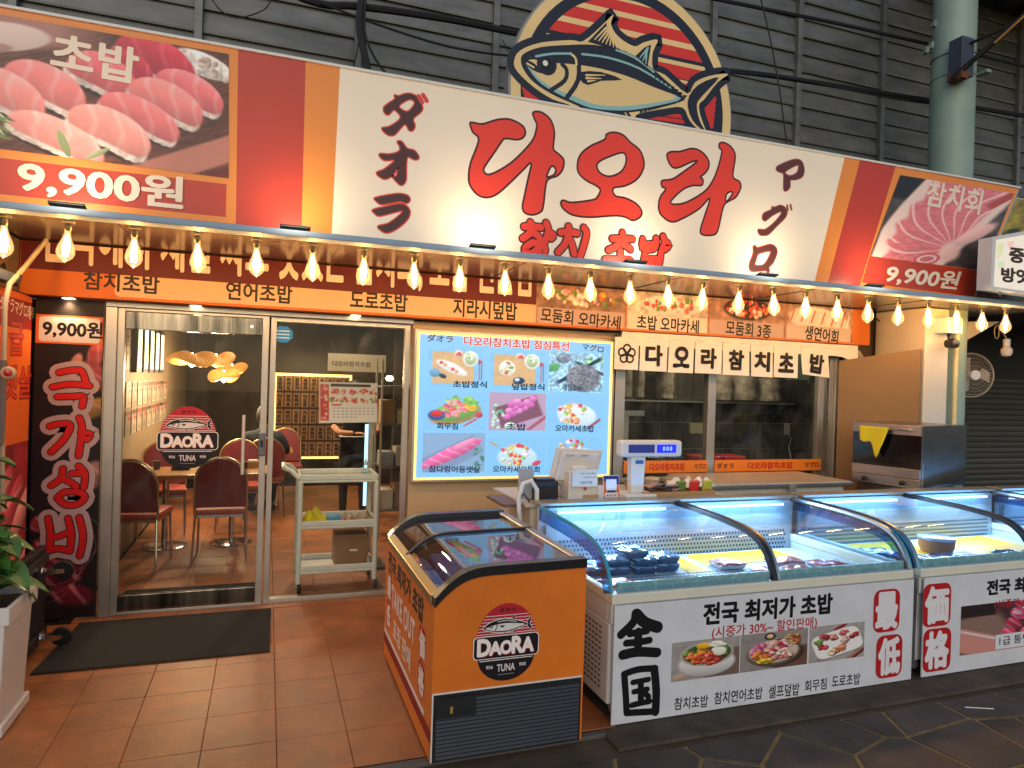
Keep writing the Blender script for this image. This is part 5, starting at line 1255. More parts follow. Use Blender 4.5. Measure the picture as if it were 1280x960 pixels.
for k in range(3): cloth_lump(t, .65+.065*k, 5.72, .526, .1, .24, .06+.012*k, mat('striped_towel', 'cbbfa4', .85, col2='7a3c30', scale=14), 5+k, 'towel')
t = thing('spray_bottle', 'small clear spray bottle on the top shelf of the trolley', 'bottle', (.78, 5.66, .887))
MB().lathe([(.03, .8865), (.032, .93), (.028, .96), (.012, .975), (.012, .985)], (.77, 5.66, 0), 16).build('bottle_body', GLB, t, smooth=True)
MB().lathe([(.014, .985), (.014, 1.01), (.008, 1.02), (.008, 1.035)], (.77, 5.66, 0), 12).build('pump_head', WHITEP, t, smooth=True)

# back of the shop: hanging sign board, shelving and boxes
t = thing('counter_sign', 'pale hanging sign over the back counter seen through the window', 'sign', (1.3, 8.4, 1.9))
c0 = at(410, 456, y=8.4); c1 = at(472, 456, y=8.4); box('sign_board', mat('pale_board', '8f8470', .6), t, c0[0], 8.4, c0[2]-.07, c1[0]+.1, 8.43, c0[2]+.14)
p = Print((0, 8.4, 0)); p.text('다오라참치초밥', c0[0]+.05, c0[2]-.01, .45, .06, '3a3228', .03); p.build('sign_lettering', P_MATTE, t)
t = thing('storage_shelf', 'dark storage shelf with hanging tools and boxes at the back right', 'shelf', (1.35, 7.2, 0))
for x in (1.12, 1.55): box('upright', ALU, t, x, 7.2, 0, x+.02, 7.22, 1.9); box('upright', ALU, t, x, 7.6, 0, x+.02, 7.62, 1.9)
for z in (.3, .75, 1.2, 1.6): box('shelf', mat('shelf_grey', '5a564e', .5), t, 1.141, 7.2, z, 1.549, 7.62, z+.02)
kk = 0
for z in (.32, .77, 1.22):
    for x in (1.20, 1.36):
        kk += 1; h = .15+.05*(kk % 3); t = thing('storage_box', '%s box on the %s level of the back storage shelf' % (('white', 'brown', 'grey', 'pale', 'tan', 'cream')[kk-1], ('lowest', 'middle', 'upper')[int((z-.3)/.45)]), 'box', (x, 7.3, z), 'boxes on the back storage shelf')
        box('box_body', mat('box_%d' % kk, ('c8c4b8', '7a5a3c', '8a8a88', 'b8ac98', '9a7a52', 'c4b490')[kk-1], .6), t, x-.06, 7.25, z+.0005, x+.08, 7.5, z+h, bev=.003)
t = thing('exit_light', 'small warm wall light at the back right of the dining room', 'lamp', (1.3, 8.0, 1.7))
MB().lathe([(.03, -.03), (.05, 0), (.03, .03)], at(487, 473, y=8.0), 14).build('lamp_glass', emis('warm_globe', 'ffd080', 8), t, smooth=True)
for k, (u, v, y) in enumerate(((404, 434, 7.4), (436, 434, 8.2), (325, 425, 8.6))):
    c = at(u, v, y=y)
    c = (c[0], y, 2.715)
    t = thing('ceiling_light', ('round cool ceiling light left of the window centre', 'smaller round cool ceiling light farther back', 'round ceiling light behind the pendant lamps')[k], 'ceiling light', c, 'round ceiling lights inside')
    MB().lathe([(.07, 2.70), (.07, 2.72)], (c[0], c[1], 0), 20).build('light_disc', emis('ceiling_disc', 'fff0dc', 14), t)
    lamp('SPOT', 'ceiling_lamp', t, (c[0], c[1], 2.66), 80, (1, .78, .54), .08, (0, 0, 0), spot_size=R(150), spot_blend=.6)

# ------------------------------------------------------------------ kitchen contents
sh = thing('kitchen_shelf', 'steel wall shelf with plastic bags over the dark kitchen tiles', 'shelf', (4.3, 6.5, 1.55))
box('shelf_board', STEEL, sh, 2.95, 6.38, 1.535, 5.75, 6.688, 1.55, bev=.002)
for x in (3.3, 4.6, 5.65): MB().tube([(x, 6.40, 1.533), (x, 6.68, 1.33)], .007, 6).build('bracket', STEEL, sh)
BAG = mat('clear_bag', 'b8ac98', .25, col2='6e6458', scale=8, coat=.5, bump=.6, bscale=12)
for k, (x, w, h, cl) in enumerate(((3.22, .12, .22, 'stack of cups'), (3.62, .14, .46, 'tall sleeve of cups'), (3.78, .13, .44, 'sleeve of lids'), (4.10, .22, .36, 'grey plastic bag'), (4.85, .24, .34, 'large clear plastic bag'), (5.15, .28, .36, 'clear bag of trays'), (5.50, .30, .30, 'crumpled film bag'))):
    t = thing('storage_bag', cl+' on the kitchen shelf', 'bag', (x, 6.5, 1.551)); r_ = random.Random(k)
    pf = [(.02, 1.551)]+[(w*.5*(.93+.07*math.sin(j*2.1+k)), 1.551+h*(j+.5)/7) for j in range(7)]+[(.02, 1.551+h)]
    MB().lathe(pf, (x, 6.53, 0), 12).build('bag_body', BAG, t, smooth=True)
t = thing('socket', 'white wall socket with cord on the dark kitchen tiles', 'socket', (4.6, 6.69, 1.2)); c = at(983, 536, y=6.69)
box('socket_plate', WHITEP, t, c[0]-.04, 6.672, c[2]-.07, c[0]+.04, 6.690, c[2]+.07, bev=.004)
MB().tube([(c[0], 6.67, c[2]-.05), (c[0]+.01, 6.62, c[2]-.12), (c[0]-.01, 6.63, c[2]-.22), (c[0]+.02, 6.6, c[2]-.4)], .006, 6).build('cord', WHITEP, t, smooth=True)
t = thing('wall_box', 'small cream box on the dark kitchen tiles left of the centre mullion', 'box', (3.8, 6.69, 1.2)); c = at(871, 535, y=6.69)
box('box_body', mat('cream_box', 'cfc090', .5), t, c[0]-.12, 6.64, c[2]-.06, c[0]+.12, 6.690, c[2]+.06, bev=.005)
for k, (u, lab) in enumerate(((877, 'red plastic tray behind the left pane of the kitchen window'), (903, 'red plastic tray behind the right pane of the kitchen window'))):
    c = at(u, 577, y=5.9); t = thing('food_tray', lab, 'tray', (c[0], 5.9, .9))
    box('tray_body', mat('red_tray', 'b02a20', .4), t, c[0]-.13+.05*k, 5.75, .93, c[0]+.13+.05*k, 6.0, 1.02, bev=.01)
struct(box('kitchen_worktop', STEEL, None, 2.90, 5.55, .88, 6.2, 6.25, .929))
t = thing('steel_stand', 'small steel press machine behind the left kitchen pane', 'machine', (3.3, 6.1, .93))
box('press_head', STEEL, t, 3.05, 6.0, 1.40, 3.55, 6.2, 1.45, bev=.004); box('press_column', ALU, t, 3.3, 6.05, 1.05, 3.40, 6.15, 1.399); box('press_base', STEEL, t, 3.2, 5.98, .93, 3.5, 6.2, .96, bev=.004); MB().tube([(3.1, 6.1, .93), (3.1, 6.1, 1.40)], .012).build('press_leg', ALU, t)
t = thing('air_vent_box', 'green grey metal box at the top right of the kitchen window', 'vent', (5.0, 5.9, 1.9))
c = at(1022, 470, y=5.8); box('vent_body', mat('vent_green', '4c5a50', .4, .3), t, c[0]-.25, 5.65, c[2]-.05, c[0]+.35, 6.0, c[2]+.3, bev=.006); 
for k in range(3): box('vent_lip', mat('vent_green', '4c5a50'), t, c[0]-.27, 5.63, c[2]-.075-.0+.03*k, c[0]+.37, 5.649, c[2]-.06+.03*k)
t = thing('kitchen_light', 'dim kitchen ceiling lamp hidden above the noren', 'lamp', (4.2, 6.0, 2.6)); MB().lathe([(.1, 2.66), (.1, 2.70)], (4.2, 6.0, 0), 20).build('light_disc', emis('kitchen_disc', 'fff0dc', 6), t)
lamp('POINT', 'kitchen_lamp', t, (4.4, 5.95, 2.45), 34, (1, .82, .6), .1)
#=====PART6
# ================================================================== COUNTER AND APPLIANCES
ct = thing('service_counter', 'pale worktop counter behind the glass fridges carrying the till and scale', 'counter', (2.3, 4.6, 0))
box('counter_top', mat('counter_top', 'bfb3a0', .35, coat=.2), ct, 1.60, 4.16, .885, 3.25, 4.85, .91, bev=.004)
box('counter_body', CREAM, ct, 1.65, 4.2, .0, 3.2, 4.8, .884)
box('side_shelf', mat('side_shelf', '6a5048', .5), ct, 1.47, 4.22, .88, 1.599, 4.6, .90, bev=.003)
Z0 = .9105
# till
ps = thing('till', 'white card till seen from behind with a sloping screen and printed notice', 'till', (2.0, 4.35, Z0))
TILL = mat('till_white', 'cfc8bc', .4, var=.04)
c = [at(u, v, y=4.36) for u, v in ((686, 604), (744, 606), (754, 563), (697, 560))]
MB().prism([tuple(p) for p in c], (0, .03, 0)).build('screen_back', TILL, ps, bev=.008)
cc = sum(c)/4
MB().prism([tuple(cc+(p-cc)*.82+np.array([0, -.02, 0])) for p in c], (0, .02, 0)).build('screen_hump', TILL, ps, bev=.008)
MB().obox((cc[0], 4.33, cc[2]-.015), .10, .05, .045).build('hinge', WHITEP, ps, bev=.006)
MB().hexa([(cc[0]-.11, 4.24, Z0), (cc[0]+.12, 4.24, Z0), (cc[0]+.12, 4.46, Z0), (cc[0]-.11, 4.46, Z0), (cc[0]-.10, 4.25, 1.10), (cc[0]+.11, 4.25, 1.10), (cc[0]+.11, 4.33, 1.10), (cc[0]-.10, 4.33, 1.10)]).build('till_stand', TILL, ps, bev=.008)
box('card_slot', mat('pale_wood_tag', 'b8926a', .6), ps, cc[0]+.0, 4.225, Z0, cc[0]+.11, 4.238, Z0+.035)
p = Print((0, 4.23, 0))
p.rect(cc[0]-.09, 1.0, cc[0]+.10, 1.12, 'd8d2c6'); p.text('터치 스크린 결제', cc[0]-.03, 1.085, .11, .013, '5a5652', .02); p.text('카드를 넣어주세요', cc[0]-.01, 1.06, .10, .011, '6a6662', .02); p.text('OKPOS', cc[0]-.03, 1.02, .09, .02, '5a5652', .02)
p.disc(cc[0]+.01, .99, .012, 'c84030')
p.build('till_notice', P_MATTE, ps)
p = Print((0, 4.335, 0)); 
for x in (-.06, .05): p.text('yyy', cc[0]+x-.03, cc[2]+.07, .06, .016, '9c948a', .02); p.flush('back_mark', P_MATTE, ps)
pt = thing('receipt_printer', 'black receipt printer on the counter left of the till', 'printer', (1.75, 4.35, Z0))
c = at(683, 612, y=4.3); box('printer_body', BLACKP, pt, c[0]-.10, 4.25, Z0, c[0]+.07, 4.42, Z0+.13, bev=.012); box('printer_lid', mat('printer_lid', '2c2e33', .3), pt, c[0]-.08, 4.27, Z0+.1305, c[0]+.05, 4.38, Z0+.145, bev=.004)
cr = thing('card_reader', 'grey card terminal screen standing at the left end of the counter', 'card reader', (1.65, 4.3, Z0)); c = at(659, 612, y=4.3)
MB().obox((c[0], 4.33, Z0+.105), .11, .02, .2, rx=R(-12), ry=R(6)).build('reader_screen', mat('grey_tablet', '9a9ca0', .35), cr, bev=.008)
MB().tube([at(650, 650, y=4.18), at(648, 622, y=4.18), at(654, 604, y=4.18), at(664, 601, y=4.18), at(671, 612, y=4.18), at(671, 628, y=4.18)], .016, 10).build('white_cradle', WHITEP, cr, smooth=True)
MB().tube([at(652, 640, y=4.2), at(646, 626, y=4.2), at(655, 617, y=4.2), at(662, 628, y=4.22)], .005, 6).build('cable', BLACKR, cr)
qr = thing('payment_card', 'small orange and blue payment card stand beside the till', 'card stand', at(763, 610, y=4.2)); c = at(763, 622, y=4.2)
cx_, cz_ = c[0], Z0
MB().prism([(cx_-.06, 4.18, cz_), (cx_+.06, 4.18, cz_), (cx_+.06, 4.20, cz_+.17), (cx_-.06, 4.20, cz_+.17)], (0, .006, 0)).build('card_body', WHITEP, qr)
p = Print((0, 4.18, cz_), V=(0, .02, .17)); p.rect(cx_-.058, .002, cx_+.058, .168, '2a2c6a'); p.rect(cx_-.058, .03, cx_-.03, .13, 'd86a30'); p.rect(cx_+.03, .02, cx_+.058, .11, 'd86a30'); p.rect(cx_-.04, .07, cx_+.04, .145, 'e4e4e4'); p.rect(cx_-.05, .01, cx_+.05, .055, 'd8d4d8')
for k in range(4): p.disc(cx_-.03+.02*k, .035, .007, ('4060b0', 'c84040', 'd88030', '3a8a60')[k], n=10)
p.build('card_print', P_MATTE, qr)
# scale
sc = thing('weighing_scale', 'white electronic scale with blue display on a tall post', 'scale', (2.5, 4.32, Z0))
MB().obox((2.455, 4.25, Z0+.02), .24, .20, .04).build('scale_base', WHITEP, sc, bev=.008)
MB().prism([(2.41, 4.22, Z0+.04), (2.505, 4.22, Z0+.04), (2.515, 4.22, 1.21), (2.40, 4.22, 1.21)], (0, .06, 0)).build('post', WHITEP, sc, bev=.006)
sh_ = MB().obox((2.55, 4.235, 1.262), .49, .09, .115).build('display_head', WHITEP, sc, bev=.02)
for x0, x1, c_, e in ((2.36, 2.565, '1d2a6a', .5), (2.585, 2.74, '1420c8', 1.4)):
    box('display_screen', emis('blue_display_%d' % int(e*10), c_, e), sh_, x0, 4.186, 1.235, x1, 4.1895, 1.292)
p = Print((0, 4.185, 0)); 
for k in range(3): p.text('0', 2.63+.028*k, 1.25, .018, .028, '8aa8ff', .03)
p.build('digits', paint('display_digits', .4, es=1.2), sh_)
box('maker_plate', mat('blue_plate', '3a6aa8', .4), sc, 2.435, 4.215, 1.155, 2.495, 4.2195, 1.18)
# wooden tray with packs
wt = thing('wooden_tray', 'shallow pale wooden tray of black sachets on the counter', 'tray', (2.95, 4.3, Z0))
tx0, tx1 = at(806, 615, y=4.18)[0], at(893, 620, y=4.18)[0]
mb = MB(); mb.box(tx0, 4.17, Z0, tx1, 4.45, Z0+.012); mb.box(tx0, 4.17, Z0+.0125, tx1, 4.18, Z0+.05); mb.box(tx0, 4.44, Z0+.0125, tx1, 4.45, Z0+.05); mb.box(tx0, 4.18, Z0+.0125, tx0+.01, 4.44, Z0+.05); mb.box(tx1-.01, 4.18, Z0+.0125, tx1, 4.44, Z0+.05)
mb.build('tray_body', WOOD, wt, bev=.002)
t = thing('sachets', 'heap of black and pink sachets lying in the wooden tray', 'sachets', (2.9, 4.3, Z0+.02)); rr = random.Random(3)
for k in range(14):
    MB().obox((tx0+.06+rr.random()*.3, 4.22+rr.random()*.17, Z0+.025+rr.random()*.05), .09, .06, .014, rz=rr.random()*3, rx=rr.uniform(-.4, .4), ry=rr.uniform(-.3, .3)).build('sachet', (BLACKP, mat('dark_blue_sachet', '1c2836', .3), mat('pink_sachet', 'b08a80', .4))[min(2, k//5)], t, bev=.004)
for k, (u, v, colr, lab) in enumerate(((845, 597, 'd8d4cc', 'clear bag with green leaves in the wooden tray'), (862, 598, 'd83a34', 'clear bag with a red pack in the wooden tray'), (878, 601, 'c8c83a', 'clear bag with a yellow green pack at the tray end'))):
    c = at(u, v, y=4.36); t = thing('snack_bag', lab, 'bag', (c[0], 4.36, Z0+.02), 'clear bags in the wooden tray')
    cloth_lump(t, c[0], 4.36, Z0+.055, .13, .12, .075, mat('bag_film', 'dcdcd4', .12, var=.1, coat=1), 20+k, 'bag_film')
    MB().obox((c[0], 4.30, Z0+.065), .085, .03, .085, rz=.2, rx=.2).build('bag_contents', mat('bagged_%d' % k, ('6a8c3a', 'd83a34', 'b8c04a')[k], .4), t, bev=.01)
for k, (u, cl) in enumerate(((838, '9c8c70'), (815, 'b0a890'), (790, '8a7c6a'))):
    c = at(u, 602, y=4.75); t = thing('spice_tub', '%s squat tub at the back of the counter' % ('olive', 'pale', 'brown')[k], 'tub', (c[0], 4.75, Z0)); MB().lathe([(.05, Z0), (.06, Z0+.05), (.062, Z0+.055), (.04, Z0+.07)], (c[0], 4.75, 0), 14).build('tub_body', mat('tub_%d' % k, cl, .5), t, smooth=True)

# chest freezer behind
cf = thing('chest_freezer', 'white chest freezer with steel edged lid beneath the kitchen window', 'freezer', (4.0, 4.9, 0))
box('freezer_body', CREAM, cf, 3.36, 4.62, .02, 4.72, 5.20, .885, bev=.01)
box('freezer_lid', mat('lid_beige', 'b09c84', .35, coat=.3), cf, 3.33, 4.57, .895, 4.76, 5.22, .938, bev=.01)
box('lid_trim', STEEL, cf, 3.325, 4.562, .90, 4.765, 4.5695, .93, bev=.002); box('lid_latch', ALU, cf, 4.08, 4.545, .86, 4.14, 4.561, .925, bev=.003)

# oven
ov = thing('steel_oven', 'stainless steel oven with black glass door standing on a stand', 'oven', (5.12, 4.22, .9))
def ol(x, y, z): return (x, y, z)
ov.location = (5.10, 4.20, .91)
def obox_(name, m, x0, y0, z0, x1, y1, z1, bev=0):
    o = MB().box(x0, y0, z0, x1, y1, z1).build(name, m, None, bev=bev); o.parent = ov; return o
# local frame: door on the -x side, side panel on the -y side
OVS = mat('oven_steel', '8d8a86', .28, 1, var=.15, scale=4, stretch=(1, 1, 10))
obox_('oven_body', OVS, .012, 0, 0, .83, .58, .53, .003)
obox_('top_rail', STEEL, -.008, .003, .445, .0115, .577, .528, .002)
obox_('door_glass', mat('black_glass', '08080a', .06, var=0, coat=.5), -.006, .003, .165, .0115, .577, .444, .002)
obox_('door_bottom', STEEL, -.010, .003, .085, .0115, .577, .164, .002)
obox_('control_panel', STEEL, -.004, .003, .003, .0115, .577, .080, .002)
for y in (.14, .46):
    o = MB().lathe([(.022, -.004), (.02, -.03), (.006, -.034)], (0, y, .042), 16, 'x').build('knob', BLACKP, None, smooth=True); o.parent = ov
o = MB().tube([(-.012, .08, .49), (-.045, .08, .49), (-.045, .5, .49), (-.012, .5, .49)], .009, 8).build('door_handle', CHROME, None, smooth=True); o.parent = ov
obox_('side_trim', ALU, .02, -.004, .01, .04, -.0005, .22)
ov.rotation_euler = (0, 0, R(15))
ot = thing('oven_stand', 'plain steel stand under the oven behind the fridges', 'stand', (5.1, 4.2, 0)); box('stand_body', STEEL, ot, 5.0, 4.22, 0, 5.7, 4.75, .905)
yc = thing('yellow_cloth', 'yellow cloth hanging over the oven door handle', 'cloth', (5.0, 4.4, 1.4))
m_ = Matrix.Translation((5.10, 4.20, .91)) @ Matrix.Rotation(R(15), 4, 'Z'); vs = []; nx, nz = 10, 14
for j in range(nz+1):
    for i in range(nx+1):
        s_ = i/nx; t_ = j/nz; L = .12+.02*math.sin(9*s_)+.15*math.exp(-((s_-.68)/.2)**2); wdt = 1-.25*t_
        y = .50-.26*(.36+(s_-.36)*wdt); z = .502-L*t_
        vs.append(m_ @ Vector((-.058-.014*math.sin(7*s_+2*t_)*t_-.004*t_, y, z)))
mb = MB().add(vs, [(j*(nx+1)+i, j*(nx+1)+i+1, (j+1)*(nx+1)+i+1, (j+1)*(nx+1)+i) for j in range(nz) for i in range(nx)])
o = mb.build('cloth', YEL, yc, smooth=True); md = o.modifiers.new('s', 'SOLIDIFY'); md.thickness = .004

# brown board, pillar, post, cctv, fan, bare bulb, shutter
bb = thing('brown_board', 'large brown board standing edge on beside the kitchen window', 'board', (5.5, 5.1, .9))
b1, b2 = at(1049, 451, y=5.30), at(1151, 436, y=4.78)
MB().prism([(b1[0], 5.30, 0), (b2[0], 4.78, 0), (b2[0], 4.78, b2[2]), (b1[0], 5.30, b1[2])], (.02, .012, 0)).build('board_panel', mat('brown_laminate', '856438', .5, var=.08, scale=2), bb)
struct(MB().prism([(5.35, 5.40, 0), (5.95, 5.40, 0), (5.95, 5.40, 2.5), (5.35, 5.40, 2.5)], (0, .08, 0)).build('side_wall', mat('grubby_wall', '5a4a3c', .8, var=.3, scale=3), None))
struct(box('window_end_post', ALU, None, 5.301, 5.33, 0, 5.345, 5.43, 2.16, bev=.003))
gp = thing('green_post', 'thick round pale green steel post rising behind the sign', 'post', (6.36, 5.0, 0))
TEALP = mat('green_paint', '8fa596', .45, col2='7f9486', scale=3, bump=.05)
MB().lathe([(.19, 0), (.19, 3.0), (.195, 3.0), (.195, 5.0), (.19, 5.0), (.19, 7.2)], (6.33, 5.0, 0), 40).build('post_tube', TEALP, gp, smooth=True)
for z in (5.03, 4.82):
    MB().lathe([(.193, z), (.201, z+.004), (.193, z+.012)], (6.33, 5.0, 0), 36).build('strap_band', mat('strap', '6f7d72', .5, .5), gp)
box('post_joint', TEALP, gp, 6.50, 4.78, 4.86, 6.56, 4.90, 4.89)
wc = struct(box('white_pillar', mat('white_wall_paint', 'cfc6b4', .5, var=.06), None, at(1155, 480, y=4.78)[0], 4.78, 0, at(1184, 480, y=4.78)[0], 5.35, 2.52, bev=.01))
wp = thing('copper_pipe', 'thin copper coloured pipe on the wall beside the white pillar', 'pipe', (5.9, 4.95, 0)); MB().tube([(5.86, 5.0, .6), (5.86, 5.0, 2.02)], .012, 8).build('pipe_tube', mat('copper', '9a5a34', .4, .8), wp, smooth=True)
wp = thing('yellow_pipe', 'pale yellow conduit running up the right of the green post', 'pipe', (6.5, 4.85, 0)); MB().tube([(at(1194, 480, y=4.77)[0], 4.77, .6), (at(1194, 480, y=4.77)[0], 4.77, 2.5)], .022, 10).build('pipe_tube', mat('yellow_pipe', 'c8c08a', .4), wp, smooth=True)
ec = thing('junction_box', 'rusty blue grey junction box strapped to the green post', 'box', (6.55, 4.85, 4.9)); c = at(1199, 65, y=4.82); d_ = at(1199, 100, y=4.82)
box('box_body', mat('blue_box', '3c4a5e', .5, col2='33343c', scale=6), ec, c[0]-.09, 4.72, d_[2], c[0]+.07, 4.86, at(1199, 52, y=4.82)[2], bev=.006)
box('box_rust', mat('rust', '6e3e26', .8), ec, c[0]-.092, 4.715, d_[2]-.03, c[0]-.0, 4.865, d_[2]+.04)
pb_ = thing('bracket_arm', 'dark steel struts reaching out to the right from the green post', 'bracket', (6.6, 4.8, 4.8))
MB().tube([at(1190, 98, y=4.8), at(1246, 50, y=4.5), at(1300, 0, y=4.2)], .026, 8).build('lower_strut', mat('dark_strut', '2b2622', .4, .6), pb_)
MB().tube([at(1200, 60, y=4.8), at(1250, 38, y=4.5), at(1290, 14, y=4.3)], .014, 8).build('upper_strut', mat('dark_strut', '2b2622'), pb_)
MB().tube([at(1243, 54, y=4.47), at(1300, 2, y=4.17)], .012, 8).build('yellow_rod', mat('brass_rod', 'b88448', .35, .6), pb_)
ic = thing('insulators', 'small cable clamps on the left side of the green post', 'clamp', at(1163, 60, y=4.9))
for u, v in ((1168, 30), (1164, 57), (1158, 63)): MB().obox(at(u, v, y=4.88), .035, .04, .07, ry=.3).build('clamp', mat('clamp_metal', '8a9486', .4, .6), ic, bev=.004)
cc_ = thing('cctv_camera', 'small black security camera on a white box under the awning', 'camera', at(1187, 425, y=4.75)); c = at(1187, 427, y=4.7)
box('mount_box', WHITEP, cc_, c[0]-.10, 4.65, c[2]+.075, c[0]+.10, 4.8, c[2]+.22, bev=.006)
MB().tube([(c[0]+.01, 4.72, c[2]+.08), (c[0], 4.70, c[2]+.02)], .018, 8).build('neck', BLACKP, cc_); MB().lathe([(.01, -.055), (.045, -.045), (.05, 0), (.04, .05), (.01, .06)], (c[0]-.01, 4.67, c[2]-.02), 16, 'y').build('camera_body', BLACKP, cc_, smooth=True)
fn = thing('wall_fan', 'white caged wall fan to the right of the pillar', 'fan', at(1212, 467, y=5.2)); c = Vector(at(1214, 469, y=5.2)); c.y = 5.2
fn.location = c
fg = mat('fan_guard', 'a89c86', .4)
def fl_(mb, name, m, sm=False): o = mb.build(name, m, None, smooth=sm); o.parent = fn; return o
mb = MB(); RF = .23
for r_, d_ in ((.05, -.07), (.10, -.066), (.14, -.058), (.175, -.045), (.205, -.028), (RF, 0)):
    mb.tube([(r_*math.cos(k*math.pi/14), d_, r_*math.sin(k*math.pi/14)) for k in range(29)], .0018 if r_ < RF else .008, 5, False)
for k in range(40):
    a = k*2*math.pi/40; mb.tube([(.045*math.cos(a), -.07, .045*math.sin(a)), (.16*math.cos(a), -.052, .16*math.sin(a)), (RF*math.cos(a), 0, RF*math.sin(a)), (.16*math.cos(a), .07, .16*math.sin(a)), (.05*math.cos(a), .08, .05*math.sin(a))], .0014, 4, False)
fl_(mb, 'guard', fg); fl_(MB().lathe([(.05, -.074), (.052, -.066)], (0, 0, 0), 18, 'y'), 'hub_cap', WHITEP)
for k in range(3):
    a = k*2.094; fl_(MB().prism([(.03*math.cos(a), .0, .03*math.sin(a)), (.19*math.cos(a-.4), -.02, .19*math.sin(a-.4)), (.2*math.cos(a+.15), .01, .2*math.sin(a+.15)), (.16*math.cos(a+.5), .03, .16*math.sin(a+.5))], (0, .004, 0)), 'blade', mat('fan_blade', 'b8ae98', .3))
fl_(MB().lathe([(.02, .02), (.065, .09), (.07, .14), (.05, .2), (.02, .21)], (0, 0, 0), 16, 'y'), 'motor', WHITEP, True)
fl_(MB().tube([(0, .15, -.02), (-.03, .2, -.18), (-.06, .3, -.25)], [.03, .025, .03], 10), 'wall_arm', WHITEP, True)
fn.rotation_euler = (0, 0, R(-22))
nb = thing('spare_bulb', 'unlit white globe bulb hanging on a cord at the far right', 'bulb', at(1258, 436, y=4.9)); c = at(1258, 438, y=4.9)
MB().lathe([(.01, -.07), (.04, -.055), (.055, -.02), (.05, .015), (.03, .04), (.03, .045)], c, 18).build('globe', mat('frosted_white', 'cfcaba', .3), nb, smooth=True)
MB().lathe([(.032, .046), (.034, .11), (.02, .12)], c, 14).build('socket', WHITEP, nb, smooth=True); MB().tube([at(1250, 404, y=4.9)]+[tuple(np.array(at(1246, 415, y=4.9))+np.array([.035*math.cos(q_), 0, .07*math.sin(q_)])) for q_ in [k_*.7 for k_ in range(12)]]+[tuple(c+np.array([0, 0, .12]))], .006, 6).build('cord', mat('beige_cord', 'a0907a', .6), nb)
rs = thing('roller_shutter', 'dark ribbed roller shutter of the next shop at the right', 'shutter', (9.2, 6.4, 0))
box('shutter_frame', DARKW, rs, 6.6, 6.46, 0, 14, 6.6, 2.75)
sm_ = MB().prism([(-3.4, 0, 0), (-3.4, -.012, .012), (-3.4, -.016, .04), (-3.4, -.004, .068), (-3.4, .0, .07)], (6.8, 0, 0)).mesh('shutter_slat'); sm_.materials.append(mat('shutter_metal', '5c5a50', .45, .5, rnd=.12))
for k in range(27):
    o = bpy.data.objects.new('shutter_slat', sm_); COL.objects.link(o); o.parent = rs; o.location = (10.2-9.2, .04, .02+.072*k)
struct(box('neighbour_ceiling', mat('dark_soffit', '3a2e24', .8), None, 6.9, 4.3, 2.60, 14, 6.45, 2.66))
sv = thing('awning_bracket', 'pale triangular bracket supporting the awning right of the pillar', 'bracket', (6.5, 4.9, 2.5)); MB().prism([at(1196, 432, y=4.9), at(1196, 402, y=4.9), at(1250, 402, y=4.9)], (0, .02, 0)).build('bracket_plate', mat('bracket_white', 'b4a890', .5), sv)
for nm, pa, lab in (('wall_cable', [(1075, 385), (1108, 410), (1110, 440)], 'thin black cable drooping over the grubby wall'), ('wall_cable', [(1147, 400), (1140, 425), (1141, 437)], 'black cable beside the pillar above the brown board')):
    t = thing(nm, lab, 'cable', at(*pa[0], y=5.3)); MB().tube(smooth_poly([at(*q_, y=5.3) for q_ in pa], 4, False), .005, 6).build('cable_run', BLACKR, t)
t = thing('plastic_bundle', 'crumpled clear plastic bundle on top of the wall right of the noren', 'bundle', at(1065, 445, y=5.35)); c = at(1066, 446, y=5.33)
cloth_lump(t, c[0], 5.3, c[2]-.04, .22, .1, .12, BAG, 9, 'plastic_sheet')

# neighbour's signs at the far right
ns = thing('neighbour_fascia', 'olive and brown grain photograph board of the next shop', 'sign', (7.2, 4.33, 2.57))
MB().prism([(5.815, 4.32, ZS0), (9.5, 4.32, ZS0), (9.5, 4.32, 3.52), (6.30, 4.32, 3.50)], (0, .06, 0)).build('sign_box', mat('sign_box_body', 'c9c2b6'), ns)
cv = Cv(80, 90, 1.5, '8a5a28'); cv.C *= (.45+1.1*cv.noise(40))[..., None]; m_ = np.clip((cv.Y-.55+.15*np.sin(cv.X*9))*6, 0, 1)
cv.blend(m_, hx('b09a28')*(.5+.9*cv.noise(18))[..., None]); cv.scatter(30, .3, .62, .3, .12, ['3c4418', '50581c', '2c3010'], .02, .06)
cv.build('grain_photograph', [(5.825, 4.32, ZS0+.005), (8.5, 4.32, ZS0+.005), (8.8, 4.32, 3.50), (6.30, 4.32, 3.49)], P_SIGN, ns, .002)
nl = thing('neighbour_lightbox', 'white lit box sign with brown Korean letters at the right edge', 'lightbox', at(1262, 325, y=4.0))
q = [at(u, v, y=4.0) for u, v in ((1238, 361), (1330, 375), (1330, 280), (1241, 296))]
MB().prism([tuple(p) for p in q], (0, .12, 0)).build('box_case', WHITEP, nl)
MB().tube([at(1250, 366, y=4.05), at(1250, 374, y=4.3)], .01).build('support', ALU, nl)
p = Print((0, 4.0, 0)); p.poly([(1242, 358), (1328, 371), (1328, 285), (1245, 300)], 'e8dccb', px=True)
p.poly([(1246, 305), (1256, 303), (1252, 320), (1246, 325)], 'd8d8a8', px=True); p.poly([(1258, 303), (1268, 301), (1264, 318)], 'ecc0b8', px=True); p.poly([(1247, 328), (1256, 326), (1254, 334), (1247, 335)], 'c8d8b0', px=True)
p.tpx('중앙', (1262, 318), (1300, 322), 18, '33200f', .05); p.tpx('방앗간', (1252, 343), (1306, 348), 17, '33200f', .05)
p.build('box_print', paint('neighbour_lit_print', .4, es=.42), nl)

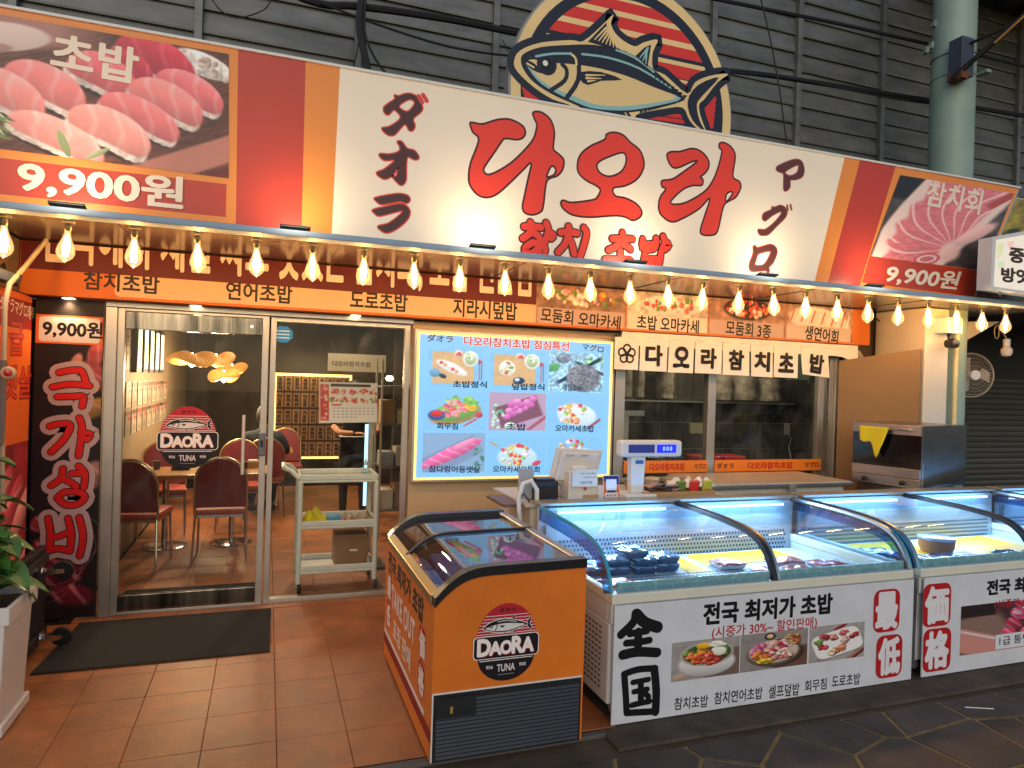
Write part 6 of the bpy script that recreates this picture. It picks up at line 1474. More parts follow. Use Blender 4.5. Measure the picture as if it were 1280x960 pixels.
# overhead cables
CAB = mat('black_cable', '0d0d0e', .6)
def cable(lab, pts, r, y):
    t = thing('overhead_cable', lab, 'cable', at(*pts[0], y=y), 'black cables strung in front of the metal wall')
    MB().tube(smooth_poly([at(u, v, y=y) for u, v in pts], 4, False), r, 7).build('cable_run', CAB, t, smooth=True)
cable('thickest black cable crossing the upper left of the metal wall', [(330, -22), (400, 5), (448, 8), (560, 24), (660, 44), (760, 60)], .030, 5.75)
cable('thin sagging cable under the thickest one at the upper left', [(400, 3), (470, 30), (560, 58), (640, 70), (700, 72)], .010, 5.7)
cable('pair of cables dropping vertically behind the sign at the upper left', [(452, -5), (449, 30), (454, 60), (461, 95)], .030, 5.7)
cable('second thin vertical cable beside the thick dropping pair', [(457, -5), (456, 40), (470, 75), (490, 100)], .010, 5.68)
cable('slender loose cable leaning left of the dropping pair', [(450, 45), (445, 70), (441, 90)], .006, 5.7)
cable('upper black cable running right to the green post', [(860, -8), (950, 10), (1050, 30), (1164, 56)], .018, 5.4)
cable('lower bundled black cable running right to the green post', [(905, 88), (960, 94), (1050, 108), (1164, 126), (1300, 148)], .024, 5.4)
cable('thin twin of the lower bundled cable', [(905, 90), (980, 97), (1060, 112), (1110, 122), (1164, 130)], .009, 5.38)
cable('thin slanting black wire right of the fish roundel', [(950, -5), (962, 45), (974, 110), (984, 185)], .007, 5.3)
cable('cable continuing right of the green post to the corner', [(1205, 64), (1260, 78), (1300, 88)], .016, 5.1)
cable('curly thin wire at the top left of the metal wall', [(262, -5), (278, 15), (300, 22), (330, 12), (340, -3)], .005, 5.8)
cable('pale loose loop of wire on the right of the green post', [(1200, 100), (1212, 130), (1214, 155), (1203, 180)], .008, 4.9)
t = thing('sign_guy_wire', 'small wire stay left of the fish roundel', 'cable', at(628, 50, y=5.0)); MB().tube([at(628, 50, y=5.6), at(644, 80, y=4.6)], .004, 5).build('cable_run', CAB, t)

# ================================================================== GLASS TOPPED DISPLAY FRIDGES
GP = [tuple(q) for q in smooth_poly([(3.062, .655), (3.085, .72), (3.13, .79), (3.20, .845), (3.30, .878), (3.45, .895), (3.65, .905), (4.05, .912)], 3, False)]
def gprof(off): # offset profile inward
    out = []
    for i, (y, z) in enumerate(GP):
        a = GP[max(0, i-1)]; b = GP[min(len(GP)-1, i+1)]; dy, dz = b[0]-a[0], b[1]-a[1]; L = math.hypot(dy, dz); out.append((y+dz/L*off, z-dy/L*off))
    return out
def strip(x0, x1, o0, o1): return MB().prism([(x0, y, z) for y, z in gprof(o0)]+[(x0, y, z) for y, z in gprof(o1)[::-1]], (x1-x0, 0, 0))
INT = mat('fridge_liner', 'cfe0ee', .3, .0, var=.04, coat=.3); PERF = mat('perforated_panel', 'c2ccd2', .3, .6, var=.08)
STRIP = emis('led_strip', '98ccff', 9)
def fridge(x0, x1, div, lab, ends):
    t = thing('display_fridge', lab, 'display fridge', (x0, 3.5, 0), 'curved glass display fridges in a row')
    box('cabinet', WHITEM, t, x0, 3.08, .085, x1, 4.09, .50, bev=.01)
    mb = MB(); mb.box(x0, 3.06, .501, x1, 3.10, .60); mb.box(x0, 4.05, .501, x1, 4.09, .60); mb.box(x0, 3.101, .501, x0+.03, 4.049, .60); mb.box(x1-.03, 3.101, .501, x1, 4.049, .60)
    mb.build('upper_wall', WHITEM, t, bev=.003)
    mb = MB(); mb.box(x0-.004, 3.045, .601, x1+.004, 3.10, .652); mb.box(x0-.004, 3.101, .601, x0+.035, 4.11, .652); mb.box(x1-.035, 3.101, .601, x1+.004, 4.11, .652); mb.box(x0+.036, 4.05, .601, x1-.036, 4.11, .652)
    mb.build('rim', CREAM, t, bev=.006)
    box('rear_wall', WHITEM, t, x0, 4.06, .653, x1, 4.09, .90, bev=.003)
    box('rear_ledge', mat('ledge_steel', 'a8a49a', .35, .6), t, x0, 4.03, .915, x1, 4.17, .935, bev=.004)
    # interior
    box('well_floor', INT, t, x0+.031, 3.101, .5015, x1-.031, 4.049, .545)
    # perforated rear panel: punched sheet with dark holes
    pp = MB().prism([(x0+.04, 4.03, .55), (x0+.04, 4.045, .55), (x0+.04, 4.045, .80), (x0+.04, 4.03, .80)], (x1-x0-.08, 0, 0)).build('rear_grille', PERF, t)
    mb = MB(); n = int((x1-x0-.12)/.026)
    for r_ in range(5):
        for k in range(n):
            x = x0+.06+.026*k+(r_ % 2)*.013; z = .565+.03*r_; mb.box(x-.006, 4.0275, z-.007, x+.006, 4.031, z+.007)
    mb.build('grille_holes', mat('dark_hole', '2a3640', .6), pp)
    box('floor_deck', mat('deck_white', 'd8e0e6', .35), t, x0+.04, 3.12, .546, x1-.04, 4.02, .556, bev=.002)
    mb = MB(); nx_, ny_ = int((x1-x0-.12)/.03), 26
    for i in range(nx_):
        for j in range(10): mb.box(x0+.06+.03*i, 3.14+.05*j, .5565, x0+.078+.03*i, 3.165+.05*j, .5575)
    mb.build('deck_holes', mat('deck_hole', '6e8290', .6), t)
    for a, b in ((x0+.02, div), (div, x1-.02)):
        m2 = strip(a+.014, b-.014, .004, .010).build('curved_pane', GLB, t, smooth=True)
        box('led_tube', STRIP, t, a+.10, 4.015, .868, b-.10, 4.03, .882)
        lamp('AREA', 'case_light', t, ((a+b)/2, 3.99, .86), 9, (.62, .82, 1.0), (b-a-.2, .03), (R(-35), 0, 0))
        lamp('AREA', 'added_blue_light', t, ((a+b)/2, 3.90, .885), 2.6, (.08, .42, 1.0), (b-a-.2, .02), (R(70), 0, 0))  # added lamp without a fixture, washes the rear wall blue
        box('front_channel', mat('green_channel', '9cc4bc', .25, .2, col2='7aa8a4', scale=20), t, a+.02, 3.078, .653, b-.02, 3.094, .700, bev=.002)
    strip(div-.014, div+.014, -.012, .02).build('divider_frame', BLACKP, t, bev=.003)
    strip(div+.0145, div+.036, -.008, .006).build('divider_trim', STEEL, t, bev=.002)
    for xe, s in ((x0, 0), (x1, 1)):
        k = ends[s]
        pts = [(xe-.003, y, z) for y, z in gprof(.0)]+[(xe-.003, 4.05, .654), (xe-.003, 3.062, .654)]
        MB().prism(pts, (.006, 0, 0)).build('end_pane', GLB, t)
        strip(xe-.006, xe+.006, -.006, .012).build('glass_edge', GLEDGE, t)
        strip(xe-.0045, xe-.0032, .013, .085).build('edge_band', glass('blue_edge_band', '86c0dc', 2.2, .1) if 'blue_edge_band' not in MATS else MATS['blue_edge_band'], t)
        if s == 1 or k: strip(xe-.03, xe-.009, -.01, .008).build('end_trim', STEEL, t, bev=.002); strip(xe-.033, xe-.0305, .009, .024).build('end_seal', BLACKR, t)
    for x in (x0+.08, x1-.08):
        for y in (3.16, 4.0):
            w = MB().lathe([(.012, -.014), (.035, -.012), (.038, 0), (.035, .012), (.012, .014)], (x, y, .036), 16, 'x').build('caster', mat('pale_wheel', 'b8b4aa', .5), t, smooth=True)
            box('caster_fork', CHROME, w, x-.022, y-.02, .05, x+.022, y+.03, .084, bev=.003)
    mb = MB()
    for i in range(9):
        for j in range(12): mb.box(x0-.0015, 3.16+.04*i, .14+.028*j, x0+.0005, 3.185+.04*i, .150+.028*j)
    mb.build('side_vent', mat('vent_dark', '51575c', .6), t)
    return t
f1 = fridge(1.655, 3.665, 2.66, 'nearest curved glass fridge with 全国 on its white front', (0, 1))
f2 = fridge(3.735, 5.745, 4.74, 'second curved glass fridge with a meat picture on its front', (1, 1))
f3 = fridge(5.815, 7.825, 6.82, 'third curved glass fridge cut by the right edge', (1, 1))
box('corner_post', STEEL, f2, 3.68, 3.06, .05, 3.72, 3.12, .60, bev=.004)
FRP = mat('front_board', 'd4d6da', .4)
def board(par, x0, x1):
    box('front_board', FRP, par, x0, 3.034, .003, x1, 3.0445, .598, bev=.002)
board(f1, 1.66, 3.66); board(f2, 3.745, 5.74); board(f3, 5.82, 7.82)
INK = '0f0f10'
cv = None
def bowl(k):
    cv = Cv(112, 96, 1.12, ('9a9690', '8e8680', 'a09a96')[k]); a = 1.12; cv.grain(5, .1)
    def heap(n, cx, cy, rx, ry, cols, r0, r1):
        for i in range(n):
            an = cv.rs.rand()*6.28; d = cv.rs.rand()**.5; r_ = r0+(r1-r0)*cv.rs.rand(); x, y = cx+rx*d*math.cos(an), cy+ry*d*math.sin(an); e = .5+.4*cv.rs.rand(); ro = cv.rs.rand()*3; c_ = cols[cv.rs.randint(len(cols))]
            cv.ell(x+.006, y-.014, r_*1.15, r_*e*1.25, ro, '3a1c14', 0, .5); cv.ell(x, y, r_, r_*e, ro, c_, .35, .2)
            cv.ell(x-r_*.2, y+r_*.2*e, r_*.35, r_*.12, ro, 'fff0e8', 0, 1.5)
    if k == 0:
        cv.rect(.92, .3, .42, .42, .1, '6e5a50', .1); cv.ell(.18, .12, .26, .1, .3, 'b89c88', .2, .5)
        cv.ell(.60, .36, .50, .36, 0, '3c3430', 0, .3); cv.ell(.58, .38, .50, .36, 0, 'dcd8d2', .25); cv.ell(.58, .62, .46, .32, 0, 'b8b0a4', .1, .08); cv.ell(.58, .63, .42, .28, 0, '4a4a30')
        heap(26, .36, .72, .16, .12, ['5c8434', '3c6428', '84a848'], .05, .08); heap(18, .80, .66, .12, .2, ['5c8a44', 'e4e4cc', '2c5428'], .04, .08)
        heap(40, .50, .56, .24, .17, ['e0702c', 'e8a028', 'f08848'], .05, .09); heap(34, .58, .50, .24, .15, ['d8482c', 'e8603c', 'c83828', 'f08c6c'], .05, .08)
        cv.ell(.78, .66, .12, .12, 0, 'ece8d4', .1); cv.ell(.52, .84, .13, .08, 0, 'f4b41c', .2); cv.ell(.72, .86, .14, .08, 0, 'e8e4d4', .1, tex=.3)
    if k == 1:
        cv.rect(.95, .2, .5, .3, .4, '6a4a3c', .2); cv.ell(.60, .40, .50, .38, 0, '241a14', 0, .2); cv.ell(.55, .42, .48, .37, 0, '6a584a', .2); cv.ell(.55, .46, .44, .33, 0, 'cdb7a2', .1)
        heap(22, .30, .56, .12, .16, ['d878a0', 'c85a84', 'e8a0b4'], .06, .09); heap(16, .34, .38, .1, .1, ['e8702c', 'f08c3c'], .07, .1); heap(26, .62, .56, .2, .2, ['8c2838', 'c83c48', 'e8b0a4', 'f4dcd0'], .06, .1)
        heap(26, .66, .36, .22, .12, ['f4d8cc', 'e08878', 'd85a50', 'e8c8b8'], .05, .08); heap(8, .40, .24, .1, .05, ['f0c430', 'f8dc60'], .06, .08)
        cv.ell(.48, .88, .1, .1, 0, '2c2c28'); cv.ell(.48, .88, .06, .06, 0, 'e8c088'); heap(22, .86, .74, .12, .14, ['b88850', 'd8a860', 'c8603c', 'a84838'], .04, .07)
    if k == 2:
        cv.rect(.98, .12, .36, .07, .75, '6a2c24', .2); cv.rect(.85, .04, .36, .02, .75, 'b88a70', .3)
        x, y = cv.loc(.58, .46, .52, .36, .28); cv.blend(np.clip((1-np.maximum(abs(x), abs(y))**1-.02*0)*14, 0, 1), np.ones_like(cv.C)*hx('8c8680')); x, y = cv.loc(.57, .49, .50, .35, .28); cv.blend(np.clip((1-(abs(x)**5+abs(y)**5))*6, 0, 1), np.ones_like(cv.C)*hx('ece8e2'))
        for cx, cy, cs in ((.30, .70, ['a83040', 'c84a58']), (.50, .66, ['e8a090', 'd87868', '5c8438']), (.70, .76, ['d84c50', 'e86a68']), (.90, .66, ['b82830', 'd83c40']), (.28, .42, ['c82838', 'e05050']), (.50, .26, ['f0a878', 'e8885c', 'f4c8a8']), (.68, .34, ['f4b088', 'e88858']), (.72, .54, ['f0d8cc', 'e8b8a8']), (.18, .56, ['4c7c34', '7ca44c'])):
            heap(7, cx, cy, .07, .06, cs, .05, .085)
        cv.ell(.62, .92, .16, .045, .5, '8c2030', .2)
    return cv
cell = [(838, 811, 923, 868), (923, 802, 1008, 858), (1009, 794, 1079, 848)]
for k, (u0, v0, u1, v1) in enumerate([((838, 868), (838, 811), (923, 857), (922, 801)), ((924, 857), (923, 801), (1008, 847), (1008, 792)), ((1010, 847), (1009, 791), (1079, 837), (1078, 784))]):
    a = at(*u0, y=3.034); b = at(*v0, y=3.034); c_ = at(*u1, y=3.034); x0, x1 = a[0], c_[0]; z0, z1 = .180, .382
    bowl(k).build('dish_picture', [(x0, 3.034, z0), (x1, 3.034, z0), (x1, 3.034, z1), (x0, 3.034, z1)], P_MATTE, f1, .0006)
pr = Print((0, 3.034, 0))
pr.tpx('전국 최저가 초밥', (880, 768), (1040, 754), 25, INK, .045); pr.flush('lettering', P_MATTE, f1)
pr.tpx('(시중가 30%~ 할인판매)', (890, 792), (1021, 778), 16, 'b01c28', .018); pr.flush('lettering', P_MATTE, f1)
pr.tpx('참치초밥', (843, 880), (885, 876), 15, '1c1c1e', .018); pr.flush('lettering', P_MATTE, f1); pr.tpx('참치연어초밥', (893, 873), (953, 866), 15, '1c1c1e', .018); pr.flush('lettering', P_MATTE, f1)
pr.tpx('셀프덮밥', (961, 865), (999, 861), 15, '1c1c1e', .018); pr.flush('lettering', P_MATTE, f1); pr.tpx('회무침', (1006, 858), (1033, 854), 14, '1c1c1e', .018); pr.flush('lettering', P_MATTE, f1); pr.tpx('도로초밥', (1040, 852), (1075, 848), 14, '1c1c1e', .018); pr.flush('lettering', P_MATTE, f1)
H_ = z_(765, 740, 3.413)
for s_, w in (([(100,90),(90,130),(38,182)], .045), ([(105,95),(140,130),(195,150)], .06), ([(75,178),(120,170),(150,165)], .036), ([(60,218),(120,212),(160,205)], .036), ([(112,170),(110,250)], .045), ([(45,268),(110,255),(192,258)], .05),
    ([(52,355),(58,440),(62,515)], .036), ([(50,350),(110,330),(185,325)], .034), ([(180,328),(188,420),(185,510)], .045), ([(62,515),(120,512),(185,508)], .034), ([(88,385),(125,378),(155,372)], .028), ([(92,425),(125,418),(150,414)], .028), ([(84,482),(125,472),(160,465)], .03), ([(122,382),(122,470)], .034), ([(140,432),(155,446)], .03)):
    pr.stroke(H_(*s_), w, INK, px=True)
def badge(u, v, ch, ya, w=.115, h=.125):
    c0 = pr.px(u, v); pr.rect(c0[0]-w, c0[1]-h, c0[0]+w, c0[1]+h, 'b01c1c', r=.05)
    pr.text(ch, c0[0]-w*.78, c0[1]-h*.80, w*1.56, h*1.6, 'dcdadc', .055)
pr.flush('large_characters', P_MATTE, f1)
badge(1108, 763, '最', 0, w=.1); pr.flush('red_badge', P_MATTE, f1); badge(1111, 820, '低', 0, w=.1)
pr.flush('red_badge', P_MATTE, f1)
cv = Cv(120, 78, 1.5, '4a2a30'); cv.grain(10, .4); cv.rect(.1, .3, .4, .5, .3, '8a6a60', .2); cv.rect(.25, .12, .5, .2, -.65, 'c8887c', .1); cv.rect(.38, .2, .6, .02, -.65, 'd8d0d0', .3); cv.rect(.12, .88, .2, .14, 0, '2a1c1c', .2)
for k in range(24): cv.ell(.42+.17*(k % 6)+.04*(k//6), .32+.2*(k//6)-.03*(k % 6), .075, .15, .25, ('c8405c', 'd85a70', 'a82c44', 'e090a8')[k % 4], .3, .2, 6, 'f0b0c0')
cv.scatter(26, .9, .75, .5, .2, ['e8c8dc', 'd8a8c8', 'b04a70'], .03, .07)
cv.build('meat_picture', [(at(1200, 800, y=3.034)[0], 3.034, .10), (5.6, 3.034, .10), (5.6, 3.034, .405), (at(1200, 800, y=3.034)[0], 3.034, .405)], P_MATTE, f2, .0006)
pr = Print((0, 3.034, 0), lift=.0016)
badge(1171, 756, '価', 0, w=.115, h=.13); pr.flush('red_badge', P_MATTE, f2); badge(1171, 812, '格', 0, w=.115, h=.13)
pr.flush('red_badge', P_MATTE, f2); c0 = pr.px(1234, 735); pr.text('전국 최저가 참치', c0[0], c0[1]-.045, .80, .09, INK, .05)
pr.flush('lettering', P_MATTE, f2); c0 = pr.px(1243, 754); pr.text('(시중가 40%~ 할인판매)', c0[0], c0[1]-.04, .75, .058, 'b01c28', .018)
pr.flush('lettering', P_MATTE, f2); c0 = pr.px(1243, 832); pr.rect(c0[0], .108, 5.58, .20, 'd4d8da'); pr.text('1급 통뱃살', c0[0]+.035, .13, .36, .055, '1c1c1e', .018)
pr.flush('lettering', P_MATTE, f2)

# food in the fridges
BLUEP = mat('dark_blue_pack', '27496e', .2, var=.3, coat=.6); 
def pack(lab, x, y, z, sx, sy, h, m, rz=0, cat='food pack', grp=None, m2=None):
    t = thing('food_pack', lab, cat, (x, y, z), grp)
    MB().hexa([(x-sx*.42,y-sy*.42,z),(x+sx*.42,y-sy*.42,z),(x+sx*.42,y+sy*.42,z),(x-sx*.42,y+sy*.42,z),(x-sx/2,y-sy/2,z+h),(x+sx/2,y-sy/2,z+h),(x+sx/2,y+sy/2,z+h),(x-sx/2,y+sy/2,z+h)]).build('pack_tray', m, t, bev=.012)
    cloth_lump(t, x, y, z+h, sx*.95, sy*.95, .02, m2 or mat('film_top', '8fb0d0', .12, col2='4a6c94', scale=20, coat=1), int(x*100), 'film')
    return t
k = 0
for i, (x, y, z) in enumerate(((2.02, 3.72, .558), (2.19, 3.70, .558), (2.36, 3.72, .558), (2.02, 3.72, .606), (2.19, 3.70, .606), (2.36, 3.72, .606), (2.13, 3.71, .655), (1.85, 3.74, .558))):
    pack('dark blue sealed food pack, %s in the nearest fridge' % ('bottom left of the front stack', 'bottom middle', 'bottom right', 'second layer left', 'second layer middle', 'second layer right', 'topmost of the stack', 'lying apart by the left end pane')[i], x, y, z, .16, .17, .042, BLUEP, grp='dark blue packs stacked in the nearest fridge')
YB = mat('yellow_sheet', 'e8ac10', .5, var=.1)
for nm, x0, x1, y0, y1, lab in (('yellow_sheet', 2.48, 2.64, 3.60, 4.0, 'yellow liner sheet at the back left of the nearest fridge'), ('yellow_sheet', 2.70, 3.45, 3.72, 4.0, 'yellow liner sheet at the back right of the nearest fridge'), ('yellow_sheet', 4.0, 4.65, 3.62, 4.0, 'yellow liner sheet in the left bay of the second fridge'), ('yellow_sheet', 4.85, 5.55, 3.4, 4.0, 'yellow liner sheet in the right bay of the second fridge')):
    t = thing(nm, lab, 'sheet', (x0, y0, .558)); box('sheet', YB, t, x0, y0, .5576, x1, y1, .5588)
SAL = mat('red_fish', 'a8383a', .35, col2='d0807a', scale=30, coat=.4)
for i, (x, y, sx, lab) in enumerate(((2.95, 3.45, .2, 'small tray with green garnish by the divider of the nearest fridge'), (3.16, 3.42, .24, 'flat tray of red fish in the front of the nearest fridge'), (3.22, 3.62, .24, 'larger wrapped tray of red fish slices behind the flat one'), (3.46, 3.50, .24, 'rightmost wrapped tray of red fish in the nearest fridge'), (2.80, 3.66, .2, 'tray of pink fish left of the divider in the nearest fridge'))):
    t = pack(lab, x, y, .558, sx, .15, .03, mat('white_tray', 'c8d0d8', .3), m2=SAL)
for i, (x, y, sx, lab) in enumerate(((4.2, 3.46, .22, 'foil tray at the front left of the second fridge'), (4.06, 3.66, .26, 'blue lit foil tray in the middle of the second fridge'), (4.45, 3.42, .28, 'wide crinkled foil tray beside the divider of the second fridge'))):
    pack(lab, x, y, .558, sx, .2, .03, mat('foil_tray', '8a9cc0', .25, .6, col2='3a4a78', scale=16, bump=.6, bscale=30), m2=mat('foil_top', '7c94c8', .2, .7, col2='2c3c6c', scale=25))
for i, (x, y, lab) in enumerate(((5.05, 3.42, 'silver tray at the front of the right bay of the second fridge'), (5.35, 3.40, 'second silver tray in the right bay of the second fridge'), (6.1, 3.45, 'silver tray in the left bay of the third fridge'), (6.4, 3.5, 'silver tray in the middle of the third fridge'), (2.62, 3.30, 'low clear tray of pink fish at the front middle of the nearest fridge'), (1.88, 3.42, 'flat wrapped tray by the left end of the nearest fridge'))):
    pack(lab, x, y, .558, .22, .17, .028, mat('white_tray', 'c8d0d8', .3) if i > 3 else mat('foil_tray', '8a9cc0'), m2=SAL if i > 3 else mat('foil_top', '7c94c8'))
t = thing('brown_tub', 'round brown tub with cling film lid in the second fridge', 'tub', (4.62, 3.66, .56)); 
MB().lathe([(.10, .562), (.115, .60), (.12, .66)], (4.62, 3.66, 0), 28).build('tub_body', mat('tub_brown', '9a6a48', .4), t, smooth=True); MB().lathe([(.124, .655), (.126, .67), (.11, .674)], (4.62, 3.66, 0), 28).build('film_lid', mat('film_lid', '9cb8e0', .15, coat=1), t, smooth=True)

# ================================================================== ORANGE FREEZER
fz = thing('orange_freezer', 'orange chest freezer with sliding glass top and tuna badge', 'freezer', (1.08, 3.5, 0))
FX0, FX1, FY0, FY1 = .715, 1.445, 2.93, 4.20
PROF = [(FX0, .70), (FX0+.055, .755), (FX0+.12, .80), (FX0+.19, .822), (FX0+.27, .828), (FX1, .835)]
PROF = [tuple(q) for q in smooth_poly(PROF[:5], 3, False)]+[PROF[5]]
def fprism(pts, y0, y1): return MB().prism([(x, y0, z) for x, z in pts], (0, y1-y0, 0))
mb = fprism([(FX0, .02)]+PROF+[(FX1, .02)][::1], FY0, FY0+.03); mb.build('front_panel', ORANGE, fz)
fprism([(FX0, .02)]+PROF+[(FX1, .02)], FY1-.03, FY1).build('rear_panel', ORANGE, fz)
box('side_panel', ORANGE, fz, FX0, FY0+.0301, .02, FX0+.03, FY1-.0301, .70); box('side_panel', ORANGE, fz, FX1-.03, FY0+.0301, .02, FX1, FY1-.0301, .82)
box('inner_floor', mat('freezer_liner', 'a8b4cc', .5), fz, FX0+.031, FY0+.031, .40, FX1-.031, FY1-.031, .42); box('inner_wall', mat('freezer_liner', 'a8b4cc'), fz, FX1-.05, FY0+.031, .421, FX1-.031, FY1-.031, .80)
T = .042
def top(y0, y1, m, nm, g=.0): return MB().prism([(x, y0, z+g) for x, z in PROF]+[(x, y0, z+T+g) for x, z in PROF[::-1]], (0, y1-y0, 0)).build(nm, m, fz, bev=.004)
BF = mat('freezer_black', '141416', .35, coat=.2)
top(FY0-.008, FY0+.05, BF, 'front_rim', .001); top(FY1-.06, FY1+.008, BF, 'rear_rim', .001)
box('right_rail', STEEL, fz, FX1-.04, FY0+.051, .836, FX1+.006, FY1-.061, .872, bev=.006)
MB().prism([(FX0-.008, FY0+.051, .70), (FX0+.03, FY0+.051, .735), (FX0+.03, FY0+.051, .765), (FX0-.008, FY0+.051, .742)], (0, FY1-FY0-.112, 0)).build('left_rail', CHAMP, fz, bev=.004)
FG = glass('freezer_glass', 'd8e4f4', 1.6)
def pane(y0, y1, g, nm):
    P2 = [(x, z) for x, z in PROF]; P2[0] = (FX0+.031, .738); P2[-1] = (FX1-.041, .835)
    return MB().prism([(x, y0, z+g) for x, z in P2]+[(x, y0, z+g+.005) for x, z in P2[::-1]], (0, y1-y0, 0)).build(nm, FG, fz, smooth=True)
pane(FY0+.051, 3.66, .022, 'sliding_pane'); pane(3.60, FY1-.061, .010, 'sliding_pane')
MB().tube([(x, 3.655, z+.034) for x, z in PROF[1:]], .009, 8).build('pane_handle', BF, fz)
# goods under the glass
rr = random.Random(11)
for j in range(4):
    for i in range(3):
        x = .83+.19*i; y = 3.10+.27*j
        lab = 'frozen pack, %s row from the front and %s from the rail, in the orange freezer' % (('first', 'second', 'third', 'fourth')[j], ('first', 'second', 'third')[i])
        t = thing('frozen_pack', lab, 'frozen food', (x, y, .42), 'frozen packs in the orange freezer')
        cl = ('ea6a78', 'f0e8ec', 'd4def4', 'ee8078')[(i+j) % 4]; MB().obox((x, y, .53+.02*i), .17, .24, .22, rz=rr.uniform(-.06, .06)).build('pack_body', mat('frozen_%s' % cl, cl, .35, col2='9aa4bc', scale=10), t, bev=.02)
lr = thing('wire_rack', 'pale wire basket under the freezer glass at the left', 'basket', (.8, 3.4, .6)); mb = MB()
for k in range(8): mb.tube([(.76+.0*k, 3.05+.11*k, .60), (1.36, 3.05+.11*k, .60)], .003, 5)
for k in range(7): mb.tube([(.76+.1*k, 3.03, .603), (.76+.1*k, 3.86, .603)], .003, 5)
mb.build('basket_wires', CHROME, lr)
# louvred front grille
gr = box('grille_frame', mat('grille_dark', '1b1d20', .45), fz, FX0+.008, FY0-.006, .022, FX1-.012, FY0-.0005, .315)
for k in range(15):
    MB().hexa([(FX0+.02, FY0-.014, .035+.0175*k), (FX1-.024, FY0-.014, .035+.0175*k), (FX1-.024, FY0-.0065, .035+.0175*k), (FX0+.02, FY0-.0065, .035+.0175*k), (FX0+.02, FY0-.008, .045+.0175*k), (FX1-.024, FY0-.008, .045+.0175*k), (FX1-.024, FY0-.0065, .045+.0175*k), (FX0+.02, FY0-.0065, .045+.0175*k)]).build('grille_slat', mat('grille_slat', '26292d', .4), gr)
box('grille_plate', mat('grille_dark', '1b1d20'), gr, FX0+.02, FY0-.016, .215, FX0+.20, FY0-.0145, .305); box('switch', mat('switch_brass', 'a08040', .4), gr, FX0+.08, FY0-.019, .235, FX0+.093, FY0-.0165, .265)
mb = MB(); mb.box(FX0+.002, FY0-.004, .317, FX1-.008, FY0-.0006, .324); mb.box(FX0+.001, FY0-.004, .022, FX0+.007, FY0-.0006, .3165); mb.build('grille_trim', WHITEP, fz)
for x in (FX0+.06, FX1-.06):
    for y in (FY0+.08, FY1-.08): MB().lathe([(.02, -.024), (.018, .019)], (x, y, 0), 12).build('foot', BLACKR, fz)
pr = Print((0, FY0, 0), lift=.001); c = pr.px(633, 806); logo(pr, c[0], c[1]+.01, .158); pr.build('tuna_badge', P_MATTE, fz)
# left side print (faces -x): U runs towards the camera
pr = Print((FX0, 0, 0), U=(0, -1, 0), V=(0, 0, 1), lift=.001)
Y = lambda y: -y
pr.rect(Y(FY1-.002), .10, Y(FY0+.002), .155, '8a1c20'); pr.rect(Y(FY1-.002), .158, Y(FY0+.14), .185, 'e8dcd2')
pr.text('전국 최저가 초밥', Y(4.12), .555, .98, .115, '2a140c', .05, out='c89870', ow=.03)
pr.flush('side_lettering', P_MATTE, fz); pr.text('TAKE OUT', Y(3.98), .385, .66, .12, 'ecdcd0', .03); pr.flush('side_lettering', P_MATTE, fz); pr.text('포장 판매', Y(3.90), .225, .50, .11, 'ecdcd0', .03)
pr.flush('side_lettering', P_MATTE, fz)
for y, z, ch in ((4.12, .40, '最'), (4.12, .235, '低'), (3.20, .40, '価'), (3.20, .235, '格')):
    pr.rect(Y(y)-.01, z-.012, Y(y)+.12, z+.138, 'b01c1c', r=.02); pr.text(ch, Y(y), z, .11, .12, 'ecdcd0', .06); pr.flush('side_badge', P_MATTE, fz)


# ================================================================== LEFT FOREGROUND
pl = thing('planter', 'tall white square planter cut by the left edge', 'planter', (-1.3, 3.85, 0))
PLW = mat('planter_white', 'd2cdc4', .45, var=.05)
c = at(26, 770, y=3.75); d = at(30, 893, y=3.75)
px1 = -1.075
def fru(x0, x1, y0, y1, z0, e, z1): return [(x0, y0, z0), (x1, y0, z0), (x1, y1, z0), (x0, y1, z0), (x0-e, y0-e, z1), (x1+e, y0-e, z1), (x1+e, y1+e, z1), (x0-e, y1+e, z1)]
MB().hexa(fru(-1.42, px1-.04, 3.72, 4.07, .06, .02, .52)).build('pot_body', PLW, pl, bev=.006)
mb = MB(); a, b, c_, d_ = -1.45, px1, 3.69, 4.10; mb.box(a, c_, .52, b, c_+.02, .60); mb.box(a, d_-.02, .52, b, d_, .60); mb.box(a, c_+.0201, .52, a+.02, d_-.0201, .60); mb.box(b-.02, c_+.0201, .52, b, d_-.0201, .60)
mb.build('pot_rim', PLW, pl, bev=.004)
MB().hexa(fru(-1.44, px1-.02, 3.70, 4.09, .005, -.0, .058)).build('pot_foot', PLW, pl, bev=.006)
box('soil', mat('soil', '2c2018', .95, bump=.8), pl, -1.42, 3.72, .50, px1-.03, 4.07, .56)
lf = thing('leafy_plant', 'dark green broad leaved plant growing from the white planter', 'plant', (-1.25, 3.9, .56))
LEAF = mat('leaf_green', '4a8038', .42, col2='30602a', scale=8, rnd=.35, coat=.3)
rr = random.Random(21)
leafm = []
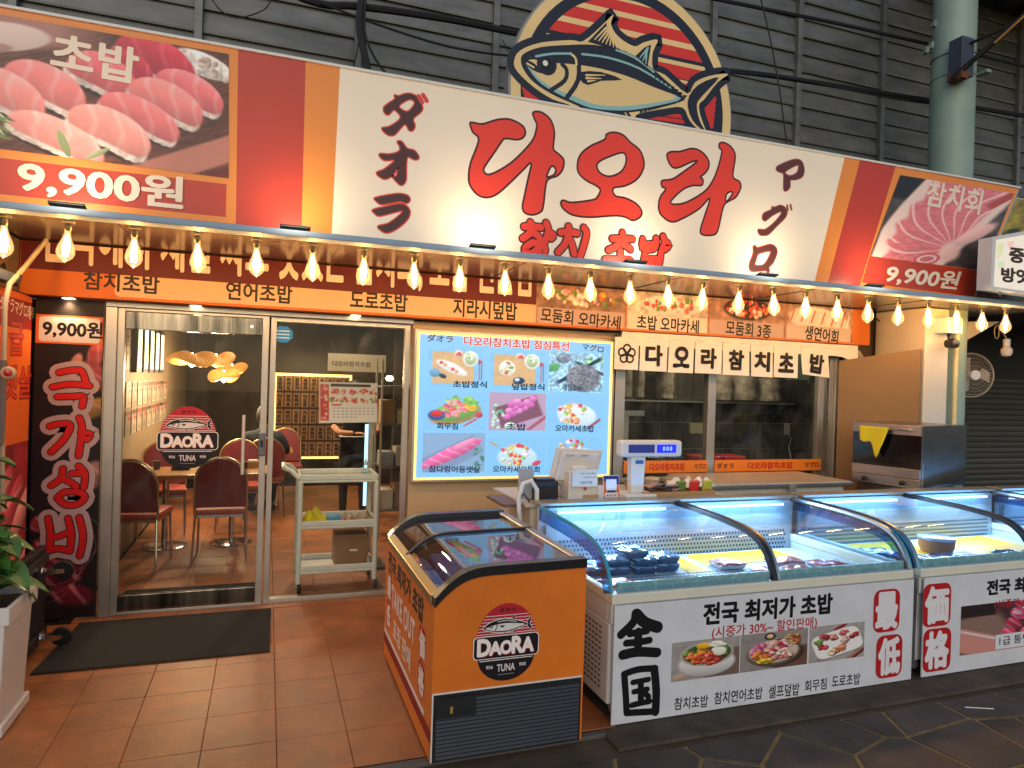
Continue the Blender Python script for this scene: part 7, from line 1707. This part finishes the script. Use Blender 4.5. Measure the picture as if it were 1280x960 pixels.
for v_ in range(3):
    n = 7; vs = []; fs = []
    for i in range(n+1):
        t_ = i/n; w = .088*math.sin(math.pi*min(1, t_*1.0))**.75*(1-.35*t_)+.001; zz_ = .05*math.sin(t_*2.2)-.06*t_*t_*(.6+.5*v_)
        for s_ in (-1, -.5, 0, .5, 1): vs.append((.23*t_, w*s_, zz_+.028*abs(s_)*(1-t_*.5)+.004*math.sin(9*t_+2*v_)*s_))
    for i in range(n):
        for j in range(4): fs.append((i*5+j, i*5+j+1, (i+1)*5+j+1, (i+1)*5+j))
    me = MB().add(vs, fs).mesh('leaf', smooth=True); me.materials.append(LEAF); leafm.append(me)
for s_ in range(13):
    bx, by = -1.24+rr.uniform(-.09, .06), 3.9+rr.uniform(-.1, .1); hgt = rr.uniform(.25, .68); lx, ly = rr.uniform(-.10, .05), rr.uniform(-.12, .12)
    stp = [(bx, by, .55), (bx+lx*.4, by+ly*.4, .56+hgt*.5), (bx+lx, by+ly, .56+hgt)]
    MB().tube(stp, [.008, .006, .003], 6).build('stem', mat('stem_green', '4a6a34', .5), lf, smooth=True)
    for k in range(9):
        t_ = .25+.75*k/7; p = Vector(stp[0]).lerp(Vector(stp[1]), min(1, t_*2)) if t_ < .5 else Vector(stp[1]).lerp(Vector(stp[2]), t_*2-1)
        o = bpy.data.objects.new('leaf', rr.choice(leafm)); COL.objects.link(o); o.parent = lf; o.location = p-lf.location
        o.rotation_euler = (rr.uniform(-.3, .3), rr.uniform(-.5, .35), rr.uniform(0, 6.28)); sc_ = rr.uniform(.65, .95); o.scale = (sc_, sc_, sc_)
# black wheeled dolly standing on its side behind the planter
dl = thing('black_dolly', 'black wheeled dolly standing on its side behind the planter', 'dolly', (-1.3, 4.6, 0))
box('deck', BLACKP, dl, -1.31, 4.36, .012, -1.265, 4.98, .60, bev=.01)
for z in (.07, .53): box('cross_rail', BLACKP, dl, -1.264, 4.38, z-.03, -1.245, 4.96, z+.03, bev=.004)
for y in (4.80,):
    for z in (.08, .48):
        w = MB().lathe([(.02, -.018), (.052, -.016), (.058, 0), (.052, .016), (.02, .018)], (-1.13, y, z), 20, 'y').build('caster_wheel', BLACKR, dl, smooth=True)
        mb = MB(); mb.box(-1.244, y-.035, z-.035, -1.236, y+.035, z+.035); mb.tube([(-1.236, y, z), (-1.21, y, z)], .022, 12)
        for s_ in (-1, 1): mb.prism([(-1.21, y+s_*.024, z-.02), (-1.12, y+s_*.024, z-.012), (-1.12, y+s_*.024, z+.012), (-1.21, y+s_*.024, z+.02)], (0, .003, 0))
        mb.build('caster_fork', CHROME, w)
# small litter on the street
t = thing('straw', 'thin white straw lying on the dark flagstones at the right', 'litter', at(1224, 886, z=-.01)); MB().tube([at(1206, 884, z=-.010), at(1242, 886, z=-.010)], .003, 6).build('straw_tube', WHITEP, t)
